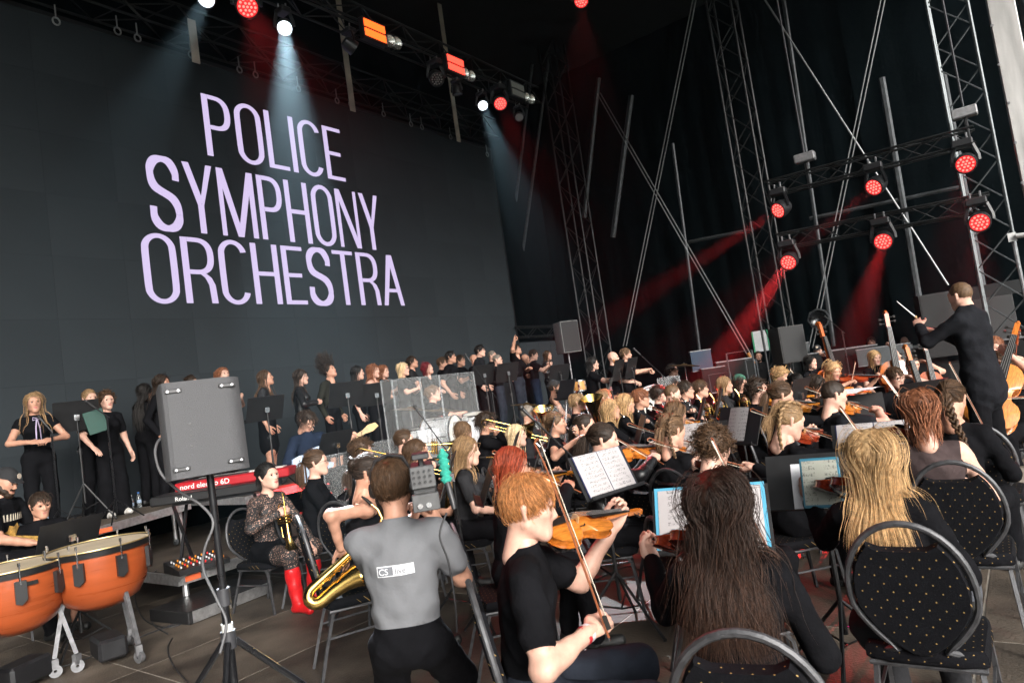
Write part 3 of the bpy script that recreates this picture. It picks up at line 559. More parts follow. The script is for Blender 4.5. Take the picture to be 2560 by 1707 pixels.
def bowed(nm,k,deep,wood,neckl):
    L=HALF; pol=[(x,y) for x,y in L]+[(-x,y) for x,y in L[::-1][1:-1]]; pol=[(x*k,y*k) for x,y in pol]; n=len(pol); W=WOOD(wood[0],wood[1]); W2=WOOD(wood[0]+'_top',wood[2]); rb=.031*k*deep; parts=[]
    def plate(z,arch,th,over):
        V=[];F=[]; cy=.178*k; qs=(1,.93,.8,.6,.35,.05)
        for q in qs:
            e=1+over if q==1 else 1
            for x,y in pol: V.append((x*q*e,cy+(y-cy)*q*e,z+arch*(1-q**2.2)))
        for i in range(len(qs)-1):
            for j in range(n): F.append((i*n+j,i*n+(j+1)%n,(i+1)*n+(j+1)%n,(i+1)*n+j))
        F.append(tuple((len(qs)-1)*n+j for j in range(n))); b=len(V)
        for x,y in pol: V.append((x*(1+over),cy+(y-cy)*(1+over),z-th))
        for j in range(n): F.append((b+j,b+(j+1)%n,(j+1)%n,j))
        F.append(tuple(b+j for j in range(n))[::-1]); return V,F
    a=MB(); a.prism([(x*.97,.178*k+(y-.178*k)*.97) for x,y in pol],-rb/2,rb/2)
    V,F=plate(0,.014*k,.003*k,.015); V=np.array(V)*[-1,1,-1]+[0,0,-rb/2]; a.add(V,F); parts.append(('body',a.mesh('body',W,40),None))
    t=MB(); V,F=plate(rb/2+.0035*k,.015*k,.0035*k,.015); t.add(V,F); parts.append(('top_plate',t.mesh('top_plate',W2,40),None))
    zt=rb/2+.018*k
    for sx in (-1,1):
        fh=MB(); fh.tube([(sx*.03*k,.192*k,zt-.0005*k),(sx*.038*k,.186*k,zt-.003*k),(sx*.037*k,.172*k,zt-.002*k),(sx*.041*k,.155*k,zt-.0035*k),(sx*.049*k,.142*k,zt-.0075*k),(sx*.054*k,.148*k,zt-.010*k)],np.array([.0035,.0022,.0022,.0022,.0022,.0035])*k,5); parts.append(('f_hole',fh.mesh('f_hole',EBONY()),1))
    nk=MB(); nk.tube([(0,.345*k,rb/2-.002*k),(0,.37*k,rb/2+.006*k),(0,(.356+neckl*.95)*k,rb/2+.012*k)],np.array([.016,.0125,.011])*k,8); y0=(.356+neckl)*k
    nk.box((0,y0+.035*k,rb/2+.008*k),(.011*k,.04*k,.009*k))
    for i in range(14):
        a0=i*.55; rr=.016*k*(1-i/20); 
    nk.tube([(0,y0+.078*k+.016*k*(1-i/16)*math.sin(i*.6),rb/2+.002*k-.016*k*(1-i/16)*math.cos(i*.6)) for i in range(15)],[.0085*k*(1-.5*i/15) for i in range(15)],6,sq=(1.2,1)); parts.append(('neck',nk.mesh('neck',W,40),None))
    fb=MB(); ya,yb=.245*k,y0-.005*k; fb.add([(-.021*k,ya,zt+.012*k),(.021*k,ya,zt+.012*k),(.012*k,yb,rb/2+.02*k),(-.012*k,yb,rb/2+.02*k),(-.021*k,ya,zt+.018*k),(.021*k,ya,zt+.018*k),(.012*k,yb,rb/2+.026*k),(-.012*k,yb,rb/2+.026*k)],[(3,2,1,0),(4,5,6,7),(0,1,5,4),(1,2,6,5),(2,3,7,6),(3,0,4,7)]); parts.append(('fingerboard',fb.mesh('fingerboard',EBONY()),None))
    br=MB(); br.prism([(-.02*k,0),(-.012*k,.0),(-.006*k,.008*k),(.006*k,.008*k),(.012*k,0),(.02*k,0),(.018*k,.026*k),(0,.031*k),(-.018*k,.026*k)],-.002*k,.002*k,R=[[1,0,0],[0,0,-1],[0,1,0]],c=(0,.165*k,zt-.001*k)); parts.append(('bridge',br.mesh('bridge',mat('maple',(.5,.3,.13),.5,0,.2)),None))
    tp=MB(); tp.add([(-.008*k,.005*k,zt-.004*k),(.008*k,.005*k,zt-.004*k),(.021*k,.115*k,zt+.018*k),(-.021*k,.115*k,zt+.018*k),(-.008*k,.005*k,zt+.003*k),(.008*k,.005*k,zt+.003*k),(.021*k,.115*k,zt+.025*k),(-.021*k,.115*k,zt+.025*k)],[(3,2,1,0),(4,5,6,7),(0,1,5,4),(1,2,6,5),(2,3,7,6),(3,0,4,7)]); parts.append(('tailpiece',tp.mesh('tailpiece',EBONY()),None))
    st=MB()
    for i in range(4): x=(-.0165+.011*i)*k; st.tube([(x,.11*k,zt+.025*k),(x,.165*k,zt+.031*k),(x*.5,yb,rb/2+.028*k)],.0011*k**.6,4)
    parts.append(('strings',st.mesh('strings',mat('string_steel',(.3,.3,.3),.5,.6,0)),None))
    for i in range(4): p=MB(); sx=1 if i%2 else -1; y=y0+(.016+.013*i)*k; p.tube([(0,y,rb/2+.008*k),(sx*.03*k,y,rb/2+.008*k),(sx*.033*k,y,rb/2+.008*k),(sx*.045*k,y,rb/2+.008*k)],np.array([.0035,.003,.009,.008])*k,6,sq=(1,.5)); parts.append(('peg',p.mesh('peg',EBONY(),40),None))
    if k<1.4: c=MB(); c.sph((-.045*k,.035*k,zt+.004*k),(.04*k,.03*k,.01*k),10); parts.append(('chin_rest',c.mesh('chin_rest',EBONY(),60),None)); c=MB(); c.tube([(-.07*k,.09*k,-rb/2-.035),(0,.07*k,-rb/2-.045),(.07*k,.06*k,-rb/2-.03)],.012,6,sq=(1,.5)); parts.append(('shoulder_rest',c.mesh('shoulder_rest',BLACKP(),50),None))
    else: c=MB(); c.tube([(0,-.28*(1 if k<2.6 else .6),0),(0,.005,0)],.006,6); parts.append(('endpin',c.mesh('endpin',CHROME()),None))
    return parts
def bow_proto(k=1.):
    a=MB(); a.tube([(0,-.05,.012),(0,.0,.012),(0,.2,.008),(0,.4,.006),(0,.6,.010),(0,.68,.018)],np.array([.0048,.0046,.0044,.004,.0034,.003])*k,6); a.tube([(0,.68,.02),(0,.695,.008),(0,.69,-.006)],[.004,.005,.003],5)
    h=MB(); h.box((0,.345,-.004),(.005,.345,.0009)); f=MB(); f.box((0,.0,.002),(.006,.025,.009)); g=MB(); g.tube([(0,-.062,.012),(0,-.05,.012)],.0055,6)
    return [('stick',a.mesh('stick',mat('pernambuco',(.22,.07,.03),.3,0,.2,coat=.5),40),None),('bow_hair',h.mesh('bow_hair',mat('bow_hair',(.75,.68,.56),.6,0,.1)),None),('frog',f.mesh('frog',EBONY()),None),('screw',g.mesh('screw',SILVER()),None)]
def arc(c,r,a0,a1,n,ax='yz'):
    out=[]
    for a in np.linspace(a0,a1,n): p=[c[0],c[1],c[2]]; i,j={'yz':(1,2),'xz':(0,2),'xy':(0,1)}[ax]; p[i]+=r*math.cos(a); p[j]+=r*math.sin(a); out.append(tuple(p))
    return out
def flare(y0,y1,r0,r1,n=10,p=4): return [(r0+(r1-r0)*(i/n)**p+.15*(r1-r0)*(i/n),y0+(y1-y0)*i/n) for i in range(n+1)]
def trumpet():
    a=MB(); a.tube([(0,0,0),(0,.02,0),(0,.03,0)],[.013,.011,.007],10); a.tube([(0,.03,0),(0,.36,0)]+arc((0,.36,-.04),.04,PI/2,-PI/2,9)+[(0,.28,-.08)],.0062,8); a.tube([(0,.22,-.08),(0,.12,-.08)]+arc((0,.12,-.045),.035,-PI/2,-1.5*PI,9)+[(0,.2,-.01)],.0062,8)
    b=MB(); b.lathe(flare(.12,.49,.007,.061,14,5),20,(0,0,-.008),(0,1,0)); out=[('tubing',a.mesh('tubing',BRASS(),50),None),('bell',b.mesh('bell',BRASS(),60),None)]
    for i in range(3): v=MB(); v.tube([(0,.2+.026*i,-.11),(0,.2+.026*i,.03)],.0115,10); v.tube([(0,.2+.026*i,.03),(0,.2+.026*i,.055)],.004,6); v.tube([(0,.2+.026*i,.055),(0,.2+.026*i,.058)],.009,10); out.append(('valve',v.mesh('valve',BRASS(),40),None))
    return out
def trombone():
    a=MB()
    for x in (0,.07): a.tube([(x,.05,0),(x,.72,0)],.0068,8)
    a.tube([(0,.72,0)]+[(.035-.035*math.cos(t),.72+.035*math.sin(t),0) for t in np.linspace(0,PI,9)],.0075,8); a.tube([(0,.2,0),(.07,.2,0)],.005,6); a.tube([(0,-.0,0),(0,.03,0),(0,.05,0)],[.016,.013,.008],10)
    b=MB(); b.tube([(.07,.05,0),(.07,-.12,0)]+[(.07+.0,-.12-.05*math.sin(t),.05-.05*math.cos(t)) for t in np.linspace(0,PI,9)]+[(.07,.1,.1)],.0085,8); l=MB(); l.lathe(flare(.05,.42,.009,.1,14,4),22,(.07,0,.1),(0,1,0))
    return [('slide',a.mesh('slide',BRASS(),50),None),('tubing',b.mesh('tubing',BRASS(),50),None),('bell',l.mesh('bell',BRASS(),60),None)]
def sax(k=1.,m=None):
    m=m or BRASS(); a=MB(); P=[(0,0,0),(0,.06,.01),(0,.12,-.005),(0,.15,-.05)]; a.tube(P,np.array([.008,.01,.012,.0135])*k,8); mp=MB(); mp.tube([(0,-.07,-.012),(0,-.03,-.004),(0,.01,0)],[.006,.011,.012],8)
    b=MB(); P=[(0,.15,-.05),(0,.15,-.2),(0,.15,-.4),(0,.15,-.58)]+[(0,.2-.05*math.cos(t),-.58-.06*math.sin(t)) for t in np.linspace(.3,PI-.1,8)]+[(0,.252,-.5),(0,.262,-.42),(0,.275,-.36),(0,.29,-.32)]
    P=[(x*k,.15*(1-k)+y*k if k!=1 else y,z*k) for x,y,z in P]; R=np.concatenate([[.0135,.018,.025,.031],np.linspace(.033,.042,8),[.047,.056,.068,.078]])*k; b.tube(P,R,14,caps=False)
    out=[('neck',a.mesh('neck',m,50),None),('mouthpiece',mp.mesh('mouthpiece',EBONY(),50),None),('body',b.mesh('body',m,50),None)]; rg=random.Random(5)
    for i in range(13):
        c=MB(); z=(-.1-.038*i)*k; sx=rg.choice((-1,1,0)); yy=(.15+.03)*k; R0=(.011+.012*i/13)*k; n=(sx*.8,.9,0); pos=np.array([sx*.022*k,.15+.024*k,z]); c.lathe([(.001,.006),(R0*.8,.006),(R0,.003),(R0,-.004)],12,pos,nrm(n)); c.tube([pos+(.0,0,.012),pos+(.0,.004,-.03)],.0025,5); out.append(('key',c.mesh('key',m,40),None))
    for sx in (-1,1): rd=MB(); rd.tube([(sx*.03*k,.15+.02*k,-.12*k),(sx*.038*k,.15+.025*k,-.55*k)],.0025,5); rd.tube([(sx*.036*k,.15+.03*k,-.3*k),(sx*.04*k,.2*k+.02,-.45*k),(sx*.035*k,.26*k,-.48*k)],.0025,5); out.append(('rod',rd.mesh('rod',m),None))
    return out
def flute():
    a=MB(); a.tube([(-.05,0,0),(.62,0,0)],.0095,10); a.tube([(-.02,.0,.0),(.02,0,0)],.0125,10); out=[('tube',a.mesh('tube',SILVER(),40),None)]
    for i in range(12): c=MB(); c.tube([(.2+.033*i,.002,.008),(.2+.033*i,.004,.014)],.008,8); out.append(('key',c.mesh('key',SILVER(),40),None))
    return out
def clarinet():
    a=MB(); a.tube([(0,.0,0),(0,.06,0)],[.006,.012],8); a.tube([(0,.06,0),(0,.13,0),(0,.58,0)],[.014,.013,.0135],10); a.lathe(flare(.58,.68,.014,.036,6,2.5),14,(0,0,0),(0,1,0)); out=[('tube',a.mesh('tube',EBONY(),50),None)]
    for y in (.06,.13,.34,.58): r=MB(); r.tube([(0,y,0),(0,y+.008,0)],.0152,10); out.append(('ring',r.mesh('ring',SILVER(),40),None))
    for i in range(12): c=MB(); y=.17+.033*i; x=.006*(-1)**i; c.tube([(x,y,.012),(x,y,.018)],.0075,7); c.tube([(x+.006,y,.016),(x+.006,y+.03,.016)],.002,4); out.append(('key',c.mesh('key',SILVER(),40),None))
    return out
def horn():
    out=[]; B=BRASS()
    a=MB(); a.tube(arc((0,0,0),.15,.2,2*PI-.4,26,'xz'),.007,7); a.tube(arc((0,.02,0),.125,.6,2*PI+.3,26,'xz'),.0075,7); a.tube(arc((0,-.02,.01),.1,0,2*PI,20,'xz'),.007,6,closed=True); a.tube([(-.12,.02,.02),(-.2,.06,.16),(-.22,.02,.24)],[.006,.0055,.009],7); out.append(('coil',a.mesh('coil',B,50),None))
    for i in range(4): t=MB(); z=-.06+.035*i; t.tube([(-.07,.02,z),(.04,.02,z)]+arc((.04,.02,z+.012),.012,-PI/2,PI/2,5,'xz')+[(-.07,.02,z+.024)],.006,6); out.append(('slide',t.mesh('slide',B,40),None))
    for i in range(3): v=MB(); v.tube([(.02+.04*i-.06,-.015,.05),(.02+.04*i-.06,.035,.05)],.018,10); out.append(('valve',v.mesh('valve',B,40),None))
    b=MB(); pr=flare(0,.3,.012,.15,12,2.6); b.lathe(pr,22,(.12,-.02,-.05),nrm((.35,-.5,-.8))); out.append(('bell',b.mesh('bell',B,60),None)); return out
def tuba(k=1.):
    out=[]; B=BRASS(); b=MB(); b.lathe([(r*k,z*k) for r,z in flare(-.25,.5,.04,.2,14,3)],24,(0,0,0),(0,0,1)); out.append(('bell',b.mesh('bell',B,60),None))
    for i,(w,hh,r) in enumerate(((.13,.33,.03),(.11,.28,.022),(.09,.22,.016))):
        a=MB(); x0=-.02-.02*i; P=[(0,.03*i,.1-.05*i),(0,.03*i,-.22)]+[(-w+w*math.cos(t),.03*i,-.22-.08*math.sin(t)) for t in np.linspace(.2,PI-.1,8)]+[(-2*w,.03*i,.1)]+[(-w-w*math.cos(t),.03*i,.1+.08*math.sin(t)) for t in np.linspace(.1,PI*.8,6)]
        a.tube(np.array(P)*k,r*k,8); out.append(('tubing',a.mesh('tubing',B,50),None))
    for i in range(4): v=MB(); v.tube(np.array([(-.1-.035*i,.08,-.1),(-.1-.035*i,.08,.06)])*k,.017*k,10); v.tube(np.array([(-.1-.035*i,.08,.06),(-.1-.035*i,.08,.09)])*k,.006,6); out.append(('valve',v.mesh('valve',SILVER(),40),None))
    m=MB(); m.tube(np.array([(-.05,.0,.1),(-.08,-.12,.22),(-.06,-.2,.26),(-.06,-.23,.26)])*k,[.009,.008,.007,.016],8); out.append(('mouthpipe',m.mesh('mouthpipe',B,50),None)); return out
VIO=[bowed('violin',1.,1.,('amber',(.40,.115,.015),(.52,.17,.025)),.135),bowed('violin',1.,1.,('red',(.22,.025,.008),(.30,.045,.012)),.135),bowed('violin',1.06,1.,('orange',(.58,.20,.022),(.66,.26,.035)),.135)]
CELLO=[bowed('cello',2.12,1.75,('cello',(.42,.12,.018),(.50,.17,.028)),.16),bowed('cello',2.12,1.75,('cellodark',(.25,.045,.012),(.32,.065,.015)),.16)]
BASS=[bowed('double_bass',2.85,1.7,('bass',(.42,.09,.014),(.5,.13,.02)),.2)]
BOW=bow_proto(); CBOW=bow_proto(1.3); TPT=trumpet(); TBN=trombone(); SAX=sax(); BSAX=sax(1.25); SSAX=sax(.8,SILVER()); FLU=flute(); CLA=clarinet(); HRN=horn(); TUBA=tuba(); EUPH=tuba(.66)
INSTR={'violin','cello','bass','trumpet','trombone','sax','flute','clarinet','horn','tuba','trumpet_rest'}
def LM(c,y,z):
    y=nrm(y); z=np.asarray(z,float); z=nrm(z-y*(z@y)); x=np.cross(y,z); return Mat(c,x,y,z)
def instrument_pose(pose,N,Hc,P,s,who=''):
    mouth=Hc+np.array([0,.098,-.06]); n=lambda p:np.asarray(p)-N
    if pose=='violin':
        v=nrm(PICK.get(who,{}).get('vdir',(-.66,.74,-.10))); c=N+np.array([-.055,.075,.045]); z=nrm((.42,.1,.9)); z=nrm(z-v*(z@v)); e=np.cross(v,z); e=e if e[0]>0 else -e; con=c+v*.17+z*.055
        return dict(arms={'L':(n(c+v*.43-z*.055+e*(-.02)),(-.2,.1,-1),(.5,-.2,.7),'curl'),'R':(n(con+e*.30+np.array([0,-.04,.03])),(1,-.3,-.35),(-.2,-.2,-1),'grip')},M=LM(c,v,z),con=con,e=e,z=z)
    if pose=='cello' or pose=='bass':
        bass=pose=='bass'
        if bass: a=nrm((-.10,-.16,.98)); E=np.array([-.05,.45,.0]); c=E+a*.18; z=nrm((.25,1,.18))
        else: a=nrm((-.17,-.33,.93)); E=np.array([.02,.52,.0]); c=E+a*.28; z=nrm((.1,1,.33))
        k=2.85 if bass else 2.12; z=nrm(z-a*(z@a)); e=np.cross(a,z); e=e if e[0]>0 else -e; con=c+a*.15*k+z*(.06*k)
        return dict(arms={'L':(n(c+a*(.44*k)-z*.04-e*.05),(-1,.2,-.3),(.6,-.2,-.3),'curl'),'R':(n(con+e*.34+np.array([0,-.05,.02])),(1,-.2,-.2),(-.2,-.2,-1),'grip')},M=LM(c,a,z),con=con,e=e,z=z)
    if pose=='trumpet': y=nrm((-.05,1,-.12)); return dict(arms={'R':(n(mouth+y*.16+np.array([.05,-.06,-.05])),(.8,0,-.7),(-1,.2,0),'grip'),'L':(n(mouth+y*.15+np.array([-.06,-.05,-.07])),(-.8,0,-.7),(1,.2,0),'grip')},M=LM(mouth,y,(0,0,1)))
    if pose=='trombone': y=nrm((.05,.93,-.36)); return dict(arms={'R':(n(mouth+y*.42+np.array([.05,-.08,-.02])),(.8,0,-.7),(-1,0,-.3),'curl'),'L':(n(mouth+y*.08+np.array([-.05,-.05,-.06])),(-.8,0,-.7),(1,.2,0),'grip')},M=LM(mouth,y,(.5,0,1)))
    if pose=='clarinet': y=nrm((.03,.60,-.80)); return dict(arms={'L':(n(mouth+y*.24+np.array([-.06,-.04,-.01])),(-.9,-.1,-.5),(1,.1,0),'claw'),'R':(n(mouth+y*.40+np.array([.06,-.04,-.01])),(.9,-.1,-.5),(-1,.1,0),'claw')},M=LM(mouth,y,(0,.8,.6)))
    if pose=='flute': x=nrm((.93,.30,-.16)); c=mouth+np.array([-.02,.005,-.004]); z=nrm(np.array([0,0,1.])-x*x[2]); return dict(arms={'L':(n(c+x*.24+np.array([0,.03,-.05])),(-.5,.2,-1),(0,-1,.3),'claw'),'R':(n(c+x*.45+np.array([.02,-.06,-.04])),(1,-.2,-.5),(0,1,0),'claw')},M=Mat(c,x,np.cross(z,x),z))
    if pose=='sax': y=nrm((.12,1,-.25)); return dict(arms={'L':(n(mouth+np.array([-.05,.12,-.22])),(-.9,-.1,-.5),(1,.1,0),'claw'),'R':(n(mouth+np.array([.10,.10,-.46])),(.9,-.3,-.3),(-1,.2,0),'claw')},M=LM(mouth+y*.05,y,(.22,0,1)))
    if pose=='horn': c=N+np.array([.02,.26,-.16]); return dict(arms={'L':(n(c+np.array([-.1,-.02,.06])),(-1,0,-.5),(.6,.6,0),'curl'),'R':(n(c+np.array([.2,-.05,-.2])),(1,-.2,-.2),(-.5,.5,.3),'relax')},M=Mat(c,nrm((.85,.5,0)),nrm((-.5,.85,0)),(0,0,1)))
    if pose=='tuba': c=N+np.array([.10,.24,-.1]); return dict(arms={'R':(n(c+np.array([.05,.12,-.05])),(1,-.2,-.4),(-1,0,0),'claw'),'L':(n(c+np.array([-.24,.05,-.12])),(-1,0,-.4),(1,0,0),'curl')},M=LM(c,nrm((.1,1,.05)),nrm((.32,.0,1))))
    if pose=='trumpet_rest': c=N+np.array([.10,.30,.02]); return dict(arms={'R':(n(c+np.array([.03,-.05,-.17])),(.9,-.2,-.5),(-1,.2,0),'grip'),'L':((-.12,.33,-.44),(-.8,-.3,-.4),(0,0,-1),'relax')},M=LM(c,(0.05,.12,-1),(0,1,.1)))
def give_instrument(c,pose):
    M=c['M']; I=c['info']; who=c['who']; W=c.get('wood',0); sh=(lambda w:w[:74])(who)
    names={'violin':('violin',VIO),'cello':('cello',CELLO),'bass':('double_bass',BASS)}
    opt=c['o'].get('opt',''); k=PICK.get(who,{})
    if pose in names:
        nm,pr=names[pose]; p=pr[k.get('v',NPEOPLE[0]%len(pr))]; inst(p,nm,k.get('W') or M@I['M'],'%s played by %s'%(k.get('desc',{'violin':'wooden violin','cello':'varnished cello','bass':'tall double bass'}[pose]),who),nm.replace('_',' '),nm.replace('_',' ')+'s of the string section')
        if k.get('nobow'): return
        if 'bowW' in k: a_,b_=k['bowW']; inst(CBOW,'bow',LM(a_,b_-a_,(0,0,1)),'bow in the right hand of %s'%who,'bow','string bows'); return
        if 'bow' in k: o,dr=k['bow']; R=c['hands']['R'][1]; org=R+np.asarray(o); y=nrm(dr); z=(0.3,-1,.2)
        else: y=-I['e']; org=I['con']+I['e']*.30; z=I['z']
        inst(BOW if pose=='violin' else CBOW,'bow',M@LM(org,y,z),'bow in the right hand of %s'%who,'bow','string bows'); return
    pr,nm,ds={'trumpet':(TPT,'trumpet','brass trumpet'),'trumpet_rest':(TPT,'trumpet','brass trumpet'),'trombone':(TBN,'trombone','brass slide trombone'),'sax':(SAX,'saxophone','golden saxophone'),'flute':(FLU,'flute','silver flute'),'clarinet':(CLA,'clarinet','black clarinet'),'horn':(HRN,'french_horn','coiled brass horn'),'tuba':(TUBA,'tuba','shiny brass tuba')}[pose]
    if k.get('p'): pr=k['p']
    inst(pr,nm,M@I['M'],'%s of %s'%(ds,who),nm.replace('_',' '))
# --- chairs
def dotted(name,base,dot,pitch=.045,r=.0042,rough=.85):
    if name in MATS: return MATS[name]
    m=mat(name,base,rough,0,.2,20,.2,200,spec=.12); n=m.node_tree.nodes; l=m.node_tree.links; b=n['Principled BSDF']; src=b.inputs['Base Color'].links[0].from_socket
    tc=n.new('ShaderNodeTexCoord'); sp=n.new('ShaderNodeSeparateXYZ'); l.new(tc.outputs['Object'],sp.inputs[0])
    def mth(op,a,bv=None):
        q=n.new('ShaderNodeMath'); q.operation=op
        for i,vv in enumerate((a,bv)):
            if vv is None: continue
            if isinstance(vv,(int,float)): q.inputs[i].default_value=vv
            else: l.new(vv,q.inputs[i])
        return q.outputs[0]
    yz=mth('ADD',sp.outputs[2],sp.outputs[1]); a=mth('ADD',sp.outputs[0],yz); bb=mth('SUBTRACT',sp.outputs[0],yz)
    ds=[]
    for t in (a,bb): q=mth('FRACT',mth('DIVIDE',t,pitch*1.41)); q=mth('SUBTRACT',q,.5); ds.append(mth('MULTIPLY',q,q))
    dd=mth('SQRT',mth('ADD',ds[0],ds[1])); k=mth('LESS_THAN',dd,r/pitch); mx=n.new('ShaderNodeMix'); mx.data_type='RGBA'; l.new(k,mx.inputs['Factor']); l.new(src,mx.inputs['A']); mx.inputs['B'].default_value=(*dot,1); l.new(mx.outputs['Result'],b.inputs['Base Color']); return m
def chair_proto():
    fab=dotted('chair_fabric',(.0045,.0045,.006),(.27,.175,.065),.037,.0027); fm=mat('chair_frame',(.075,.075,.08),.5,.5,.25,30,.1,120); out=[]
    # person faces +Y; backrest at -Y
    def oval(sc,n=28):
        pts=[]
        for i in range(n):
            t=i/n*2*PI; x=math.sin(t); z=-math.cos(t); wv=.188*(1 if z>-.2 else 1-.34*((-z-.2)/.8)**1.3); pts.append((x*wv*sc*(1.0),z*.245*sc))
        return pts
    tilt=rad(10); R=rotx(tilt); C=np.array([0,-.24,.70])
    b=MB(); pol=oval(1.0); pol=[(x,z) for x,z in pol]; V=[];F=[];n=len(pol)
    def Z(x,z): return min(z,.165-.0*abs(x)+.35*x*x) if z>.1 and abs(x)<.1 else z
    for yy,q in ((-.02,.97),(-.012,1),(.012,1),(.024,.95)):
        for x,z in pol: V.append(R@np.array([x*q,yy,Z(x*q,z*q)])+C)
    for i in range(3):
        for j in range(n): F.append((i*n+j,i*n+(j+1)%n,(i+1)*n+(j+1)%n,(i+1)*n+j))
    F.append(tuple(range(n))[::-1]); F.append(tuple(3*n+j for j in range(n))); b.add(V,F); out.append(('backrest',b.mesh('backrest',fab,40),None))
    h=MB(); pts=[]
    lowx=.155
    for i in range(33):
        t=-PI+.55+(2*PI-1.1)*i/32; x=math.sin(t); z=math.cos(t); wv=.206*(1 if z>-.2 else 1-.34*((-z-.2)/.8)**1.3); pts.append(R@np.array([x*wv,0,z*.265])+C)
    pts=[(-.165,-.14,.42),(-.155,-.165,.45)]+pts+[(.155,-.165,.45),(.165,-.14,.42)]; h.tube(pts,.0125,8,sq=(1,1)); out.append(('back_frame',h.mesh('back_frame',fm,40),None))
    s=MB(); pol=[(-.2,-.17),(-.21,.1),(-.2,.2),(-.15,.25),(0,.265),(.15,.25),(.2,.2),(.21,.1),(.2,-.17),(.12,-.2),(-.12,-.2)]; V=[];F=[];n=len(pol)
    for z,q in ((.415,.95),(.425,1),(.455,1),(.475,.95),(.483,.7)):
        for x,y in pol: V.append((x*q,y*q+.02*(1-q),z))
    for i in range(4):
        for j in range(n): F.append((i*n+j,(i*n+(j+1)%n),(i+1)*n+(j+1)%n,(i+1)*n+j)[::-1])
    F.append(tuple(range(n))); F.append(tuple(4*n+j for j in range(n))[::-1]); s.add(V,F); out.append(('seat',s.mesh('seat',fab,50),None))
    rl=MB(); rl.tube([(-.185,-.17,.405),(.185,-.17,.405),(.19,.2,.405),(-.19,.2,.405)],.011,6,closed=True); out.append(('seat_rail',rl.mesh('seat_rail',fm),None))
    for sx in (-1,1):
        l1=MB(); l1.tube([(sx*.17,-.15,.41),(sx*.185,-.22,.2),(sx*.2,-.28,.0)],.0125,4); out.append(('leg',l1.mesh('leg',fm),None))
        l2=MB(); l2.tube([(sx*.185,.17,.41),(sx*.19,.2,.37),(sx*.2,.24,.0)],.0125,4); out.append(('leg',l2.mesh('leg',fm),None))
        q=MB(); q.tube([(sx*.183,-.19,.26),(sx*.19,.2,.27)],.008,4); out.append(('side_bar',q.mesh('side_bar',fm),None))
    return out
CHAIR=chair_proto(); NCH=[0]
def place_chair(c,label=None):
    M=Matrix.Translation(Vector((c['org'][0],c['org'][1],c['z0'])))@Matrix.Rotation(c['yaw'],4,'Z'); sz=max(.85,min(1.15,(c['seat']+.01)/.475)); M=M@Matrix.Translation((0,-.03,0))@Matrix.Diagonal((1,1,sz,1))
    inst(CHAIR,'banquet_chair',M,label or 'black dotted banquet chair under %s'%c['who'],'chair','banquet chairs of the orchestra')
# --- music stands
def stand_proto():
    m=mat('stand_black',(.013,.013,.014),.45,.2,.15); out=[]
    a=MB(); R=rotx(rad(-22)); a.box((0,0,1.12),(.25,.004,.165),R); out.append(('desk',a.mesh('desk',m),None)); a=MB(); a.box(R@np.array([0,-.03,-.162])+[0,0,1.12],(.25,.03,.003),R); a.box(R@np.array([0,-.058,-.152])+[0,0,1.12],(.25,.002,.012),R); out.append(('lip',a.mesh('lip',m),None))
    p=MB(); p.tube([(0,.03,.22),(0,.03,.75)],.013,8); p.tube([(0,.03,.75),(0,.03,1.08)],.009,8); out.append(('pole',p.mesh('pole',m,40),None)); k=MB(); k.tube([(0,.03,.72),(0,.03,.78)],.02,8); k.sph((.03,.03,.75),.014,8); out.append(('clamp',k.mesh('clamp',m,40),None))
    k=MB(); k.box((0,.02,1.1),(.03,.02,.03)); out.append(('bracket',k.mesh('bracket',CHROME()),None))
    for i in range(3): a0=i*2*PI/3+.5; l=MB(); l.tube([(0,.03,.42),(.33*math.cos(a0),.03+.33*math.sin(a0),.015)],.010,6); l.tube([(0,.03,.16),(.17*math.cos(a0),.03+.17*math.sin(a0),.215)],.006,5); l.sph((.33*math.cos(a0),.03+.33*math.sin(a0),.014),.014,6); out.append(('leg',l.mesh('leg',m,40),None))
    return out
STAND=stand_proto()
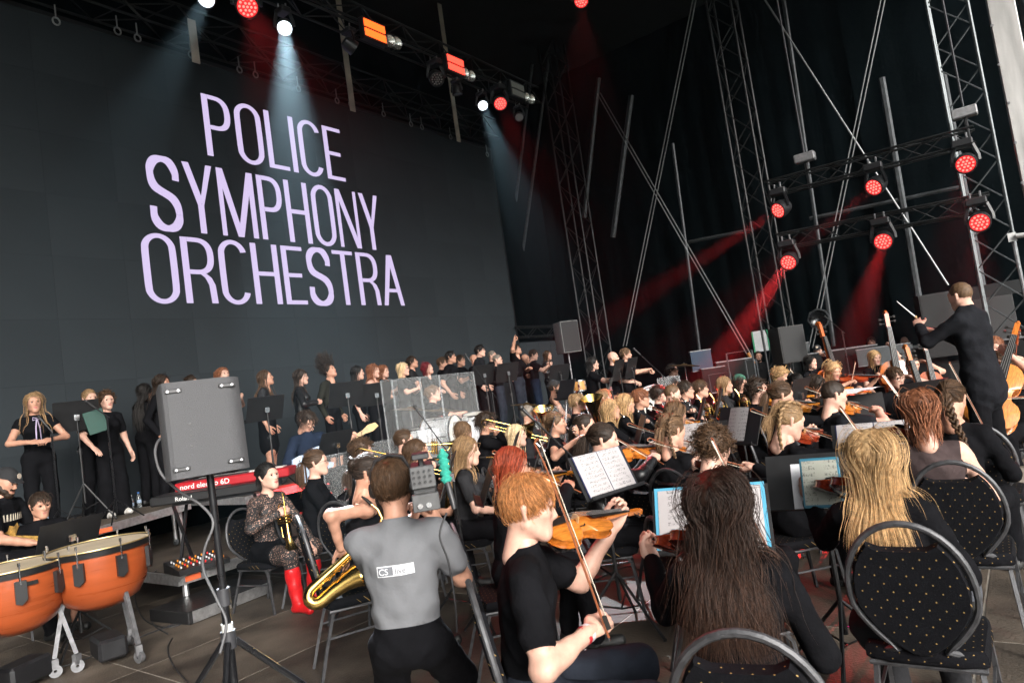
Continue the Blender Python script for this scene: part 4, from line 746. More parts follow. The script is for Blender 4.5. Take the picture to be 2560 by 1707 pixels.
def paper_mat(name,col=(.38,.355,.36)):
    if name in MATS: return MATS[name]
    m=mat(name,col,.75,0,.03); n=m.node_tree.nodes; l=m.node_tree.links; b=n['Principled BSDF']; src=b.inputs['Base Color'].links[0].from_socket; tc=n.new('ShaderNodeTexCoord'); sp=n.new('ShaderNodeSeparateXYZ'); l.new(tc.outputs['Object'],sp.inputs[0])
    def mth(op,a,bv=None):
        q=n.new('ShaderNodeMath'); q.operation=op
        for i,vv in enumerate((a,bv)):
            if vv is None: continue
            if isinstance(vv,(int,float)): q.inputs[i].default_value=vv
            else: l.new(vv,q.inputs[i])
        return q.outputs[0]
    fz=mth('FRACT',mth('DIVIDE',sp.outputs[2],.03)); inb=mth('LESS_THAN',fz,.55); ln=mth('LESS_THAN',mth('FRACT',mth('MULTIPLY',fz,9.)),.28); staff=mth('MULTIPLY',inb,ln)
    no=n.new('ShaderNodeTexNoise'); no.inputs['Scale'].default_value=120; mp=n.new('ShaderNodeMapping'); mp.inputs['Scale'].default_value=(1,1,.8); l.new(tc.outputs['Object'],mp.inputs[0]); l.new(mp.outputs[0],no.inputs['Vector']); nt_=mth('MULTIPLY',mth('GREATER_THAN',no.outputs[0],.57),mth('LESS_THAN',fz,.68))
    ink=mth('MAXIMUM',mth('MULTIPLY',staff,.3),mth('MULTIPLY',nt_,.6)); ax=mth('ABSOLUTE',sp.outputs[0]); gx=mth('FRACT',mth('DIVIDE',mth('ADD',ax,0.0),.2)); marg=mth('MULTIPLY',mth('GREATER_THAN',gx,.1),mth('LESS_THAN',gx,.9)); ink=mth('MULTIPLY',ink,marg)
    mx=n.new('ShaderNodeMix'); mx.data_type='RGBA'; l.new(ink,mx.inputs['Factor']); l.new(src,mx.inputs['A']); mx.inputs['B'].default_value=(.03,.03,.035,1); l.new(mx.outputs['Result'],b.inputs['Base Color']); return m
def sheet_proto(w,two,col=None,nm='paper_white'):
    pm=paper_mat(nm); out=[]; R=rotx(rad(-22)); O=np.array([0,0,1.13])
    if col: c=MB(); c.box(R@np.array([0,-.0065,.0])+O,(w+(.012 if col[0]=='blue' else .004),.002,.165 if col[0]=='blue' else .152),R); out.append(('cover',c.mesh('cover',mat('folder_'+col[0],col[1],.35,0,.05)),None))
    for sx in ((-1,1) if two else (0,)): p=MB(); hw=w/2 if two else w; V=[];n=6
    for sx in ((-1,1) if two else (0,)):
        p=MB(); hw=w/2 if two else w; V=[]; F=[]
        for i in range(7):
            t=i/6; x=(sx*w/2+(t-.5)*2*hw*.97) if two else (t-.5)*2*w; yy=-.011-.006*math.sin(PI*t)
            V+=[R@np.array([x,yy,-.148])+O,R@np.array([x,yy,.15])+O]
        F=[(2*i,2*i+2,2*i+3,2*i+1) for i in range(6)]; p.add(V,F); out.append(('page',p.mesh('page',pm,60),None))
    return out
PICK={}
SHEETS={'two':sheet_proto(.21,True),'one':sheet_proto(.105,False),'blue':sheet_proto(.225,True,('blue',(.08,.32,.48))),'dblue':sheet_proto(.22,True,('dblue',(.015,.02,.07))),'old':sheet_proto(.11,False,None,'paper_old')}
MATS['paper_old'].node_tree.nodes['Principled BSDF']
def music_stand(P,face,label,sheet=None,slabel=None,z=1.12,z0=0.,tilt=0,sh_only=False):
    """P: desk centre in the place; face: bearing of the reader's gaze as seen in the picture"""
    yaw=face_dir(P,face); k=(P[2]-z0)/1.12; M=Matrix.Translation(Vector((P[0],P[1],z0)))@Matrix.Rotation(yaw,4,'Z')@Matrix.Diagonal((1,1,k,1))
    if not sh_only: inst(STAND,'music_stand',M,label,'music stand','music stands')
    if sheet: inst(SHEETS[sheet],'sheet_music',M,slabel or 'sheet music on '+label,'sheet music','sheet music on stands')
# ------------------------------------------------------------------ the setting
YF=19.; XS=-11.
DECK=mat('deck_ply',(.086,.069,.054),.65,0,.75,1.7,.35,60,spec=.35,obj=.22); ALU=mat('aluminium',(.52,.52,.53),.42,.85,.2,24); ALUD=mat('aluminium_dull',(.22,.22,.23),.5,.7,.25,24)
b=MB(); b.box((-4,6.5,-.56),(9,14.5,.557)); floor=struct('stage_floor',b,mat('deck_edge',(.33,.30,.26),.6,.3,.3,8)); DM={}
def deck(x0,x1,y0,y1,par,z=0.,m=None,gap=.007):
    k=(round(x1-x0,3),round(y1-y0,3),m.name if m else '')
    if k not in DM: q=MB(); q.box((0,0,-.006),((x1-x0)/2-gap,(y1-y0)/2-gap,.006)); DM[k]=q.mesh('deck_panel',m or DECK)
    return link('deck_panel',DM[k],par,Matrix.Translation(((x0+x1)/2,(y0+y1)/2,z)))
xs=[-12.5,-11.5,-10.5,-9.5,-8.5,-7.5,-6.5,-5.5,-4.45,-2.44,-.45,1.55,3.55]; ys=[-6+.26+2*i for i in range(13)]
for i in range(len(xs)-1):
    for j in range(len(ys)-1): deck(xs[i],xs[i+1],ys[j],ys[j+1],floor)
gr=MB(); gr.add([(-900,-900,-1.6),(900,-900,-1.6),(900,900,-1.6),(-900,900,-1.6)],[(0,1,2,3)]); struct('ground',gr,mat('field_ground',(.09,.10,.06),.9,0,.3,.3))
BLK=mat('stage_cloth',(.0014,.0024,.003),.9,0,.35,1.2,.3,6,spec=0.)
def curtain(name,A,B,z0,z1,amp=.05,wl=.5,m=None):
    A=np.asarray(A,float); B=np.asarray(B,float); L=np.linalg.norm(B-A); n=int(L/wl*5); dr=(B-A)/L; nr=np.array([-dr[1],dr[0]]); rg=np.random.default_rng(int(L*100)); V=[];F=[]; rows=9; ph=rg.random(6)*6
    for j in range(rows):
        z=z0+(z1-z0)*j/(rows-1); fade=.35+.65*(1-j/(rows-1))
        for i in range(n+1):
            t=i/n*L; o=amp*fade*(math.sin(t*2*PI/wl+ph[0]+1.2*math.sin(t*1.3+ph[1])+.25*j)+.5*math.sin(t*5.1+ph[2]+.5*j)); p=A+dr*t+nr*o; V.append((p[0],p[1],z))
    for j in range(rows-1):
        for i in range(n): a=j*(n+1)+i; F.append((a,a+1,a+n+2,a+n+1))
    mb=MB(); mb.add(V,F); return mb.obj(name,m or BLK,None,60)
def wallthing(o,label): o['label']=label; o['category']='curtain'; o['group']='black cloths round the stage'
wallthing(curtain('stage_curtain',(-13.2,YF+.3),(-5.8,YF+.3),-.0,11.6,.06,.7),'black cloth far behind the percussionists, beside the big screen')
wallthing(curtain('stage_curtain',(-6.3,YF+.12),(-2.3,YF+.12),-.0,11.6,.07,.6),'black cloth behind the red lamps and the tall lattice tower')
wallthing(curtain('stage_curtain',(-2.55,YF),(1.35,YF),-.0,11.6,.05,.8),'black cloth behind the conductor, reaching to the grey column')
wallthing(curtain('stage_curtain',(-12.4,-6.7),(-12.4,YF+.6),-.0,11.6,.04,.8),'black cloth hanging behind the big screen')
wallthing(curtain('stage_curtain',(-12.9,-6.6),(-1.5,-6.6),-.0,11.6,.05,.8),'unseen black cloth added behind the camera to cut near-side daylight')  # out of view, added to dim the ambient light from behind and left
b=MB(); b.box((-5,6.4,11.8),(8.3,13,.2)); rf=b.obj('stage_roof',mat('roof_black',(.006,.007,.008),.9,0,.2)); tag(rf,'black roof over the whole stage','roof')
b=MB(); b.box((3.36,3.,10.35),(.06,9.6,1.2)); tag(b.obj('light_block_fascia',mat('roof_black',(.006,.007,.008),.9,0,.2)),'unseen black fascia added at the roof front to shade the screen top','fascia')  # out of view, added to keep sky light off the upper screen
# ---- big screen
scr=thing('led_screen','huge dark screen showing POLICE SYMPHONY ORCHESTRA in pale lilac letters','screen')
EXS=1.0
def em_mat(name,col,st,base=(.01,.01,.011)): return mat(name,base,.4,0,0,emit=col,es=st)
def screen_mat():
    m=mat('led_panel',(.031,.0365,.041),.9,0,.06,.55,obj=.05,spec=0.); n=m.node_tree.nodes; l=m.node_tree.links; b=n['Principled BSDF']; oi=n.new('ShaderNodeObjectInfo'); mr=n.new('ShaderNodeMapRange'); mr.inputs['To Min'].default_value=.93; mr.inputs['To Max'].default_value=1.06; l.new(oi.outputs['Random'],mr.inputs[0])
    ml=n.new('ShaderNodeMath'); ml.operation='MULTIPLY'; ml.inputs[1].default_value=.0003; l.new(mr.outputs[0],ml.inputs[0]); l.new(ml.outputs[0],b.inputs['Emission Strength']); b.inputs['Emission Color'].default_value=(.72,.90,1.12,1); return m
LEDM=screen_mat(); y0s,y1s,z0s,z1s=-1.05,14.93,.75,8.22; ny,nz=16,8; tw,th=(y1s-y0s)/ny,(z1s-z0s)/nz; q=MB(); q.box((0,0,0),(.03,tw/2-.0008,th/2-.0008)); tm=q.mesh('led_panel',LEDM)
for i in range(ny):
    for j in range(nz): link('led_panel',tm,scr,Matrix.Translation((XS-.03,y0s+tw*(i+.5),z0s+th*(j+.5))))
q=MB()
for yy in (y0s-.04,y1s+.04): q.box((XS-.08,yy,(z0s+z1s)/2),(.08,.035,(z1s-z0s)/2+.07))
for zz in (z0s-.04,z1s+.04): q.box((XS-.08,(y0s+y1s)/2,zz),(.078,(y1s-y0s)/2,.035))
q.obj('screen_frame',BLACKM(),scr)
# letters: flat glyphs lit on the screen, stems thicker than bars
def ring2(w,h,t,tb,a0=0,a1=2*PI,sq=2.6,n=44):
    P=[]
    def se(a,rx,ry): c,s=math.cos(a),math.sin(a); return (rx*math.copysign(abs(c)**(2/sq),c),ry*math.copysign(abs(s)**(2/sq),s))
    # rounded slot: straight sides with elliptic ends
    def slot(rx,ry,re,a):
        c,s=math.cos(a),math.sin(a); x=rx*c; y=re*s; return (x,y+(ry-re)*(1 if s>0 else -1) if abs(s)>1e-6 else y)
    out=[];inn=[]
    for i in range(n+1):
        a=a0+(a1-a0)*i/n; out.append(slot(w/2,h/2,w*.62,a)); inn.append(slot(w/2-t,h/2-tb,(w/2-t)*1.3,a))
    return out,inn
def glyph(ch,w):
    """polygons in a w x 1 box, y up; stems st, bars sb"""
    st,sb=.115,.068; Q=[]; bar=lambda x0,y0,x1,y1:Q.append([(x0,y0),(x1,y0),(x1,y1),(x0,y1)])
    def strip(o,i,cx,cy):
        for k in range(len(o)-1): Q.append([(cx+o[k][0],cy+o[k][1]),(cx+o[k+1][0],cy+o[k+1][1]),(cx+i[k+1][0],cy+i[k+1][1]),(cx+i[k][0],cy+i[k][1])])
    if ch=='I': bar(0,0,st,1)
    elif ch=='L': bar(0,0,st,1); bar(st,0,w,sb)
    elif ch=='E': bar(0,0,st,1); bar(st,0,w,sb); bar(st,1-sb,w,1); bar(st,.5-sb/2,w*.88,.5+sb/2)
    elif ch=='H': bar(0,0,st,1); bar(w-st,0,w,1); bar(st,.5-sb/2,w-st,.5+sb/2)
    elif ch=='T': bar(0,1-sb,w,1); bar(w/2-st/2,0,w/2+st/2,1-sb)
    elif ch in'PR':
        bar(0,0,st,1); hh=.56; cy=1-hh/2
        def half(x,ry,re,k): return [(x[0],cy+hh/2-k)]
        o,i=[],[]; R=w*.55
        for a in np.linspace(PI/2,-PI/2,21):
            ex=.5; cx=w-R; o.append((cx+R*math.cos(a)**.8 if math.cos(a)>0 else cx,cy+hh/2*math.copysign(abs(math.sin(a))**.8,math.sin(a)))); i.append((cx+(R-st)*(max(math.cos(a),0))**.8,cy+(hh/2-sb)*math.copysign(abs(math.sin(a))**.8,math.sin(a))))
        for k in range(20): Q.append([o[k],o[k+1],i[k+1],i[k]])
        bar(st,1-sb,w-R,1); bar(st,1-hh,w-R,1-hh+sb)
        if ch=='R':
            pts=[(w*.55,1-hh+sb*.5),(w*.76,1-hh-.05),(w*.86,.28),(w-.06,0)]; 
            for k in range(3): (xa,ya),(xb,yb)=pts[k],pts[k+1]; Q.append([(xa-st*.5,ya),(xa+st*.5,ya),(xb+st*.5,yb),(xb-st*.5,yb)])
    elif ch in'OC':
        o,i=[],[]; N=48; a0,a1=(0,2*PI) if ch=='O' else (rad(14),rad(346))
        for a in np.linspace(a0,a1,N+1):
            c,s=math.cos(a),math.sin(a); f=lambda rx,ry,re:(rx*c,re*s+(ry-re)*max(-1,min(1,s*6)))
            o.append(f(w/2,.515,.24)); i.append(f(w/2-st,.515-sb,.17))
        strip(o,i,w/2,.5)
    elif ch=='S':
        pts=[(w-st*.5,.70),(w-st*.52,.82),(w*.74,.945),(w*.5,.98),(w*.26,.945),(st*.55,.84),(st*.5,.72),(st*.75,.62),(w*.3,.55),(w*.68,.46),(w-st*.75,.37),(w-st*.5,.26),(w-st*.55,.15),(w*.74,.055),(w*.5,.02),(w*.26,.055),(st*.52,.16),(st*.5,.31)]; pts=[(x,y) for x,y in pts]; M=60; P=[]
        for k in range(M+1):
            t=k/M*(len(pts)-1); a=min(int(t),len(pts)-2); f_=t-a; p0=pts[max(a-1,0)];p1=pts[a];p2=pts[a+1];p3=pts[min(a+2,len(pts)-1)]
            P.append(tuple(.5*((2*p1[d])+(-p0[d]+p2[d])*f_+(2*p0[d]-5*p1[d]+4*p2[d]-p3[d])*f_**2+(-p0[d]+3*p1[d]-3*p2[d]+p3[d])*f_**3) for d in (0,1)))
        o,i=[],[]
        for k in range(M+1):
            a=P[max(k-1,0)];b2=P[min(k+1,M)]; dx,dy=b2[0]-a[0],b2[1]-a[1]; L=math.hypot(dx,dy); nx,ny_=-dy/L,dx/L; hw=.5*(st*abs(nx)+sb*1.15*abs(ny_)); o.append((P[k][0]+nx*hw,P[k][1]+ny_*hw)); i.append((P[k][0]-nx*hw,P[k][1]-ny_*hw))
        strip(o,i,0,0)
    elif ch=='Y': Q+= [[(0,1),(st*1.08,1),(w/2+st*.5,.44),(w/2-st*.5,.40)],[(w-st*1.0,1),(w,1),(w/2+st*.5,.40),(w/2-st*.1,.44)]]; bar(w/2-st*.5,0,w/2+st*.5,.42)
    elif ch=='M': bar(0,0,st*.8,1); bar(w-st*.95,0,w,1); Q+=[[(0,1),(st*1.1,1),(w/2+.06,0),(w/2-.06,0)],[(w-st*1.1,1),(w,1),(w/2+.06,0),(w/2-.06,0)]]
    elif ch=='N': bar(0,0,st*.8,1); bar(w-st*.75,0,w,1); Q+=[[(0,1),(st*1.1,1),(w,0),(w-st*1.1,0)]]
    elif ch=='A': Q+=[[(0,0),(st,0),(w/2+.06,1),(w/2-.075,1)],[(w-st,0),(w,0),(w/2+.075,1),(w/2-.06,1)],[(w*.2,.26),(w*.8,.26),(w*.77,.26+sb),(w*.23,.26+sb)]]
    return Q
LIL=em_mat('letter_light',(.60,.50,.76),.42,(.02,.02,.02))
def word(txt,pl,pr,zt,zb,wid,x=XS):
    """pl/pr: picture points at the left foot and right foot of the word; zt/zb heights from the same"""
    yl=onx(*pl,x)[1]; yr=onx(*pr,x)[1]; zb_=(onx(*zb[0],x)[2]+onx(*zb[1],x)[2])/2; zt_=(onx(*zt[0],x)[2]+onx(*zt[1],x)[2])/2; h=zt_-zb_; g=.085; tot=sum(wid[c] for c in txt)+g*(len(txt)-1); sx=(yr-yl)/tot; y=yl
    for c in txt:
        Q=glyph(c,wid[c]); mb=MB()
        for k,p in enumerate(Q): mb.add([(x+.004+.00015*(k%40),y+px*sx,zb_+py*h) for px,py in p],[tuple(range(len(p)))])
        mb.obj('letter',LIL,scr); y+=(wid[c]+g)*sx
# widths relative to letter height, horizontal scale is refitted to the picture
WD={'P':.53,'O':.56,'L':.46,'I':.115,'C':.55,'E':.47,'S':.55,'Y':.56,'M':.74,'H':.55,'N':.58,'R':.56,'T':.52,'A':.6}
word('POLICE',(477,359),(794,415),((462,216),(777,297)),((477,359),(793,416)),WD)
word('SYMPHONY',(349,515),(880,566),((425,372),(882,454)),((545,556),(880,566)),WD)
word('ORCHESTRA',(336,690),(930,702),((419,543),(895,587)),((436,696),(930,702)),WD)
# ---- trusses
TRM=mat('truss_black',(.02,.021,.022),.45,.5,.2,12); TRG=mat('truss_grey',(.10,.11,.115),.45,.7,.25,12)
def truss(label,A,B,w=.3,m=None,r=.022,step=.42,group='lighting trusses and towers',name='truss',each=True):
    A=np.asarray(A,float); B=np.asarray(B,float); m=m or TRM; t=thing(name,label,'truss',None,group); d=nrm(B-A); L=np.linalg.norm(B-A); x,y,_=frame(d,(0,0,1) if abs(d[2])<.9 else (1,0,0)); o=[(-1,-1),(1,-1),(1,1),(-1,1)]; c=MB(); c.tube([A,B],r,7); 
    for (a,b_) in o: q=MB(); off=(x*a+y*b_)*w/2; q.tube([A+off,B+off],r,7); q.obj('chord',m,t,40)
    n=max(2,int(L/step)); br=MB(); k=0
    for f in range(4):
        a=o[f]; b_=o[(f+1)%4]
        for i in range(n):
            p=A+d*L*i/n+(x*a[0]+y*a[1])*w/2; q=A+d*L*(i+1)/n+(x*b_[0]+y*b_[1])*w/2
            if (i+f)%2: p,q=A+d*L*i/n+(x*b_[0]+y*b_[1])*w/2,A+d*L*(i+1)/n+(x*a[0]+y*a[1])*w/2
            if each and f in(0,1): s=MB(); s.tube([p,q],r*.5,5,caps=False); s.obj('brace',m,t)
            else: br.tube([p,q],r*.5,5,caps=False)
    if br.n: e=br.obj('lacing',m,t); e['kind']='stuff'
    return t
TX=-8.6
A=onx(560,-95,TX); B=onx(1215,232,TX); zt=(onx(780,20,TX)[2]+B[2])/2
truss('long black lighting truss hanging in front of the screen top',(TX,3.2,zt),(TX,B[1]+.2,zt),.38,TRM,.025,.5)
truss('dark truss right above the screen that carries it',(XS-.1,-1,8.85),(XS-.1,15.2,8.85),.5,TRM,.025,.6,each=False)
YT=15.
a,b_=ony(1762,436,YT),ony(2240,312,YT); truss('upper one of two short trusses with red lamps',a,b_,.3,TRM,.024,.4)
a,b_=ony(1788,556,YT),ony(2275,464,YT); truss('lower one of two short trusses with red lamps',a,b_,.3,TRM,.024,.4)
def vtower(label,px,y,w,m,z1=11.5,r=.025,step=.5,z0=0): p=ony(px[0],px[1],y); truss(label,(p[0],p[1],z0),(p[0],p[1],z1),w,m,r,step)
vtower('tall grey lattice tower beside the white-edged column',(2290,600),15.6,.62,TRG,r=.03,step=.62)
vtower('tall dark lattice tower left of the red lamps',(1752,560),16.2,.55,TRM,r=.028,step=.6)
vtower('tall dark lattice tower between the screen and the long-haired percussionist',(1335,560),17.2,.55,TRM,r=.028,step=.6)
# ---- poles and cables rigged in front of the far cloth
PG=mat('pole_grey',(.065,.07,.075),.5,.6,.3,10); CAB=mat('steel_cable',(.24,.25,.255),.5,.4,.2,20)
def pole(label,p,q,y,r=.03,m=None,cat='pole',name='rigging_pole',group='rigging poles and cables',dbl=0,extra=None):
    a,b_=ony(*p,y),ony(*q,y); t=thing(name,label,cat,None,group)
    for k in ((-1,1) if dbl else (0,)): o=np.array([k*dbl,0,0]); mb=MB(); mb.tube([a+o,b_+o],r,7); mb.obj('bar' if not dbl else 'cable',m or PG,t,40)
    return t,a,b_
Y2=17.4
pole('twin steel cable crossing behind the upper red-lamp truss, leaning right',(2032,-20),(1862,800),Y2,.014,CAB,'cable','steel_cable',dbl=.045)
pole('single steel cable slanting down to the conductor\'s head',(1750,-10),(2178,655),Y2+.3,.02,CAB,'cable','steel_cable')
t,a,b_=pole('twin steel cable with a coloured ratchet end, slanting down past the balding stagehand',(1375,215),(1748,862),Y2-.2,.014,CAB,'cable','steel_cable',dbl=.045)
mb=MB(); mb.tube([a+(b_-a)*.93,b_],.05,6); mb.obj('ratchet_strap',mat('strap_orange',(.5,.2,.04),.7,0,.4,14),t)
pole('twin steel cable leaning right above the bald bearded percussionist',(1597,-10),(1435,795),Y2,.014,CAB,'cable','steel_cable',dbl=.05)
for lb,p,q,r in [('grey upright scaffold pole behind the horn players',(1545,330),(1616,880),.045),('grey upright pole behind the dark-haired bassist',(1800,0),(1915,795),.05),('wide grey upright pole left of the conductor\'s baton',(2025,180),(2128,790),.075),('grey upright pole just right of the conductor\'s head',(2165,170),(2262,690),.075),('slanting grey pipe right beside the screen edge',(1232,70),(1163,640),.05),('second slanting pipe right of the screen edge',(1268,80),(1187,680),.05),('broad slanting grey beam above the percussion corner',(1375,180),(1342,500),.07),('broad slanting grey beam right of the percussion corner',(1450,220),(1408,545),.08)]: pole(lb,p,q,Y2+.5,r)
for lb,p,q in [('level rail right of the lattice tower under the upper red lamps',(1860,502),(2205,430)),('level rail crossing behind the leftmost red beam',(1582,556),(1730,527))]: pole(lb,p,q,Y2+.9,.05)
for lb,x,yt,yb,y in [('hoist chain above the left lamp of the upper truss',1845,60,350,YT),('hoist chain dropping beside the right lattice tower',2212,-10,245,YT)]:
    a,b_=ony(x-45 if x<2000 else x-50,yt,y),ony(x,yb,y); b_=np.array([a[0]*.2+b_[0]*.8,b_[1],b_[2]]); t=thing('chain_hoist',lb,'hoist',None,'chain hoists'); mb=MB(); mb.tube([(b_[0],b_[1],11),(b_[0],b_[1],b_[2])],.02,5); mb.obj('chain',mat('chain_steel',(.07,.07,.075),.5,.7,.6,60),t); h=MB(); h.box((b_[0],b_[1],b_[2]-.12),(.2,.1,.09),bev=.02); h.obj('motor_body',mat('hoist_grey',(.25,.25,.26),.5,.3,.2),t,30); h=MB(); h.tube([(b_[0],b_[1],b_[2]-.2),(b_[0],b_[1],b_[2]-.75)],.03,6); h.obj('chain_bag',BLACKP(),t)
# grey column with open sky to its right
p=ony(2262,10,13.2); q=ony(2300,10,13.2); b=MB(); b.box((p[0]+.19,13.3,5.6),(.17,.3,6.0),bev=.012); cl=thing('portal_column','tall pale grey metal column at the open stage edge','column'); b.obj('shaft',mat('column_metal',(.46,.45,.44),.5,.4,.25,2.5,.1,30,aniso=(3,3,.4)),cl)
for k in range(9):
    bl=MB(); bl.lathe([(.001,.012),(.022,.010),(.022,0)],8,(p[0]+.02+.013*(k%3),12.99,3.6+.62*k),(0,-1,0)); bl.obj('bolt',ALUD,cl)
b=MB(); pa=ony(2345,10,9.); arr=thing('loudspeaker_array','blue-grey hanging loudspeaker array against the sky in the top corner','loudspeaker')
for k in range(5): b=MB(); b.box((pa[0]+.32,9.,pa[2]-.1+.33*k),(.33,.3,.15),bev=.02); b.obj('cabinet',mat('array_grey',(.05,.07,.085),.6,0,.1),arr)
# ---- second low panel right of the screen
pp=thing('side_screen','low unlit panel wall right of the big screen behind the choir men','screen'); ya,yb=onx(1183,860,XS)[1]+.12,onx(1292,800,XS)[1]
for k in range(4): b=MB(); w_=(yb-ya)/4; b.box((XS-.05,ya+w_*(k+.5),1.62),(.04,w_/2-.004,1.2)); b.obj('led_panel',LEDM,pp)
truss('small black truss lying on the low panel wall',(XS,ya,3.1),(XS,yb,3.1),.28,TRM,.022,.4,each=False)
HAZE=.0013
# ------------------------------------------------------------------ lamps
def led_mat(name,col,st): return mat(name,(.02,.01,.01),.3,0,0,emit=col,es=st)
RED=(1.,.028,.03)
def spot(par,P,T,col,en,size,blend=.4,r=.09):
    l=bpy.data.lights.new('spot','SPOT'); l.energy=en; l.color=col; l.spot_size=rad(size); l.spot_blend=blend; l.shadow_soft_size=r
    o=bpy.data.objects.new('lamp_light',l); COL.objects.link(o); d=Vector(T)-Vector(P); o.matrix_world=Matrix.Translation(Vector(P)+d.normalized()*.06)@d.to_track_quat('-Z','Y').to_matrix().to_4x4(); o.parent=par; o.matrix_parent_inverse=par.matrix_world.inverted(); return o
HB=mat('lamp_housing',(.018,.018,.02),.4,.1,.15)
def movinghead(label,P,T,kind='red',R=.15,en=0,size=14,lit=1.,yoke=True,name='moving_head_lamp'):
    P=np.asarray(P,float); T=np.asarray(T,float); d=nrm(T-P); t=thing(name,label,'stage lamp',None,'stage lamps'); C=P-d*.13
    top=C+np.array([0,0,R*2.3]); mb=MB(); mb.box(top,(R*1.05,R*.8,R*.42),bev=.02); mb.obj('base',HB,t,30)
    x=nrm(np.cross(d,(0,0,1)))
    for s in (-1,1): mb=MB(); mb.tube([top+x*s*R*.9-np.array([0,0,R*.3]),C+x*s*R*1.28+np.array([0,0,R*.6]),C+x*s*R*1.28],R*.16,5,sq=(1,1.6)); mb.obj('yoke_arm',HB,t,40)
    for s in (-1,1): mb=MB(); mb.tube([top+x*s*R*.5+np.array([0,0,R*.4]),top+x*s*R*.5+np.array([0,0,R*1.15])],R*.12,6); mb.obj('clamp',ALUD,t)
    h=MB(); h.lathe([(R*.55,-R*1.3),(R*.9,-R*1.1),(R*1.12,-R*.3),(R*1.15,R*.75),(R*1.0,R*.8),(R*.97,R*.6)],22,C,d); h.lathe([(.001,-R*1.3),(R*.55,-R*1.3)],22,C,d); hd=h.obj('head',HB,t,40)
    ln=MB(); ln.lathe([(.001,R*.62),(R*.98,R*.62)],26,C,d)
    if kind=='red':
        ln.obj('lens',led_mat('lens_red_glow',RED,.9*lit) if lit else mat('lens_dark_grey',(.03,.03,.032),.2,0,0),hd)
        e=MB(); up=np.cross(x,d)
        for k,(n_,rr) in enumerate(((1,0),(6,.36),(12,.74))):
            for i in range(n_):
                a=2*PI*i/n_; c=C+d*(R*.66)+(x*math.cos(a)+up*math.sin(a))*rr*R; e.lathe([(.001,.012),(R*.11,.008),(R*.13,0)],8,c,d)
        e=e.obj('led_cluster',led_mat('led_red',(1.,.10,.08),3*lit) if lit else mat('led_off',(.25,.25,.25),.2,0,0),hd); e['kind']='stuff'
    else: ln.obj('lens',led_mat('lens_white',(.78,.9,1.),5*lit) if lit else mat('lens_off',(.5,.52,.52),.1,.6,0),hd)
    if en: spot(t,C+d*R*.7,T,RED if kind=='red' else (.82,.93,1.),en,size)
    return t
YL=YT-.35; ER=5000
for lb,(x,y),T,sz in [('red lamp at the far left end of the upper truss, beam to the left',(1785,485),(-7.2,8.2,1.4),8),('red lamp in the middle of the upper truss',(2005,432),(-5.4,7.2,.6),8),('red lamp at the right end of the upper truss',(2218,378),(-.75,3.8,.0),9),('red lamp at the left end of the lower truss, long red beam',(1810,604),(-4.1,7.0,.0),9),('red lamp in the middle of the lower truss',(2028,556),(-1.9,6.2,.0),8),('red lamp at the right end of the lower truss beside the tower',(2250,512),(-.55,4.3,.2),9)]: movinghead(lb,ony(x,y,YL),T,'red',.155,ER*(9. if x in(1785,1810) else (2. if x in(2005,2028) else .15)),sz-1.5,.55)
for lb,(x,y),T,k,R,en,sz,lit in [('bright red lamp at the top of the picture over the screen',(569,18),(-2.,2.4,1.),'red',.15,ER*.12,16,.8),('white beam lamp directly under the long truss, brightest beam',(654,68),tuple(atd(684,470,6.6)),'white',.11,16000,9,.55),('white beam lamp at the very top, left of the bright red lamp',(472,2),tuple(atd(300,330,6.5)),'white',.11,1700,10,.4),('white lamp with a thin pale beam near the right end of the truss',(1110,245),tuple(atd(1185,450,10.5)),'white',.1,3000,8,.45),('red lamp near the right end of the long truss',(1150,240),(-3.,6.,1.),'red',.14,ER*.12,14,.4),('small dim red lamp turned sideways under the truss',(820,118),(-6.4,15,3),'red',.11,0,10,.5),('unlit lamp with round white diodes under the truss',(1005,185),(-3,6,1),'red',.13,0,10,0),('red lamp high up at the top edge right of the truss',(1335,4),(-3,5,1),'red',.14,ER*.06,14,.4),('unlit lamp at the truss end beside the pipes',(1193,272),(-4,6,1),'off',.09,0,10,0),('unlit lamp hanging tilted below the truss middle',(1052,225),(-8.5,11,0),'off',.09,0,10,0)]:
    P=onx(x,y,TX+.25) if x<1300 else atd(x,y,14); movinghead(lb,P,T,k,R,en,sz,lit)
for lb,(x,y),col in [('glowing orange strobe panel on the long truss',(856,75),(1.,.09,.012)),('red strobe panel further along the long truss',(1042,152),(1.,.05,.03)),('unlit grey strobe panel at the truss end',(1185,210),None)]:
    P=onx(x,y,TX+.3); t=thing('strobe_panel',lb,'stage lamp',None,'stage lamps'); b=MB(); b.box(P,(.06,.27,.2),bev=.015); b.obj('housing',HB,t)
    for k in (-1,1): b=MB(); b.box(P+np.array([.065,0,k*.085]),(.008,.24,.065)); b.obj('light_bar',led_mat('strobe_%.2f'%col[1],col,1.3) if col else mat('strobe_off',(.3,.3,.28),.4,0,.1),t)
for n_,(x,y) in enumerate([(895,95),(911,100),(1067,169),(1082,175),(1208,224),(1220,228)]):
    P=onx(x,y,TX+.3); t=thing('blinder_lamp','%s round unlit reflector lamp %s'%(('first','second')[n_%2],('beside the orange strobe panel','beside the red strobe panel','beside the grey strobe panel')[n_//2]),'stage lamp',None,'stage lamps'); b=MB(); b.lathe([(.03,-.12),(.1,-.06),(.125,0),(.115,.01)],18,P,(1,-.2,-.2)); b.obj('housing',HB,t,40); b=MB(); b.lathe([(.001,-.04),(.06,-.025),(.112,.005)],18,P,(1,-.2,-.2)); b.obj('reflector',mat('reflector',(.75,.75,.72),.25,.8,.05),t,60)
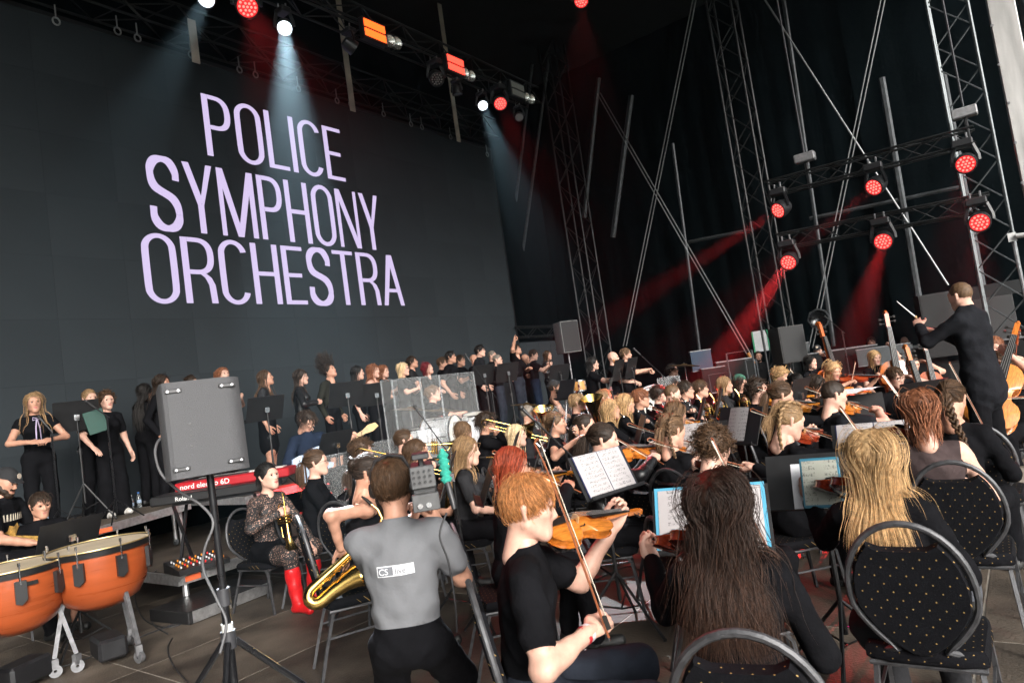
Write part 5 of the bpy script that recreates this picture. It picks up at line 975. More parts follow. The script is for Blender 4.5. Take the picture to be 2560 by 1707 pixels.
for k,(x,y) in enumerate([(130,50),(271,72),(317,88),(440,126),(551,160),(588,171),(686,203),(775,230),(806,238),(882,260),(945,283),(970,290),(1036,312),(1120,352)]):
    P=onx(x,y+8,XS+.1); t=thing('hanging_shackle','steel hanging shackle on the screen top, %s from the left'%['first','second','third','fourth','fifth','sixth','seventh','eighth','ninth','tenth','eleventh','twelfth','thirteenth','fourteenth'][k],'shackle',None,'shackles along the top of the screen'); mb=MB(); mb.tube([P+(0,0,.32),P+(0,0,.12)],.012,5); mb.obj('wire',CAB,t); mb=MB(); mb.tube([P+(0,.05*math.sin(a),.06+.06*math.cos(a)) for a in np.linspace(0,2*PI,13)[:-1]],.014,5,closed=True); mb.obj('ring',CAB,t,40)
for k,(x,y0,y1) in enumerate([(445,78,143),(785,20,245),(1020,10,310)]):
    t=thing('pale_strap','pale upright strip behind the truss, %s'%('above the S of the screen','over the middle of the screen','over the right part of the screen')[k],'strap',None,'pale strips above the screen'); a,b_=onx(x+(0 if k==0 else 14),y0-30,XS+.4),onx(x,y1,XS+.4); mb=MB(); mb.box((a+b_)/2,(.01,.07,np.linalg.norm(a-b_)/2)); mb.obj('strip',mat('pale_strip',(.5,.43,.37),.8,0,.3,3),t)
# ------------------------------------------------------------------ haze: even air in and round the stage
b=MB(); b.box((0,0,4.9),(910.,910.,7.5)); hz=b.obj('haze',[]); hz['kind']='stuff'; hz.data.materials.clear()
hm=bpy.data.materials.new('haze_air'); hm.use_nodes=True; n=hm.node_tree.nodes; n.remove(n['Principled BSDF']); v=n.new('ShaderNodeVolumePrincipled'); v.inputs['Color'].default_value=(.62,.86,.96,1); v.inputs['Density'].default_value=HAZE; v.inputs['Anisotropy'].default_value=.72
hm.node_tree.links.new(v.outputs[0],n['Material Output'].inputs['Volume']); hz.data.materials.append(hm)
# ------------------------------------------------------------------ risers
def riser(name,label,x0,x1,y0,y1,z,rot=0.,piv=None,legs=True,edge=.1):
    t=thing('stage_riser',label,'riser',None,'platforms on the stage'); piv=piv or (x1,y0); M=Matrix.Translation((piv[0],piv[1],0))@Matrix.Rotation(rot,4,'Z'); t.matrix_world=M
    X0,X1,Y0,Y1=x0-piv[0],x1-piv[0],y0-piv[1],y1-piv[1]; n=max(1,round((Y1-Y0)/1.6))
    for i in range(n): deck(X0+.02,X1-.02,Y0+.02+(Y1-Y0-.04)*i/n,Y0+.02+(Y1-Y0-.04)*(i+1)/n,t,z)
    for (a,b_) in (((X1,Y0),(X1,Y1)),((X0,Y0),(X1,Y0)),((X0,Y1),(X1,Y1))):
        m=MB(); c=((a[0]+b_[0])/2,(a[1]+b_[1])/2); hx=abs(a[0]-b_[0])/2+.012; hy=abs(a[1]-b_[1])/2-.013 if abs(a[1]-b_[1])>.1 else .012; m.box((c[0],c[1],z-.002-edge/2),(hx if abs(a[0]-b_[0])>.1 else .012,hy,edge/2)); m.box((c[0]+(.014 if abs(a[0]-b_[0])<.1 else 0),c[1],z-.002-edge*.5),(.003 if abs(a[0]-b_[0])<.1 else hx,hy-.004 if abs(a[1]-b_[1])>.1 else .0135,.006)); m.obj('edge_profile',ALU,t)
    if legs:
        k=0
        for yy in np.linspace(Y0+.1,Y1-.1,n+1):
            for xx in (X1-.09,X0+.09): m=MB(); m.tube([(xx,yy,.06),(xx,yy,z-edge)],.03,8); lg=m.obj('leg',ALU,t,40); m=MB(); m.lathe([(.02,-.02),(.05,-.02),(.05,.02),(.02,.02)],12,(xx,yy,.05),(0,1,0)); m.obj('caster',mat('caster_grey',(.12,.13,.14),.5,.2,.2),lg,40)
    return t
RL=riser('r','low platform with the bass player and the keyboards',-8.45,-6.72,3.2,6.15,.34)
riser('r','platform under the drum kit behind clear screens',-8.5,-6.15,6.2,8.7,.5); riser('r','long low platform under the percussion players',-8.45,-5.7,8.75,13.4,.34)
riser('r','long upper platform under the choir',-10.85,-8.55,5.05,14.9,.72); riser('r','angled upper platform under the women at the left end of the choir',-10.9,-9.02,3.36,4.9,.72,rad(20),(-9.02,3.36)); riser('r','upper platform end under the fair-haired woman with the bow',-10.9,-8.98,1.4,3.3,.72,rad(6),(-8.98,3.3))
for k,(P) in enumerate([(-8.995,3.5,.665),(-6.70,3.33,.285)]): m=MB(); m.box(P,(.004,.075,.026)); tag(m.obj('orange_sticker',mat('sticker_orange',(.75,.13,.04),.6,0,.05)),('orange sticker on the edge of the upper platform','orange sticker on the edge of the low platform')[k],'sticker')
# ------------------------------------------------------------------ the people
CHOIR=dict(sit=False,z0=.72,lean=2,group='singers of the choir')
def ch(who,x,y,xp,face,pose='down',**k): q=dict(CHOIR); q.update(k); return person(who,x,y,depth(onx(x,y,xp)),face,pose,**q)
ch('fair-haired singer with a lilac bow at her collar',78,925,-9.5,172,'front',hair=('long','dblond',.42),sleeve='cap',skin=1)
ch('fringed singer half hidden behind the curly-haired one',206,915,-10.1,140,'fold',hair=('pony','dblond',.2),turn=-10)
ch('curly-haired singer in front of the green folder',245,920,-9.75,150,'sway',hair=('curly','brown'),legs='wide',shoes='white',skin=2,turn=-8)
ch('dark-haired singer turned away left of the big loudspeaker',333,900,-10.3,50,'fold',hair=('long','black',.5),sleeve='long')
ch('dark-haired singer half behind the big loudspeaker',372,880,-9.8,110,'down',hair=('wavy','dark',.35),sleeve='long')
ch('singer of whom only the crown shows above the loudspeaker',440,882,-9.9,120,'fold',hair=('back','dark'))
ch('auburn-haired singer peeking over the loudspeaker',512,862,-9.8,120,'fold',hair=('bob','auburn'),turn=-20,tilt=-12)
ch('long-haired singer in a charcoal dress looking up',610,868,-9.1,100,'down',hair=('long','brown',.4),legs='skirt',top='char',tilt=-14,skin=1)
ch('singer in a leather jacket with hair held on top',692,866,-9.05,95,'mic',hair=('long','dark',.35),top='leather',sleeve='long',glasses='head',turn=-10)
ch('singer tossing a cloud of dark curls',757,852,-9.0,120,'down',hair=('wild','dark'),top='olive',sleeve='long',legs='shorts',tilt=-20)
ch('singer in a black tank top holding a microphone',822,856,-9.25,95,'down',hair=('long','black',.3),sleeve='tank',skin=2)
ch('bare-shouldered singer with auburn waves',858,852,-9.05,115,'front',hair=('wavy','auburn',.22),sleeve='tank',legs='wide')
ch('smiling red-brown-haired singer behind the bare-shouldered one',881,853,-9.8,115,'fold',hair=('wavy','auburn',.25))
ch('blond singer with glasses behind the clear screens',927,848,-9.1,110,'fold',hair=('bob','pblond'),glasses='clear')
ch('dark-bobbed singer in a charcoal blouse',947,832,-9.7,100,'fold',hair=('short','dark'),top='char',tilt=-10)
ch('singer with a crimson bob',982,846,-9.2,115,'front',hair=('bob','burg'),tilt=-12)
ch('singer in mirrored sunglasses behind the tall man',1016,834,-9.8,100,'fold',sex='m',hair=('short','brown'),glasses='sun')
ch('tall singer in a black t-shirt above the drummer',1036,820,-9.1,110,'down',sex='m',hair=('short','black'),sleeve='short')
ch('singer with glasses behind the tall man',1058,828,-9.8,120,'fold',sex='m',hair=('short','dark'),glasses='clear')
ch('black-haired singer in a dark shirt',1103,806,-8.9,105,'down',sex='m',hair=('short','black'),sleeve='long',top='shirt')
ch('bald singer behind the black-haired one',1090,826,-9.9,110,'fold',sex='m',hair=('bald','grey'))
ch('grizzled singer behind the one rubbing his nose',1131,817,-9.9,105,'fold',sex='m',hair=('buzz','grey'))
ch('balding singer with glasses rubbing his nose',1143,826,-9.2,100,'chin',sex='m',hair=('buzz','grey'),sleeve='long',glasses='clear',legs='jean')
ch('singer raising a horned hand above his head',1186,803,-9.0,110,'horns',sex='m',hair=('short','dark'),glasses='clear',tilt=-16,legs='jean')
ch('bald singer peeking behind the boy',1207,824,-9.9,110,'fold',sex='m',hair=('bald','grey'))
ch('brown-haired boy clapping his hands',1226,815,-9.4,100,'clap',sex='m',hair=('short','dark'),tilt=10,legs='navy')
ch('long-haired singer in a leather jacket with a raised fist',1258,816,-9.9,110,'mic',sex='m',hair=('long','brown',.4),top='leather',sleeve='long')
# percussion and rhythm
P_=dict(sit=False,lean=4,sex='m',group='percussion and rhythm players')
person('percussionist with dark shoulder-length curls',1362,835,13.,90,'drum',z0=.34,hair=('wavy','black',.12),**P_)
person('bald percussionist with a long ginger beard',1409,822,13.,100,'keys',z0=.34,hair=('bald','ginger'),beard=2,skin=2,**P_)
person('young percussionist with a brown quiff',1438,814,13.2,95,'drum',z0=.34,hair=('short','lbrown'),**P_)
person('percussionist in red goggles behind the tall cymbal',1545,850,13.4,100,'drum',z0=0,hair=('messy','black'),glasses='sun',**{**P_,'sit':True},chair=False)
person('bongo player in a black vest and backward cap',1274,890,12.,85,'rest',z0=.34,hair=('short','dark'),hat='capback',sleeve='tank',beard=1,sex='m',skin=1)
person('short-haired drummer behind the cymbals',995,904,10.3,75,'drum',z0=.5,sex='m',hair=('short','lbrown'),sleeve='short',tilt=-6,turn=-15,chair=False,skin=2)
person('bass guitarist in a navy hoodie looking down',706,966,8.3,150,'bassg',z0=.34,sex='m',hair=('messy','dark'),top='navy',sleeve='long',glasses='clear',tilt=38,chair=False,skin=0)
person('bearded timpanist in a round-badged cap',14,1108,6.3,125,'rest',sex='m',hair=('short','dark'),hat='cap',beard=1,tilt=22,skin=1,chair=False,legs='black')
person('dark-haired youth glaring beside the timpani',93,1160,6.5,160,'rest',sex='m',hair=('short','dark'),tilt=8,legs='shorts',skin=1)
# brass and saxophones
PICK.update({'grey-haired man behind the clear panel':dict(p=EUPH),'blond tuba player right of the clear panel':dict(p=EUPH)})
person('trumpeter in black lace and red boots',616,1094,6.2,138,'trumpet_rest',hair=('bun','black'),top='lace',sleeve='long',legs='lace',shoes='red',spread=.13,tilt=-6,skin=2)
person('trumpeter with glasses and a brown ponytail',728,1062,6.4,100,'lap',hair=('pony','brown',.25),sleeve='long',glasses='clear',skin=2)
person('young curly brown-haired trombonist',832,1036,7.,95,'trombone',sex='m',hair=('curly','brown'),sleeve='long',tilt=6,skin=2)
person('man with tied-back hair blowing a silver trumpet',930,1012,7.6,85,'trumpet',sex='m',hair=('back','brown'),sleeve='short')
person('saxophonist with straight brown hair below her shoulders',956,1042,6.,95,'sax',hair=('long','brown',.3),sleeve='short',tilt=8)
person('saxophonist with golden-brown waves',1074,1036,5.9,98,'sax',hair=('wavy','dblond',.3),sleeve='short',top='char',tilt=4,skin=2)
person('brown-haired player half hidden behind the drums',1066,992,8.1,60,'lap',hair=('bob','lbrown'))
person('baritone saxophonist bending forward beside the cameraman',846,1086,4.6,80,'rest',hair=('bun','dark'),sleeve='tank',lean=16,tilt=10,turn=-12,skin=1,armsW={'R':(atd(783,1258,4.3),(.5,-1,.3),(0,0,-1),'relax'),'L':(atd(850,1240,4.6),(-.8,-.3,-.2),(0,0,-1),'relax')})
person('dark-haired trombonist with glasses',1117,970,8.,85,'trombone',sex='m',hair=('messy','dark'),sleeve='long',glasses='clear')
person('pale blond player resting behind a black stand',1187,1000,7.5,95,'fold',hair=('long','pblond',.3),sleeve='tank',skin=2)
person('grey-haired man behind the clear panel',1214,950,9.3,80,'tuba',sex='m',hair=('buzz','grey'),top='char')
person('blond tuba player right of the clear panel',1327,925,9.,85,'tuba',sex='m',hair=('short','dblond'),sleeve='long')
person('flautist with a loose bun and bare shoulders',1278,972,7.2,95,'flute',hair=('bun','lbrown'),sleeve='cap',skin=1,glasses='head')
person('flautist with a dark ponytail and striped top',1345,977,7.,95,'flute',hair=('pony','dark',.25),sleeve='long',top='char')
person('euphonium player in orange sunglasses',1389,914,9.6,90,'horn',sex='m',hair=('short','dblond'),glasses='sun')
person('clarinettist with strawberry blond waves',1403,940,8.2,85,'clarinet',hair=('wavy','blond',.35),sleeve='long')
person('clarinettist with long orange-lit hair and sunglasses on top',1437,927,8.3,85,'clarinet',hair=('long','blond',.35),sleeve='long',glasses='head')
person('clarinettist with glasses and short reddish hair',1472,915,8.6,88,'clarinet',sex='m',hair=('short','auburn'),sleeve='long',glasses='clear',top='shirt')
person('bearded oboist with cropped hair',1545,905,8.6,85,'clarinet',sex='m',hair=('buzz','lbrown'),beard=1,sleeve='long',tilt=10,top='shirt')
person('bespectacled horn player with straight dark hair',1575,896,9.,90,'horn',hair=('short','dark'),glasses='clear',top='char')
person('horn player with short brown hair',1609,893,9.4,85,'horn',sex='m',hair=('short','brown'),sleeve='long')
person('dark curly-haired player behind the clarinets',1514,905,10.,80,'rest',sex='m',hair=('curly','dark'))
person('player in a blue cap behind the clear panel',1680/1.0884,962/1.0884,10.4,60,'rest',sex='m',hair=('short','dark'),hat='capback')
person('horn player with fair hair tucked behind her ear',1665,884,9.9,90,'horn',hair=('bob','dblond'),top='char',sleeve='long')
person('horn player in a green kerchief',1700,880,10.2,95,'horn',hair=('bob','dark'),hat='kerchief',sleeve='long')
# strings, far side
V_=dict(group='string players')
PICK.update({'violinist in a black blazer with dark curls':dict(v=2,desc='orange violin'),})
person('violinist in a black blazer with dark curls',1741,896,7.4,100,'violin',hair=('curly','dark'),sleeve='long',**V_)
person('violist with a dark ponytail in a leather jacket',1387,1010,4.9,90,'violin',hair=('pony','dark',.3),top='leather',sleeve='long',tilt=10,skin=2,**V_)
person('violinist with tousled blond curls',1794,864,9.8,115,'violin',sex='m',hair=('curly','blond'),sleeve='long',tilt=14,**V_)
person('violinist with sunglasses pushed up in dark hair',1830,880,9.,120,'violin',hair=('bun','black'),tilt=24,glasses='head',**V_)
person('long-haired violinist wearing dark sunglasses',1876,886,7.6,100,'violin',sex='m',hair=('long','dark',.35),sleeve='long',glasses='sun',tilt=10,**V_)
person('woman violinist with golden curls',1914,852,9.6,140,'violin',hair=('wavy','blond',.12),top='char',tilt=18,**V_)
person('grey-brown-haired violist with a hair clip',1795,908,6.,70,'violin',hair=('pony','brown',.2),sleeve='long',tilt=14,**V_)
person('violinist with a buzz cut and glasses',1916,908,5.7,65,'violin',sex='m',hair=('buzz','dark'),sleeve='short',top='shirt',tilt=12,skin=2,**V_)
person('fair-braided violinist in a black top',1812,966,4.55,62,'violin',hair=('braids','dblond'),sleeve='long',tilt=20,skin=2,**V_)
person('long-haired violinist behind the twin-braided one',1552,950,6.6,62,'violin',hair=('long','lbrown',.4),sleeve='long',tilt=6,**V_)
person('violinist with two plaits and a ribbed jumper',1545,990,5.1,45,'violin',hair=('braids','lbrown'),sleeve='long',tilt=12,**V_)
person('violinist with a mop of dark brown curls',1640,1030,3.9,35,'violin',sex='m',hair=('curly','brown'),sleeve='long',tilt=18,**V_)
person('dark-haired double bassist with a cross necklace',1862,832,12.,120,'bass',hair=('long','black',.2),sleeve='long',sit=False,crouch=1,lean=4,skin=2,**V_)
person('blond double bassist in a black polo neck',2010,822,11.4,150,'bass',hair=('long','blond',.25),sleeve='short',sit=False,crouch=1,lean=4,tilt=8,skin=2,**V_)
person('cellist with glasses and a thin moustache',2056,868,7.7,140,'cello',sex='m',hair=('short','brown'),glasses='clear',sleeve='short',tilt=8,**V_)
person('dark-haired cellist behind the man with glasses',2097,836,10.4,150,'cello',hair=('pony','dark',.15),tilt=16,**V_)
CB=atd(2263,985,6.35); CT=atd(2320,800,6.75); cv=nrm(CT-CB); cz=-nrm(ray(2290,900)); cz=nrm(cz-cv*(cz@cv)); cx=np.cross(cv,cz)
PICK['cellist with bare arms at the right edge']=dict(v=0,W=Mat(CB,cx,cv,cz),bowW=(atd(2232,918,6.1),atd(2380,912,6.2)))
person('cellist with bare arms at the right edge',2303,836,6.95,215,'cello',armsW={'L':(CB+cv*.93-cz*.02,(-1,.2,-.5),(.3,-.6,.3),'curl'),'R':(atd(2228,914,6.15),(1,-.2,-.4),(-.2,-.2,-1),'grip')},hair=('curly','brown'),sleeve='tank',tilt=10,skin=2,legs='cap',**V_)
person('auburn-haired cellist behind the bare-armed one',2287,797,8.2,195,'cello',sex='m',hair=('back','auburn'),sleeve='short',tilt=16,**V_)
# technicians
T_=dict(sit=False,lean=2,sex='m',group='stage technicians')
person('balding stagehand in a grey jumper with hands on his hips',1742,818,16.4,175,'hips',top='char',sleeve='long',hair=('buzz','dark'),glasses='clear',beard=1,**T_)
person('bald bearded technician at the sound desk',2078,786,15.,185,'keys',sleeve='long',hair=('bald','auburn'),beard=1,skin=2,**{**T_,'z0':-.15})
person('technician behind the open laptop lid',2002,786,15.6,180,'keys',hair=('short','black'),**{**T_,'z0':-.15})
person('technician in a cap beside the monitor desk',1878,806,15.,180,'keys',hair=('short','dark'),hat='cap',glasses='clear',**{**T_,'z0':-.15})
# near strings, conductor, cameraman
person('conductor in a black tailcoat with raised baton',2205,680,6.2,-62,'conduct',sit=False,z0=.2,sex='m',hair=('buzz','lbrown'),sleeve='long',top='shirt',lean=1,turn=-8,tilt=4,skin=2,group='conductor',coat=True)
PICK.update({'ginger-haired violinist in a black t-shirt':dict(v=0,desc='amber violin',bow=((0,.06,.02),(-.05,-.22,1))),'brunette violinist with hair down her back':dict(v=1,desc='dark red violin',vdir=(-.60,.78,-.24),bow=((-.02,.05,.05),(-.35,.35,.9))),'blond violinist with hair down to her waist':dict(v=1,desc='red violin',vdir=(-.66,.74,-.16),bow=((-.05,.03,.03),(-.45,.1,.88))),'auburn-haired violinist in a sleeveless vest':dict(v=1,vdir=(-.5,.85,-.12),bow=((-.05,.03,.03),(-.4,.1,.9))),'violinist with a long plait down her back':dict(v=0,bow=((-.05,.03,.03),(-.3,.1,.95)))})
GV=person('ginger-haired violinist in a black t-shirt',1216,1165,2.62,92,'violin',chair=False,sex='m',hair=('short','ginger'),top='black',legs='jean',tilt=10,skin=2,lean=6,spread=.16,arms={'R':((.14,.20,-.27),(.9,-.7,-.5),(-.6,-.2,-.8),'grip')},**V_)
person('woman with copper-red bobbed hair and round sunglasses',1178,1072,4.25,80,'violin',hair=('bob','red'),sleeve='long',glasses='sun',**V_)
person(chair=False,who='brunette violinist with hair down her back',x=1652,y=1166,d=2.3,face=8,pose='violin',hair=('wavy','chest',.40),sleeve='long',lean=10,arms={'R':((.20,.26,-.32),(.45,-.7,-.7),(-.6,-.2,-.8),'grip')},**V_)
person(chair=False,who='blond violinist with hair down to her waist',x=2008,y=1055,d=2.85,face=10,pose='violin',hair=('long','blond',.29),sleeve='long',lean=10,arms={'R':((.20,.28,-.28),(.45,-.6,-.8),(-.6,-.2,-.8),'grip')},shoes='dirty',legs='char',**V_)
person(chair=False,who='auburn-haired violinist in a sleeveless vest',x=2114,y=948,d=3.75,face=-5,pose='violin',hair=('bob','auburn',.2),top='vest',sleeve='none',legs='gjean',tilt=14,skin=2,lean=10,arms={'R':((.20,.28,-.28),(.45,-.6,-.8),(-.6,-.2,-.8),'grip')},**V_)
person(chair=False,who='violinist with a long plait down her back',x=2186,y=918,d=4.4,face=15,pose='violin',hair=('braid','brown'),sleeve='long',tilt=24,lean=10,arms={'R':((.2,.26,-.3),(.45,-.6,-.8),(-.6,-.2,-.8),'grip')},**V_)
CM=person('cameraman in a grey t-shirt seen from behind',903,1116,3.1,12,'shoulder',sit=False,crouch=1,sex='m',hair=('short','brown'),top='grey',hat='phones',skin=1,lean=4,group='camera crew',legs='black')
# ------------------------------------------------------------------ chairs placed on their own
def chair_at(x,y,face,label,z0=0.,zt=.95):
    P=onz(x,y,zt+z0); yaw=face_dir(P,face); M=Matrix.Translation((P[0],P[1],z0))@Matrix.Rotation(yaw,4,'Z')@Matrix.Translation((0,.285,0)); inst(CHAIR,'banquet_chair',M,label,'chair','banquet chairs of the orchestra')
chair_at(1078,1346,88,'black dotted chair under the ginger-haired violinist, seen edge-on'); chair_at(1690,1462,10,'empty black dotted chair cut by the bottom edge'); chair_at(2060,1209,8,'black dotted chair behind the blond violinist, largest in view'); chair_at(2178,1066,4,'black dotted chair behind the sleeveless violinist'); chair_at(2232,979,6,'black dotted chair behind the violinist with the plait')
chair_at(1500,1195,70,'dark chair seen edge-on left of the brunette violinist'); chair_at(1530,1082,40,'black dotted chair with a bow lying across its top',zt=.95); chair_at(765,1156,40,'black dotted chair with the baritone saxophone before it'); chair_at(1745,945,60,'light-catching dotted chair behind the music page'); chair_at(1725,960,70,'second light-catching dotted chair beside the first'); chair_at(1195,905,120,'silver-rimmed chair behind the bongo player',.34)
# ------------------------------------------------------------------ music stands
def ms(x,y,d,face,label,sheet=None,sl=None,z0=0.): P=atd(x,y,d); music_stand(P,face,label,sheet,sl,z0=z0)
ms(1632,1195,2.95,10,'stand in front of the brunette violinist','blue','open pages in a light blue folder before the brunette violinist')
ms(1388,1086,4.42,-46,'stand with pink-lit pages in the middle of the orchestra','dblue','pink-lit open pages clipped in a dark blue folder')
ms(2012,1020,4.3,6,'stand in front of the sleeveless violinist','dblue','bright open ring-bound pages before the sleeveless violinist')
ms(1880,1105,3.45,8,'black stand holding a tablet computer')
ms(1598,1015,5.3,20,'stand between the plaited and the curly-haired violinists','one','single white page right of the plaited violinist'); ms(1696,978,5.6,50,'stand with a yellowed page','old','yellowed page leaning among the empty chairs')
for i,(x,y,d,f,lb) in enumerate([(815,1095,5.6,100,'black stand in front of the trumpeter with glasses'),(1030,1090,5.0,95,'black stand with a blue folder edge beside the camera'),(1120,1105,4.9,88,'black stand in front of the golden-brown saxophonist'),(1180,1030,6.6,95,'black stand left of the blond player'),(1235,1055,6.2,95,'black stand in front of the pale blond player'),(1265,990,7.2,90,'black stand in front of the loose-bun flautist'),(1325,1040,6.4,88,'black stand with a red folder before the flautists'),(1470,985,7.2,85,'black stand in front of the orange-lit clarinettist'),(1530,945,8.2,90,'black stand in front of the oboist'),(1610,945,7.6,88,'black stand with blue pages before the horn player'),(1650,925,7.6,88,'black stand right of the horn player'),(1740,905,8.8,95,'black stand in front of the kerchiefed horn player'),(1835,905,7.0,110,'black stand in front of the sunglassed violinist'),(2120,905,7.0,150,'black stand in front of the cellists'),(1400,890,10.6,95,'black stand in front of the bongo player'),(1300,895,11.,60,'black stand left of the bongo player'),(610,938,8.6,150,'black stand before the charcoal-dressed singer'),(770,1020,7.2,130,'black stand tilted before the bass guitarist'),(175,955,8.6,170,'black stand before the fringed singer'),(795,905,9.0,150,'black stand before the tank-top singer'),(862,905,9.4,150,'black stand before the bare-shouldered singer'),(1110,860,12.,140,'black stand before the black-haired singer'),(1165,855,12.2,140,'black stand before the singer rubbing his nose'),(1285,855,13.2,140,'black stand with a red edge before the long-haired singer'),(1420,850,12.2,110,'black stand before the bald percussionist'),(1450,845,12.4,110,'black stand before the quiffed percussionist'),(160,1230,5.6,150,'low black stand between the timpani and the youth'),(1960,945,6.0,0,'wide black stand carrying the conductor\'s score')]):
    P=atd(x,y,d); z0=.72 if lb.endswith('singer') or 'nose' in lb else (.34 if 'bongo' in lb or 'percussionist' in lb or 'bass guitarist' in lb else 0.)
    music_stand(P,f,lb,'one' if i in(9,) else None,'blue-edged page on the stand of the horn player' if i==9 else None,z0=z0)
P=atd(1958,900,5.9); sc=thing('conductor_score','large white open score lying on the conductor\'s stand','sheet music',yawM(P,face_dir(P,-60)))
for k in (-1,1):
    m=MB(); V=[];F=[]
    for i in range(7): t=i/6; V+=[(k*.24*t,-.17,.012*math.sin(PI*t)+.006),(k*.24*t,.17,.012*math.sin(PI*t)+.006)]
    F=[(2*i,2*i+2,2*i+3,2*i+1)[::k] for i in range(6)]; m.add(V,F); m.obj('page',mat('score_paper',(.74,.75,.78),.7,0,.05),sc,60)
tb=atd(1886,1108,3.24); M=yawM(tb,face_dir(tb,8))@Matrix.Rotation(rad(-20),4,'X'); t=thing('tablet','tablet computer in a blue case showing a music page','tablet',M); m=MB(); m.box((0,0,0),(.088,.006,.118),bev=.004); m.obj('case',mat('tablet_blue',(.03,.16,.24),.5,0,.1),t); m=MB(); m.box((0,-.0075,0),(.078,.001,.104)); m.obj('screen_glass',paper_mat('tablet_page',(.36,.37,.32)),t)
pg=yawM(atd(1842,1116,3.38),face_dir(tb,8))@Matrix.Rotation(rad(-20),4,'X'); m=MB(); m.box((0,.002,0),(.075,.0015,.11)); o=m.obj('loose_page',mat('score_paper',(.74,.75,.78),.7,0,.05)); o.matrix_world=pg@Matrix.Translation((.03,0,0)); tag(o,'white page behind the tablet on the black stand','sheet music')
P=atd(220,968,8.4); m=MB(); m.box((0,0,0),(.11,.008,.14),bev=.004); o=m.obj('green_folder',mat('folder_green',(.012,.055,.042),.6,0,.1)); o.matrix_world=yawM(P,face_dir(P,170))@Matrix.Rotation(rad(12),4,'Y'); tag(o,'dark green folder before the curly-haired singer','folder')
# ------------------------------------------------------------------ loudspeakers
SPK=mat('speaker_paint',(.075,.075,.08),.75,0,.12,160,.35,300); GRL=mat('speaker_grille',(.006,.006,.007),.7,0,.2,200)
def speaker(label,P,yaw,w,h,dp,grille=1,tilt=0,m=None,roll=0):
    M=yawM(P,yaw)@Matrix.Rotation(tilt,4,'X')@Matrix.Rotation(roll,4,'Y'); t=thing('loudspeaker',label,'loudspeaker',M,'loudspeakers'); m_=m or SPK
    b=MB(); pol=[(-w*.5,dp*.5),(-w*.5,-dp*.2),(-w*.38,-dp*.5),(w*.38,-dp*.5),(w*.5,-dp*.2),(w*.5,dp*.5)]
    if not grille: pol=[(-w*.5,dp*.5),(-w*.5,-dp*.38),(-w*.47,-dp*.46),(-w*.42,-dp*.5),(w*.26,-dp*.5),(w*.36,-dp*.47),(w*.44,-dp*.40),(w*.5,-dp*.28),(w*.5,dp*.5)]
    b.prism(pol,-h/2,h/2); b.obj('cabinet',m_,t,25); g=MB(); g.box((0,dp*.5+.006,0),(w*.48,.006,h*.485),bev=.004); g.obj('grille',GRL,t)
    if not grille:
        for sx in (-1,1):
            for sz in (-1,1):
                c=np.array([sx*w*.33-.02*w,-dp*.5-.004,sz*h*.405]); g=MB(); g.box(c,(.036,.004,.009),bev=.003); br=g.obj('bracket',mat('bracket_black',(.03,.03,.032),.4,.4,.1),t)
                for k in (-1,1): g=MB(); g.tube([c+(k*.022,-.003,0),c+(k*.022,-.007,0)],.005,8); g.obj('screw',CHROME(),br)
        for k in range(3): g=MB(); g.tube([(-w*.2,-dp*.5+.002,.02-.05*k),(-w*.2,-dp*.5-.003,.02-.05*k)],.006,8); g.obj('socket',BLACKP(),t)
    return t
def spk_stand(label,B,ztop,r=.55,rot=0.,hub=.72,col=None):
    t=thing('speaker_stand',label,'speaker stand',Matrix.Translation(Vector(B)),'loudspeaker stands'); m=col or mat('stand_tube',(.016,.016,.018),.3,.4,.1)
    q=MB(); q.tube([(0,0,hub-.35),(0,0,ztop*.6)],.021,12); q.tube([(0,0,ztop*.6),(0,0,ztop)],.0175,12); q.obj('pole',m,t,40); q=MB(); q.tube([(0,0,hub-.03),(0,0,hub+.05)],.034,12); q.tube([(0,0,ztop*.6-.05),(0,0,ztop*.6+.03)],.03,12); q.obj('collar',mat('collar_black',(.05,.05,.055),.4,.2,.1),t,40); q=MB(); q.tube([(0,0,hub+.05),(0,0,hub+.085)],.026,12); q.obj('white_band',mat('tape_white',(.6,.6,.58),.6,0,.1),t,40)
    for i in range(3):
        a=rot+i*2*PI/3; c,s=math.cos(a),math.sin(a); q=MB(); q.tube([(.03*c,.03*s,hub),(r*c,r*s,.02)],.0155,8); lg=q.obj('leg',m,t,40); q=MB(); q.tube([(0,0,hub-.33),(r*.55*c,r*.55*s,hub*.45+.01)],.009,6); q.obj('brace',m,t,40); q=MB(); q.sph((r*c,r*s,.022),.022,8); q.obj('rubber_foot',BLACKP(),lg,60)
    return t
P=atd(466,985,3.25); fy=face_dir(P,-6); speaker('big dark grey loudspeaker back on a tripod, largest in view',P,fy,.345,.435,.3,0,rad(-4)); spk_stand('black tripod speaker stand with a white band in front of the riser',(P[0]-.02,P[1]+.02,0),P[2]-.2,.62,rad(200),.66)
cb=MB(); base=np.array(P); cr=[atd(380,1000,3.3),atd(362,1015,3.3),atd(357,1045,3.3),atd(372,1090,3.3),atd(415,1130,3.28),atd(462,1160,3.25),atd(490,1200,3.22),atd(470,1260,3.2),atd(468,1310,3.2),atd(500,1380,3.2),atd(520,1430,3.18),atd(505,1500,3.1)]
def smooth(pts,k=5):
    pts=[np.asarray(p,float) for p in pts]; out=[]
    for i in range(len(pts)-1):
        p0,p1,p2,p3=pts[max(i-1,0)],pts[i],pts[i+1],pts[min(i+2,len(pts)-1)]
        for j in range(k): t=j/k; out.append(.5*(2*p1+(p2-p0)*t+(2*p0-5*p1+4*p2-p3)*t*t+(3*p1-p0-3*p2+p3)*t**3))
    return out+[pts[-1]]
CBL=mat('cable_rubber',(.022,.022,.024),.55,0,.1)
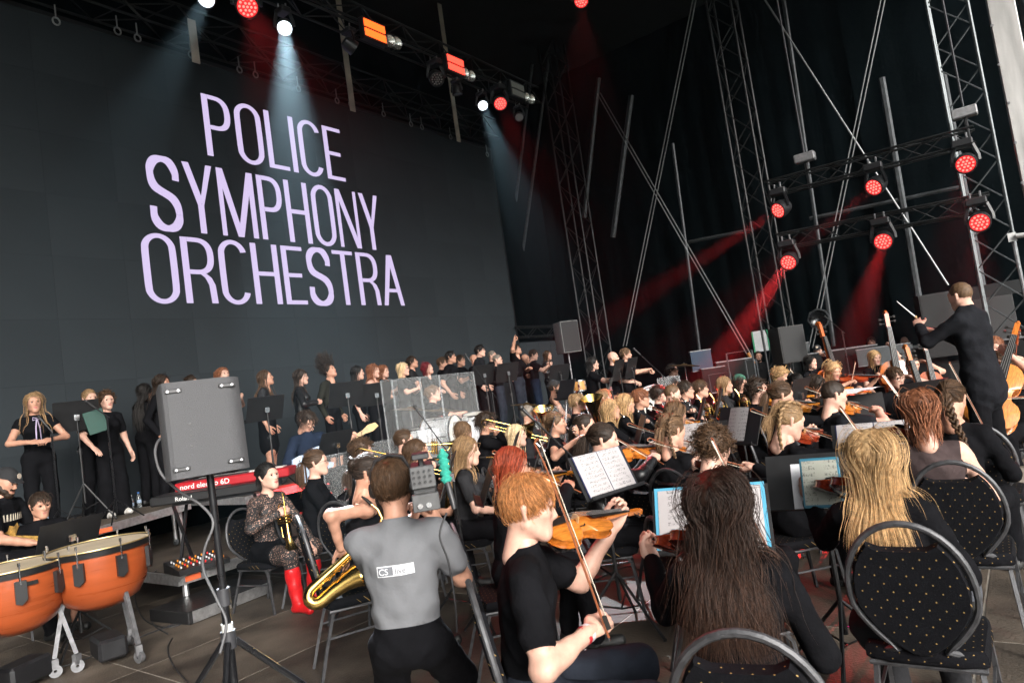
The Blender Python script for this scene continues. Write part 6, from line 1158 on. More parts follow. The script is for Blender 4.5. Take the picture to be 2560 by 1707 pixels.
def cable(label,pts,r=.006,m=None): q=MB(); q.tube(smooth(pts),r,7); return tag(q.obj('cable',m or CBL,None,60),label,'cable','cables on the stage')
cable('grey cable looping from the back of the big loudspeaker',cr,.0065,mat('cable_grey',(.10,.10,.105),.5,0,.1)); q=MB(); q.tube([cr[0]+(0.0,0,0),atd(386,1000,3.28)],.009,8); tag(q.obj('orange_plug',mat('plug_orange',(.8,.12,.03),.5,0,.05)),'orange plug in the back of the big loudspeaker','plug')
S2=atd(1300,775,14.6); speaker('grey-sided loudspeaker high on a stand right of the screen',S2,face_dir(S2,150),.42,.66,.42,1,0,mat('speaker_grey',(.22,.22,.22),.7,0,.1),rad(0)); spk_stand('tall stand of the loudspeaker right of the screen',(S2[0],S2[1],0),S2[2]-.3,.7,.4,1.3,ALUD)
S3=atd(1806,792,12.6); speaker('black loudspeaker on a stand behind the violinists',S3,face_dir(S3,148),.5,.66,.45,1,0,mat('speaker_black',(.05,.048,.046),.7,0,.1)); spk_stand('stand of the black loudspeaker behind the violinists',(S3[0],S3[1],0),S3[2]-.3,.5,.4,.8)
for k,(x,y,w_,h_,lb) in enumerate([(2165,745,.85,1.3,'wide black loudspeaker cabinet left of the conductor\'s back'),(2262,735,.95,1.35,'wide black loudspeaker cabinet right behind the conductor'),(2300,795,.6,.9,'light grey speaker cabinet below the black stack')]):
    P=atd(x,y,14.2+.2*k); speaker(lb,P,face_dir(P,165),w_,h_,.6,1,0,mat('cab_black',(.008,.008,.009),.6,0,.15) if k<2 else mat('cab_grey',(.3,.3,.3),.6,0,.1))
P=atd(2210,850,14.4); q=MB(); q.box((P[0],P[1],P[2]-.55),(1.1,.4,.75),bev=.02); tag(q.obj('speaker_plinth',mat('plinth_black',(.012,.012,.013),.8,0,.1)),'black plinth under the stacked loudspeaker cabinets','plinth')
# ------------------------------------------------------------------ timpani
TW=mat('timpani_copper',(.30,.06,.016),.3,0,.2,1.6,.05,14,coat=.5,aniso=(1.5,1.5,14)); TH=mat('drum_skin',(.52,.43,.31),.6,0,.15,6)
def timpano(label,P,R,h,rot):
    t=thing('timpani_drum',label,'timpani',Matrix.Translation((P[0],P[1],0))@Matrix.Rotation(rot,4,'Z'),'timpani'); z=P[2]
    b=MB(); b.lathe([(R*.1,z-h),(R*.45,z-h*.985),(R*.72,z-h*.87),(R*.88,z-h*.66),(R*.955,z-h*.4),(R*.985,z-h*.14),(R*.985,z-.035)],40); b.obj('bowl',TW,t,60); b=MB(); b.lathe([(R*.985,z-.05),(R*1.035,z-.045),(R*1.04,z-.008),(R*1.02,z),(R*.99,z)],40); b.obj('rim',mat('rim_black',(.015,.015,.016),.35,.4,.1),t,40); b=MB(); b.lathe([(.001,z-.004),(R*1.0,z-.004)],40); b.obj('drum_head',TH,t); b=MB(); b.tube([(R*1.03*math.cos(a),R*1.03*math.sin(a),z+.003) for a in np.linspace(0,2*PI,41)[:-1]],.006,6,closed=True); b.obj('hoop',mat('hoop_gold',(.6,.45,.22),.35,.8,.1),t,60)
    for i in range(8):
        a=2*PI*i/8+.2; c,s=math.cos(a),math.sin(a); X=np.array([[-s,c,0],[c,s,0],[0,0,1]]).T; b=MB(); b.prism([(-.035,0),(.035,0),(.035,-.13),(.0,-.165),(-.035,-.15)],-.014,.014,R=np.stack([(-s,c,0),(0,0,1),(c,s,0)],1),c=(R*1.02*c,R*1.02*s,z-.07)); lg=b.obj('lug',BLACKP(),t); b=MB(); b.tube([(R*1.055*c,R*1.055*s,z-.1),(R*1.055*c,R*1.055*s,z+.05)],.006,6); b.tube([(R*1.055*c,R*1.055*s,z+.03),(R*1.055*c,R*1.055*s,z+.055)],.01,6); b.obj('tension_rod',CHROME(),lg)
    for i in range(3):
        a=2*PI*i/3+.9; c,s=math.cos(a),math.sin(a); b=MB(); b.tube([(R*.75*c,R*.75*s,z-h*.78),(R*1.0*c,R*1.0*s,.14)],.02,4); lg=b.obj('leg',ALUD,t); b=MB(); b.lathe([(.012,-.016),(.045,-.016),(.045,.016),(.012,.016)],14,(R*1.0*c,R*1.0*s,.047),(-s,c,0)); b.box((R*1.0*c,R*1.0*s,.1),(.022,.022,.035)); b.obj('caster',ALUD,lg,40)
    b=MB(); b.box((0,0,.12),(.1,.16,.08),bev=.02); b.obj('pedal_base',BLACKM(),t); b=MB(); b.box((R*.93,-.42*R,z-.1),(.05,.002,.014),rotz(rad(-24)+PI/2)); b.obj('name_plate',mat('plate_dark',(.03,.03,.03),.3,.5,.3,300),t)
timpano('copper-coloured kettledrum nearest the left edge',atd(30,1300,5.0),.33,.47,.4); timpano('larger copper-coloured kettledrum beside the low platform',atd(226,1250,5.35),.35,.47,1.4)
# ------------------------------------------------------------------ keyboards, mixer, bottles, cases
KR=mat('keyboard_red',(.32,.010,.016),.4,0,.08); 
def text(s,par,M,size,m,name='lettering'):
    c=bpy.data.curves.new(name,'FONT'); c.body=s; c.size=size; c.extrude=.0008; c.resolution_u=3; o=bpy.data.objects.new(name,c); COL.objects.link(o); bpy.context.view_layer.update(); me=bpy.data.meshes.new_from_object(o.evaluated_get(bpy.context.evaluated_depsgraph_get())); bpy.data.objects.remove(o); me.materials.clear(); me.materials.append(m); o=link(name,me,par); o.matrix_local=M; return o
WHT=mat('print_white',(.75,.75,.74),.6,0,0)
def keyboard(label,P,yaw,L,dp,m,txt,ts,tx):
    t=thing('keyboard',label,'keyboard',yawM(P,yaw),'keyboards'); b=MB(); b.box((0,0,0),(L/2,dp/2,.045),bev=.012); b.obj('case',m,t); b=MB(); b.box((.02,-dp*.12+.12,.048),(L/2-.12,.07,.006)); b.obj('keys',mat('keys_ivory',(.6,.58,.54),.4,0,.05),t); b=MB(); b.box((-.15,dp/2-.16,.05),(L/2-.3,.05,.006)); b.obj('control_panel',BLACKP(),t)
    if txt: text(txt,t,Matrix.Translation((tx,-dp/2-.001,-.022))@Matrix.Rotation(PI/2,4,'X'),ts,WHT)
    return t
P=atd(545,1098,7.1); yk=face_dir(P,4)+rad(-16); keyboard('red stage keyboard lettered on its back behind the loudspeaker stand',P,yk,1.15,.32,KR,'nord electro 6D',.075,-.52); P2=atd(500,1128,6.95); keyboard('black lower keyboard under the red one',P2,yk,1.2,.36,BLACKP(),'Roland',.06,-.35)
t=thing('keyboard_stand','black folding stand under the two keyboards','keyboard stand',yawM((P2[0],P2[1],.34),yk))
for sx in (-1,1): q=MB(); q.tube([(sx*.4,-.12,0),(sx*.4,.2,P2[2]-.40)],.018,4); q.obj('leg',BLACKM(),t); q=MB(); q.tube([(sx*.4,.2,0),(sx*.4,-.12,P2[2]-.40)],.018,4); q.obj('leg',BLACKM(),t)
q=MB(); q.tube([(-.4,-.12,P2[2]-.40),(.4,-.12,P2[2]-.40)],.016,4); q.obj('crossbar',BLACKM(),t)
P=onz(452,1290,.40); yk=face_dir(P,-20); t=thing('mixing_console','small black mixing console with coloured knobs on the low platform','mixer',yawM((P[0],P[1],.345),yk)); q=MB(); q.prism([(-.2,0),(.2,0),(.2,.1),(-.2,.05)],-.24,.24,R=[[0,0,1],[1,0,0],[0,1,0]]); q.obj('case',BLACKP(),t); rg=random.Random(3)
for i in range(8):
    for j in range(5): q=MB(); q.tube([(-.2+.057*i,-.15+.06*j,.06+.0075*j),(-.2+.057*i,-.15+.06*j,.08+.0075*j)],.008,6); q.obj('knob',[mat('knob_white',(.6,.6,.6),.5,0,0),mat('knob_red',(.6,.03,.03),.5,0,0),mat('knob_orange',(.7,.25,.03),.5,0,0)][rg.choice((0,0,0,1,2))],t)
def bottle(label,P,cap=(.7,.7,.7)):
    t=thing('water_bottle',label,'bottle',Matrix.Translation(Vector(P)),'water bottles'); b=MB(); b.lathe([(.001,0),(.03,.003),(.032,.02),(.029,.06),(.032,.09),(.032,.13),(.022,.175),(.012,.195),(.012,.205)],14); b.obj('body',mat('bottle_plastic',(.75,.82,.85),.12,0,0,trans=.85,spec=.6),t,60); b=MB(); b.tube([(0,0,.203),(0,0,.222)],.0145,10); b.obj('cap',mat('cap_%.2f'%cap[0],cap,.5,0,0),t,40); b=MB(); b.lathe([(.0325,.075),(.0328,.115)],14); b.obj('label_band',mat('bottle_label',(.35,.45,.6),.5,0,.2),t,60)
for x,y,lb,cp in [(304,1174,'clear water bottle with a white cap at the platform edge',(.7,.7,.7)),(321,1166,'water bottle with a blue cap beside the white-capped one',(.05,.2,.6)),(150,1183,'water bottle standing by the white trainer of a singer',(.7,.7,.7)),(355,1142,'water bottle alone on the platform behind the cable loop',(.7,.7,.7)),(113,1207,'water bottle behind the glaring youth',(.7,.7,.7))]: bottle(lb,onz(x,y,.722),cp)
P=onz(492,1392,0); t=thing('rack_case','metal-edged rack unit lying under the low platform','rack',yawM((P[0],P[1],0),.1)); q=MB(); q.box((0,0,.06),(.3,.45,.055),bev=.006); q.obj('case',BLACKP(),t); 
for k in range(2): q=MB(); q.box((.304,-.22+.44*k,.06),(.004,.19,.05)); q.obj('front_plate',ALU,t)
for k,pts in enumerate([[(360,1310,.36),(330,1330,.2),(310,1370,.02),(330,1420,.008),(380,1440,.008),(430,1425,.008),(455,1400,.008),(420,1390,.012),(370,1400,.012),(350,1430,.008),(385,1455,.008)],[(395,1465,.008),(385,1490,.008),(400,1530,.008),(440,1575,.008)],[(20,1560,.008),(160,1525,.008),(340,1455,.008),(480,1400,.008),(600,1330,.008)],[(500,1320,.36),(505,1345,.2),(508,1390,.01),(520,1420,.008)],[(2352,1245,.008),(2250,1252,.008),(2170,1250,.008),(2080,1270,.008)],[(1160,1460,.008),(1210,1440,.008),(1230,1475,.008),(1180,1500,.008),(1150,1540,.008)],[(2035,1500,.008),(2075,1520,.008),(2060,1545,.008),(2030,1540,.008)],[(1370,1330,.008),(1440,1300,.008),(1480,1310,.008),(1520,1290,.008)]]):
    cable(['cable dropping off the mixing console into a coil','cable curling on the floor left of the tripod','long cable across the floor to the kettledrums','thin cable hanging at the platform corner','cable lying across the floor at the right edge','cable coil on the floor behind the cameraman','thin cable curled under the blond violinist\'s chair','cable under the stand with pink-lit pages'][k],[onz(x,y,z) for x,y,z in pts],.006)
# ------------------------------------------------------------------ drum kit behind clear screens
DS=mat('drum_silver',(.55,.56,.58),.3,.35,.35,60); CY=mat('cymbal_bronze',(.32,.21,.09),.32,.9,.2,8)
def drum(name,label,P,R,h,ax=(0,0,1),mt=None,legs=0,z0=0.):
    t=thing(name,label,'drum',Matrix.Translation(Vector(P)),'drums'); ax=nrm(ax); b=MB(); b.lathe([(R,-h/2),(R,h/2)],24,(0,0,0),ax); b.obj('shell',mt or DS,t,60)
    for s in (-1,1): b=MB(); b.lathe([(R*1.0,s*h/2-.012),(R*1.035,s*h/2-.01),(R*1.035,s*h/2+.012),(R*.98,s*h/2+.012)],24,(0,0,0),ax); b.obj('hoop',CHROME(),t,40); b=MB(); b.lathe([(.001,s*(h/2+.002)),(R,s*(h/2+.002))],24,(0,0,0),ax); b.obj('drum_head',mat('head_white',(.6,.58,.53),.6,0,.1),t)
    x,y,_=frame(ax)
    for i in range(6): a=2*PI*i/6; c=(x*math.cos(a)+y*math.sin(a))*R*1.03; b=MB(); b.tube([c-ax*h*.42,c+ax*h*.42],.008,6); b.box(c,(.012,.012,.02)); b.obj('lug',CHROME(),t)
    if legs:
        for i in range(3): a=2*PI*i/3; b=MB(); b.tube([(math.cos(a)*.02,math.sin(a)*.02,-h/2),(math.cos(a)*.25,math.sin(a)*.25,z0-P[2]+.02)],.012,6); b.obj('leg',CHROME(),t)
    return t
def cymbal(label,P,R,z0,tilt=(0.12,.1,1)):
    t=thing('cymbal',label,'cymbal',Matrix.Translation(Vector(P)),'cymbals on stands'); b=MB(); b.lathe([(.001,.028),(R*.14,.024),(R*.2,.008),(R*.6,.0),(R,-.018)],28,(0,0,0),nrm(tilt)); b.obj('plate',CY,t,50); b=MB(); h=P[2]-z0; b.tube([(0,0,.05),(0,0,-h*.72)],.011,7); b.obj('pole',CHROME(),t,40)
    for i in range(3): a=2*PI*i/3+.4; b=MB(); b.tube([(0,0,-h*.6),(.28*math.cos(a),.28*math.sin(a),-h+.015)],.009,6); b.obj('leg',CHROME(),t)
for x,y,d,R,lb in [(942,938,9.3,.24,'bronze cymbal left of the drummer'),(1017,941,9.3,.27,'large bronze cymbal in front of the drummer'),(1040,968,9.4,.2,'thin cymbal low beside the silver tom'),(1210,993*.935,10.2,.25,'cymbal below the choir men')]: cymbal(lb,atd(x,y,d),R,.5)
drum('tom_drum','silver tom-tom right of the drummer',atd(1090,968,9.3),.15,.2,(.1,-.1,1),None,1,.5); drum('snare_drum','silver drum low behind the clear panel',atd(968,1002,9.0),.19,.2,(0,0,1),None,1,.5); drum('bass_drum','silver kick drum between the clear screens',atd(1015,1000,9.2),.25,.42,(1,.35,0)); drum('floor_tom','silver floor tom beside the young trombonist',atd(1075,1000,9.2),.2,.4,(0,0,1),None,1,.5)
drum('concert_bass_drum','large upright bass drum with a pale skin behind the clarinets',atd(1650/1.0884*1.0,955/1.0,12.4)+np.array([0,0,.1]),.46,.4,(.6,-.8,0),mat('bassdrum_wood',(.12,.03,.02),.4,0,.2)); cymbal('tall bronze cymbal above the big bass drum',atd(1572,838,13.),.3,0.)
for k,(x,y) in enumerate([(1303,884),(1330,880)]): drum('bongo','%s pale-skinned bongo before the bongo player'%('left','right')[k],atd(x,y+6,11.6),.115,.17,(0,0,1),mat('bongo_wood',(.40,.2,.06),.4,0,.3,10,coat=.4),1,.34)
P=atd(1440,905,12.2); t=thing('xylophone','long xylophone with red-brown bars before the percussionists','xylophone',yawM((P[0],P[1],.34),face_dir(P,170)))
for i in range(22): q=MB(); q.box((-.75+.07*i,0,P[2]-.34),(.028,.2-.004*i,.012)); q.obj('bar',mat('rosewood',(.16,.045,.02),.35,0,.3,12,coat=.4),t)
for sx in (-1,1): q=MB(); q.tube([(sx*.7,-.2,P[2]-.36),(sx*.7,-.2,.02)],.018,6); q.tube([(sx*.7,.2,P[2]-.36),(sx*.7,.2,.02)],.018,6); q.obj('leg',BLACKM(),t)
q=MB(); q.tube([(-.8,.22,P[2]-.37),(.8,.18,P[2]-.37)],.015,5); q.tube([(-.8,-.22,P[2]-.37),(.8,-.18,P[2]-.37)],.015,5); q.obj('rail',BLACKM(),t)
# clear acrylic screens
ACR=mat('acrylic',(.9,.93,.94),.03,0,0,alpha=.05,spec=.25); ACE=mat('acrylic_edge',(.45,.48,.50),.25,0,0,alpha=.3)
def panel(label,a,b_,z0,z1):
    a=np.asarray(a,float); b_=np.asarray(b_,float); d=b_[:2]-a[:2]; L=np.linalg.norm(d); c=(a+b_)/2; t=thing('acrylic_screen',label,'screen',yawM((c[0],c[1],0),math.atan2(d[1],d[0])),'clear acrylic screens'); q=MB(); q.box((0,0,(z0+z1)/2),(L/2-.008,.003,(z1-z0)/2)); q.obj('pane',ACR,t)
    for sx in (-1,1): q=MB(); q.box((sx*(L/2-.004),0,(z0+z1)/2),(.006,.006,(z1-z0)/2)); q.obj('edge_strip',ACE,t)
    q=MB(); q.box((0,0,z1+.003),(L/2-.011,.0035,.003)); q.obj('edge_strip',ACE,t); q=MB(); q.box((0,0,z0+.0),(L/2-.02,.09,.006)); q.obj('foot',ACE,t)
pts=[(873,872,8.4),(899,871,8.3),(963,866,8.6),(1008,862,8.9),(1087,854,9.6)]; Ps=[atd(*p) for p in pts]
for k in range(4): zt=min(Ps[k][2],Ps[k+1][2]); panel(['narrow clear screen at the left end of the drum shield','clear screen before the left cymbal','clear screen before the drummer','wide clear screen right of the drummer'][k],Ps[k],Ps[k+1],.52,max(1.75,zt))
pts=[(738,1050,6.9),(835,1022,7.3),(930,999,7.9),(1010,985,8.5)]; Ps=[atd(*p) for p in pts]
for k in range(3): panel(['low clear screen behind the trumpeter with glasses','low clear screen before the trombonist','low clear screen before the kick drum'][k],Ps[k],Ps[k+1],.0,Ps[k][2])
panel('clear screen round the grey-haired man',atd(1275/1.0,935,9.0)-np.array([.35,0,0]),atd(1330,925,9.2),.0,atd(1275,935,9.)[2]); panel('clear screen before the blue-capped player',atd(1580*.955,870*1.0,10.2),atd(1560,862,10.4),0,atd(1560,862,10.4)[2])
# ------------------------------------------------------------------ microphones on stands
def micstand(label,B,top,tip,mic=True,r=.03):
    B=np.asarray(B,float); top=np.asarray(top,float); tip=np.asarray(tip,float); t=thing('microphone_stand',label,'microphone stand',None,'microphone stands'); m=mat('stand_tube',(.016,.016,.018),.3,.4,.1); q=MB(); q.tube([(B[0],B[1],B[2]+.1),(top[0],top[1],top[2])],.011,7); q.obj('pole',m,t,40); q=MB(); q.tube([top-(tip-top)*.2,tip],.008,6); q.obj('boom',m,t,40)
    for i in range(3): a=2*PI*i/3+B[0]; q=MB(); q.tube([B+(0,0,.28),B+(.3*math.cos(a),.3*math.sin(a),.015)],.009,6); q.obj('leg',m,t,40)
    if mic: d=nrm(tip-top); q=MB(); q.tube([tip-d*.02,tip+d*.10],[.012,.014],8); q.sph(tip+d*.12,.024,8); q.obj('microphone',BLACKP(),t,50)
for lb,b_,tp,ti,d in [('boom stand with a large dark microphone above the pale blond player',(1415,1300),(1300,1035),(1222,960),5.4),('boom stand slanting across the choir men',(1160,990),(1130,900),(1080,830),10.),('boom stand with a red cable at the drums',(1075,1130),(1030,1040),(968,955),7.6),('boom stand above the percussion corner',(1535,960),(1520,860),(1468,812),11.6),('stand holding a short microphone before the curly-haired singer',(255,1150),(245,955),(217,935),8.3),('slim upright stand behind the fair-haired singer',(135,1170),(118,990),(105,975),8.0),('stand with a double microphone bar before the far cloth',(1935,900),(1934,760),(1905,735),14.)]:
    B=atd(*b_,d); T1=atd(*tp,d); B=np.array([T1[0],T1[1],.72 if 'singer' in lb else 0.]); micstand(lb,B,T1,atd(*ti,d))
# hand-held bits
def hand_thing(c,side,off=(0,0,0)): return c['M']@Vector(c['hands'][side][1]+np.asarray(off))
# bass guitar
o=[p for p in bpy.data.objects if p.get('label','')=='bass guitarist in a navy hoodie looking down'][0]
g=thing('bass_guitar','pale blue electric bass guitar across the navy hoodie','bass guitar',o.matrix_world@LM((.22,.25,.72),(-.93,.12,.34),(.05,1,.1))@Matrix.Diagonal((1,1,1,1)))
pol=[(.0,-.05),(.09,-.1),(.16,-.06),(.165,.06),(.13,.15),(.15,.24),(.17,.33),(.13,.36),(.085,.30),(.03,.27),(-.03,.27),(-.08,.3),(-.13,.3),(-.15,.22),(-.12,.12),(-.15,.03),(-.15,-.06),(-.08,-.1)]
b=MB(); b.prism(pol,-.02,.02); b.obj('body',mat('bass_blue',(.42,.52,.68),.25,0,.05,coat=.6),g,30); b=MB(); b.box((0,.56,.018),(.026,.36,.012)); b.obj('neck',mat('maple_neck',(.6,.4,.2),.4,0,.15),g); b=MB(); b.prism([(-.03,.9),(.03,.9),(.05,1.0),(.03,1.1),(-.03,1.08),(-.05,.98)],.0,.018); b.obj('headstock',mat('maple_neck',(.6,.4,.2),.4,0,.15),g)
for k in (0,1): b=MB(); b.box((0,.06+.1*k,.024),(.05,.014,.008)); b.obj('pickup',BLACKP(),g)
b=MB(); b.box((0,-.03,.024),(.045,.02,.008)); b.obj('bridge',CHROME(),g); b=MB(); [b.tube([(-.018+.012*i,-.03,.036),(-.018+.012*i,.95,.034)],.0016,4) for i in range(4)]; b.obj('strings',SILVER(),g); b=MB(); [b.tube([(-.1,.0+.05*i,.02),(-.1,.0+.05*i,.034)],.011,8) for i in range(3)]; b.obj('control_knobs',CHROME(),g)
# baritone saxophone resting on the bending player's knee
P=atd(790,1290,4.3); A_=atd(886,1196,4.35); B_=atd(728,1340,4.2); zz=nrm(A_-B_); xx=-nrm(ray(790,1290)); xx=nrm(xx-zz*(xx@zz)); yy=np.cross(zz,xx); inst(SAX,'saxophone',Mat(A_-yy*.15,xx,yy,zz),'large golden baritone saxophone lying low before the cameraman','saxophone')
# baton
cd_=[p for p in bpy.data.objects if p.get('label','').startswith('conductor in')][0]; a=atd(2103,728,6.0); b_=atd(2060,692,6.0); q=MB(); q.tube([a,b_],[.006,.0025],6); t=thing('baton','thin white baton in the conductor\'s hand','baton'); q.obj('shaft',WHT,t); q=MB(); q.sph(a,.013,8); q.obj('grip',mat('cork',(.4,.25,.12),.8,0,.2),t)
# podium
P=onz(2205,1010,.0); q=MB(); t=thing('conductor_podium','black-sided podium with a worn wooden top','podium',Matrix.Translation((-.5,7.4,0))); q.box((0,0,.09),(.75,.75,.09)); q.obj('sides',mat('podium_black',(.02,.02,.021),.7,0,.15),t); q=MB(); q.box((0,0,.19),(.76,.76,.0095)); q.obj('top_board',DECK,t); 
P=onz(2335,1105,.33); t=thing('low_box','low black-skirted box with pale edges at the right margin','box',yawM((P[0]+.35,P[1]+.1,0),rad(2))); q=MB(); q.box((0,0,.15),(.42,.55,.15)); q.obj('skirt',mat('podium_black',(.02,.02,.021),.7,0,.15),t); q=MB(); q.box((0,0,.312),(.40,.53,.012)); q.obj('top_board',mat('board_grey',(.28,.25,.21),.6,0,.3,5),t)
for sx in (-1,1): q=MB(); q.box((sx*.41,0,.31),(.009,.55,.018)); q.obj('edge_strip',mat('tape_pale',(.6,.55,.5),.6,0,.2),t)
# camera
P=atd(974,1118,2.85); M=yawM(P,face_dir(P,0)); t=thing('video_camera','black shoulder video camera with a teal foam microphone','camera',M); cb_=mat('camera_black',(.02,.02,.022),.45,0,.15,40)
q=MB(); q.box((0,.1,.0),(.05,.16,.085),bev=.008); q.obj('body',cb_,t); q=MB(); q.lathe([(.04,.26),(.05,.3),(.055,.42),(.06,.43),(.06,.45)],18,(0,0,.0),(0,1,0)); q.obj('lens',cb_,t,40); q=MB(); q.box((0,-.075,.05),(.05,.012,.045),bev=.004); bk=q.obj('monitor_back',mat('panel_grey',(.07,.07,.072),.5,.1,.2),t); 
for i in range(4):
    for j in range(3): q=MB(); q.tube([(-.036+.022*i,-.089,.075-.022*j),(-.036+.022*i,-.096,.075-.022*j)],.006,8); q.obj('button',BLACKP(),bk)
q=MB(); q.box((.0,-.08,-.05),(.055,.02,.035),bev=.004); r_=q.obj('radio_pack',mat('panel_grey',(.07,.07,.072),.5,.1,.2),t)
for i in range(2): q=MB(); q.tube([(-.025+.035*i,-.1,-.06),(-.025+.035*i,-.112,-.06)],.011,10); q.obj('dial',CHROME(),r_)
q=MB(); q.tube([(0,.02,.085),(0,.02,.13),(0,.12,.13),(0,.16,.09)],.012,6); q.obj('handle',cb_,t,40); q=MB(); q.box((0,-.06,.135),(.035,.05,.012),bev=.004); q.obj('viewfinder',cb_,t)
mc=np.array([.095,-.02,.02]); q=MB(); q.lathe([(.012,-.02)]+[(.021+.005*math.cos(k*PI),.0+.0125*k) for k in range(10)]+[(.008,.13)],14,mc,(0,.35,.93)); q.obj('foam_microphone',mat('foam_teal',(.03,.33,.25),.9,0,.2,90,.4,200),t,70); q=MB(); q.tube([mc-(0,0,.0),mc+(.012,-.04,-.09),mc+(.014,-.045,-.12)],[.014,.013,.01],10); q.obj('microphone_grip',cb_,t,50)
cable('cable hanging from the shoulder camera',[P+np.array([.06,.05,-.12]),atd(1010,1230,2.8),atd(1030,1290,2.8),atd(1045,1380,2.8),atd(1050,1450,2.8)],.0045)
# print on the cameraman's back
lo=CM['o']; Pn=CM['P']+np.array([0,0,.33]); dg=bpy.context.evaluated_depsgraph_get()
def back_y(x,z):
    me=lo.data; hit=lo.ray_cast(Vector((x,-1,z)),Vector((0,1,0))); return hit[1][1] if hit[0] else -.12
bpy.context.view_layer.update()
pr=mat('print_shirt',(.62,.63,.66),.8,0,.05); gy=mat('print_inner',(.13,.135,.15),.8,0,.05)
def patch(x0,x1,z0,z1,off,m,name):
    V=[];F=[];n=8
    for j in range(3):
        for i in range(n+1): x=x0+(x1-x0)*i/n; z=z0+(z1-z0)*j/2; V.append((x,back_y(x,z)-off,z))
    for j in range(2):
        for i in range(n): a=j*(n+1)+i; F.append((a,a+1,a+n+2,a+n+1))
    q=MB(); q.add(V,F); return q.obj(name,m,lo)
z=Pn[2]; patch(-.082,.078,z-.022,z+.022,.004,pr,'print_frame'); patch(-.078,-.012,z-.018,z+.018,.006,gy,'print_field')
for s_,x0,m_,sz in (('CS',-.074,pr,.036),('live',-.004,gy,.036)):
    tt=text(s_,lo,Matrix.Identity(4),sz,m_,'print_letters')
    for v_ in tt.data.vertices: vx,vz=x0+v_.co.x,z-.012+v_.co.y; v_.co=(vx,back_y(vx,vz)-.0085-max(v_.co.z,0),vz)
def wristband(c,side,col,name,back=.02):
    sd,T,fd,pn,hp=c['hands'][side]; x_,y_,_=frame(fd); q=MB(); q.lathe([(.033,-.009),(.034,0),(.033,.009)],14,T-fd*back,fd); q.obj('wristband',mat('band_'+name,col,.5,0,.1),c['o'],60)
wristband(GV,'R',(.6,.58,.6),'white'); wristband(GV,'R',(.5,.02,.03),'red',.038); wristband(CM,'R',(.6,.2,.05),'orange')
# lilac ribbon
o=[p for p in bpy.data.objects if p.get('label','').startswith('fair-haired singer')][0]; q=MB()
for sx in (-1,1): q.tube([(sx*.004,.155,1.36),(sx*.02,.165,1.25),(sx*.025,.16,1.1)],.012,4,sq=(1,.25))
for sx in (-1,1): q.tube([(0,.155,1.37),(sx*.04,.165,1.385),(sx*.045,.165,1.35),(0,.158,1.36)],.009,5,sq=(1,.4))
q.obj('ribbon_bow',mat('ribbon_lilac',(.45,.38,.55),.6,0,.1),o)
o=[p for p in bpy.data.objects if p.get('label','').startswith('bearded timpanist')][0]
def front_y(ob,x,z):
    hit=ob.ray_cast(Vector((x,1,z)),Vector((0,-1,0))); return hit[1][1] if hit[0] else .12
def fpatch(ob,pol,off,m,name):
    q=MB(); c=np.mean(pol,0); V=[(x,front_y(ob,x,z)+off,z) for x,z in pol]+[(c[0],front_y(ob,c[0],c[1])+off,c[1])]; n=len(pol); q.add(V,[(i,(i+1)%n,n) for i in range(n)]); return q.obj(name,m,ob)
zc=o.dimensions[2]*0+.98; rg=random.Random(4); ocr=mat('print_ochre',(.42,.25,.06),.8,0,.6,30); crm=mat('print_cream',(.5,.45,.36),.8,0,.1)
fpatch(o,[((.10+.035*(i%2))*math.cos(2*PI*i/18),zc-.02+(.085+.03*(i%2))*math.sin(2*PI*i/18)) for i in range(18)],.012,ocr,'shirt_print')
for i in range(9): x=-.11+.027*i; fpatch(o,[(x,zc+.12),(x+.017,zc+.12),(x+.014,zc+.18),(x+.003,zc+.185)],.012,crm,'print_letters')
# ------------------------------------------------------------------ far side clutter
def case(label,x,y,d,w_,dp,h_,name='flight_case',m=None):
    P=atd(x,y,d); t=thing(name,label,'case',yawM((P[0],P[1],0),face_dir(P,175)),'cases and racks at the back'); z1=P[2]+h_/2; z0=z1-h_; q=MB(); q.box((0,0,(z0+z1)/2),(w_/2,dp/2,h_/2)); q.obj('body',m or mat('case_black',(.007,.0075,.008),.7,0,.15,spec=.2),t)
    for sx in (-1,1):
        for sz in (z0,z1): q=MB(); q.tube([(sx*w_/2,dp/2,sz),(sx*w_/2,-dp/2,sz)],.014,4); q.obj('edge_trim',ALUD,t)
    for sz in (z0,z1): q=MB(); q.tube([(-w_/2,dp/2,sz),(w_/2,dp/2,sz)],.014,4); q.tube([(-w_/2,-dp/2,sz),(w_/2,-dp/2,sz)],.014,4); q.obj('edge_trim',ALUD,t)
    return t
case('flight case behind the kerchiefed horn player',1690,862,15.5,.8,.6,.7); case('flight case left of the balding stagehand',1640,872,15.2,.5,.5,.55); case('sound desk case behind the double basses',1930,850,15.,1.5,.7,.9); case('grey laptop lid case before the technician',2030,815,14.2,1.0,.08,.35,'laptop_lid',mat('lid_grey',(.06,.065,.07),.5,0,.1)); case('rack of amplifiers behind the blond bassist',2120,850,14.6,.9,.6,1.0); case('pale metal cupboard beside the lattice tower',1835,835,15.5,.5,.4,.9,'metal_cupboard',mat('cupboard',(.08,.09,.095),.6,.2,.1)); case('blue crate behind the big bass drum',1610,828,15.6,.45,.4,.45,'blue_crate',mat('crate_blue',(.007,.022,.05),.6,0,.1)); case('dark rack at the foot of the grey lattice tower',2325,850,12.,.7,.5,1.1)
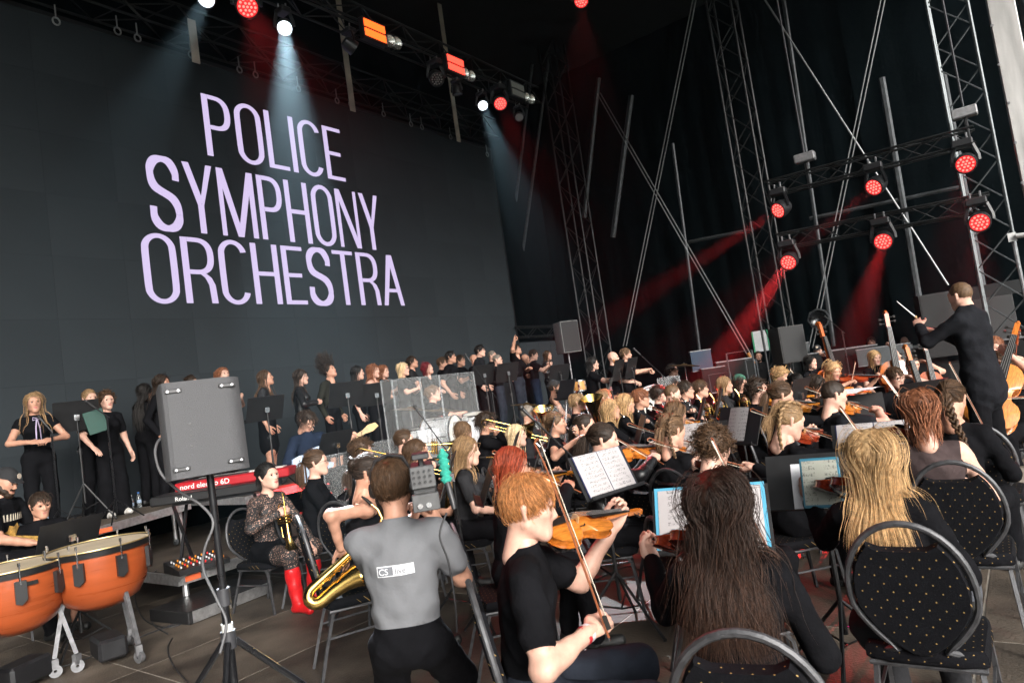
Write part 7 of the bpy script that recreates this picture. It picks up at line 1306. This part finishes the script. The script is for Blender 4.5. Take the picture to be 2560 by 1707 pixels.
for k,(x,y) in enumerate([(2085,796),(2100,798),(2118,797),(2140,797)]): P=atd(x,y,14.5); q=MB(); q.box((0,0,0),(.09,.07,.045),bev=.01); o=q.obj('device_box',mat('device_%d'%(k==3),(.05,.16,.4) if k==3 else (.5,.52,.53),.5,0,.1)); o.location=Vector(P); tag(o,['first pale device on the amplifier rack','second pale device on the amplifier rack','third pale device on the amplifier rack','small blue box on the amplifier rack'][k],'device')
P=ony(1735,785,YF-.25); t=thing('wall_notice','white notice with green edges taped on the far cloth','notice',yawM((P[0]+.15,P[1],P[2]),0)); q=MB(); q.box((0,0,0),(.2,.004,.28)); q.obj('paper',mat('score_paper',(.74,.75,.78),.7,0,.05),t)
for sx in (-1,1): q=MB(); q.box((sx*.2,-.006,0),(.02,.003,.28)); q.obj('tape',mat('tape_green',(.05,.4,.2),.6,0,0),t)
# red clock digits
P=atd(2290,665,13.6); t=thing('led_clock','red digital clock reading 13 7 above the black cabinets','clock',yawM(P,face_dir(P,178))); q=MB(); q.box((0,.03,0),(.42,.03,.13)); q.obj('case',BLACKP(),t); DG=led_mat('clock_red',(1.,.02,.04),3.)
SEG={'1':'bc','3':'abgcd','7':'abc'}
for ch_,x0 in (('1',-.33),('3',-.2),('7',.18)):
    q=MB(); w_,h_=.09,.17; S={'a':((0,h_),(w_,h_)),'b':((w_,h_),(w_,h_/2)),'c':((w_,h_/2),(w_,0)),'d':((0,0),(w_,0)),'g':((0,h_/2),(w_,h_/2))}
    for s_ in SEG[ch_]: (xa,za),(xb,zb)=S[s_]; q.tube([(-(x0+xa),-.004,za-h_/2),(-(x0+xb),-.004,zb-h_/2)],.008,4)
    o_=q.obj('digit',DG,t); o_.matrix_local=Matrix.Rotation(PI,4,'Z')@Matrix.Translation((0,.0,0)) if False else Matrix.Diagonal((-1,1,1,1))
P=atd(2345,540,9.5); t=thing('security_camera','white security camera on a bracket at the right margin','camera',Matrix.Translation(Vector(P))); q=MB(); q.tube([(-.05,0,0),(.12,-.05,-.02)],.035,10); q.obj('housing',mat('cam_white',(.55,.56,.56),.4,0,.05),t,40); q=MB(); q.box((-.1,.05,0),(.05,.03,.06)); q.obj('bracket',mat('cam_white',(.55,.56,.56),.4,0,.05),t); q=MB(); q.tube([(-.1,.08,-.05),(-.05,.1,-3.)],.02,6); q.obj('pole',ALUD,t)
# convex lamp on the twin cable
P=ony(1880,732,16.6); t=thing('round_mirror_lamp','round black dish with pale rim behind the orchestra','lamp',None); q=MB(); q.lathe([(.001,-.05),(.17,-.02),(.2,.03)],16,P,(.25,-1,-.1)); q.obj('dish',mat('dish_black',(.01,.01,.011),.12,0,0),t,60); q=MB(); x_,y_,_=frame((.25,-1,-.1)); q.tube([np.asarray(P)+(x_*math.cos(a)+y_*math.sin(a))*.22 for a in np.linspace(0,2*PI,9)[:-1]],.025,6,closed=True); q.obj('rim',PG,t)
for k,(x0,y0,x1,y1) in enumerate([(1625,790,1655,745),(1735,760,1690,765),(1660,705,1700,700)]): 
    a=atd(x0,y0+60,14.8); b_=atd(x1+20,y0+60,14.8); h_=.7; t=thing('barrier_frame',['grey tube frame behind the horn players','grey tube frame behind the kerchiefed player','folding ladder frame behind the big bass drum'][k],'frame',None,'tube frames'); q=MB(); a[2]=0; b_[2]=0; q.tube([a,a+(0,0,1.3+.2*k),b_+(0,0,1.3+.2*k),b_],.018,6); q.obj('tube_frame',PG,t,40)
# pedal board with pink pedals
P=onz(1430,1215,.02); t=thing('pedal_board','small pink-lit pedal board under the violist\'s chair','pedal board',yawM(P,.3)); q=MB(); q.box((0,0,.02),(.16,.09,.02),bev=.006); q.obj('case',BLACKP(),t)
for i in range(4): q=MB(); q.box((-.11+.07*i,0,.044),(.024,.035,.004)); q.obj('pedal',mat('pedal_pink',(.7,.04,.25),.5,0,.1),t)
m=MB(); P=onz(1945,1437,.003); m.add([P+(0,0,0),P+(.1,.05,0),P+(.12,.03,0),P+(.03,-.03,0)],[(0,1,2,3)]); tag(m.obj('floor_tape',mat('tape_pink',(.8,.02,.3),.6,0,0)),'bright pink tape mark on the floor by the blond violinist\'s chair','tape')
print('WARN',WARN)
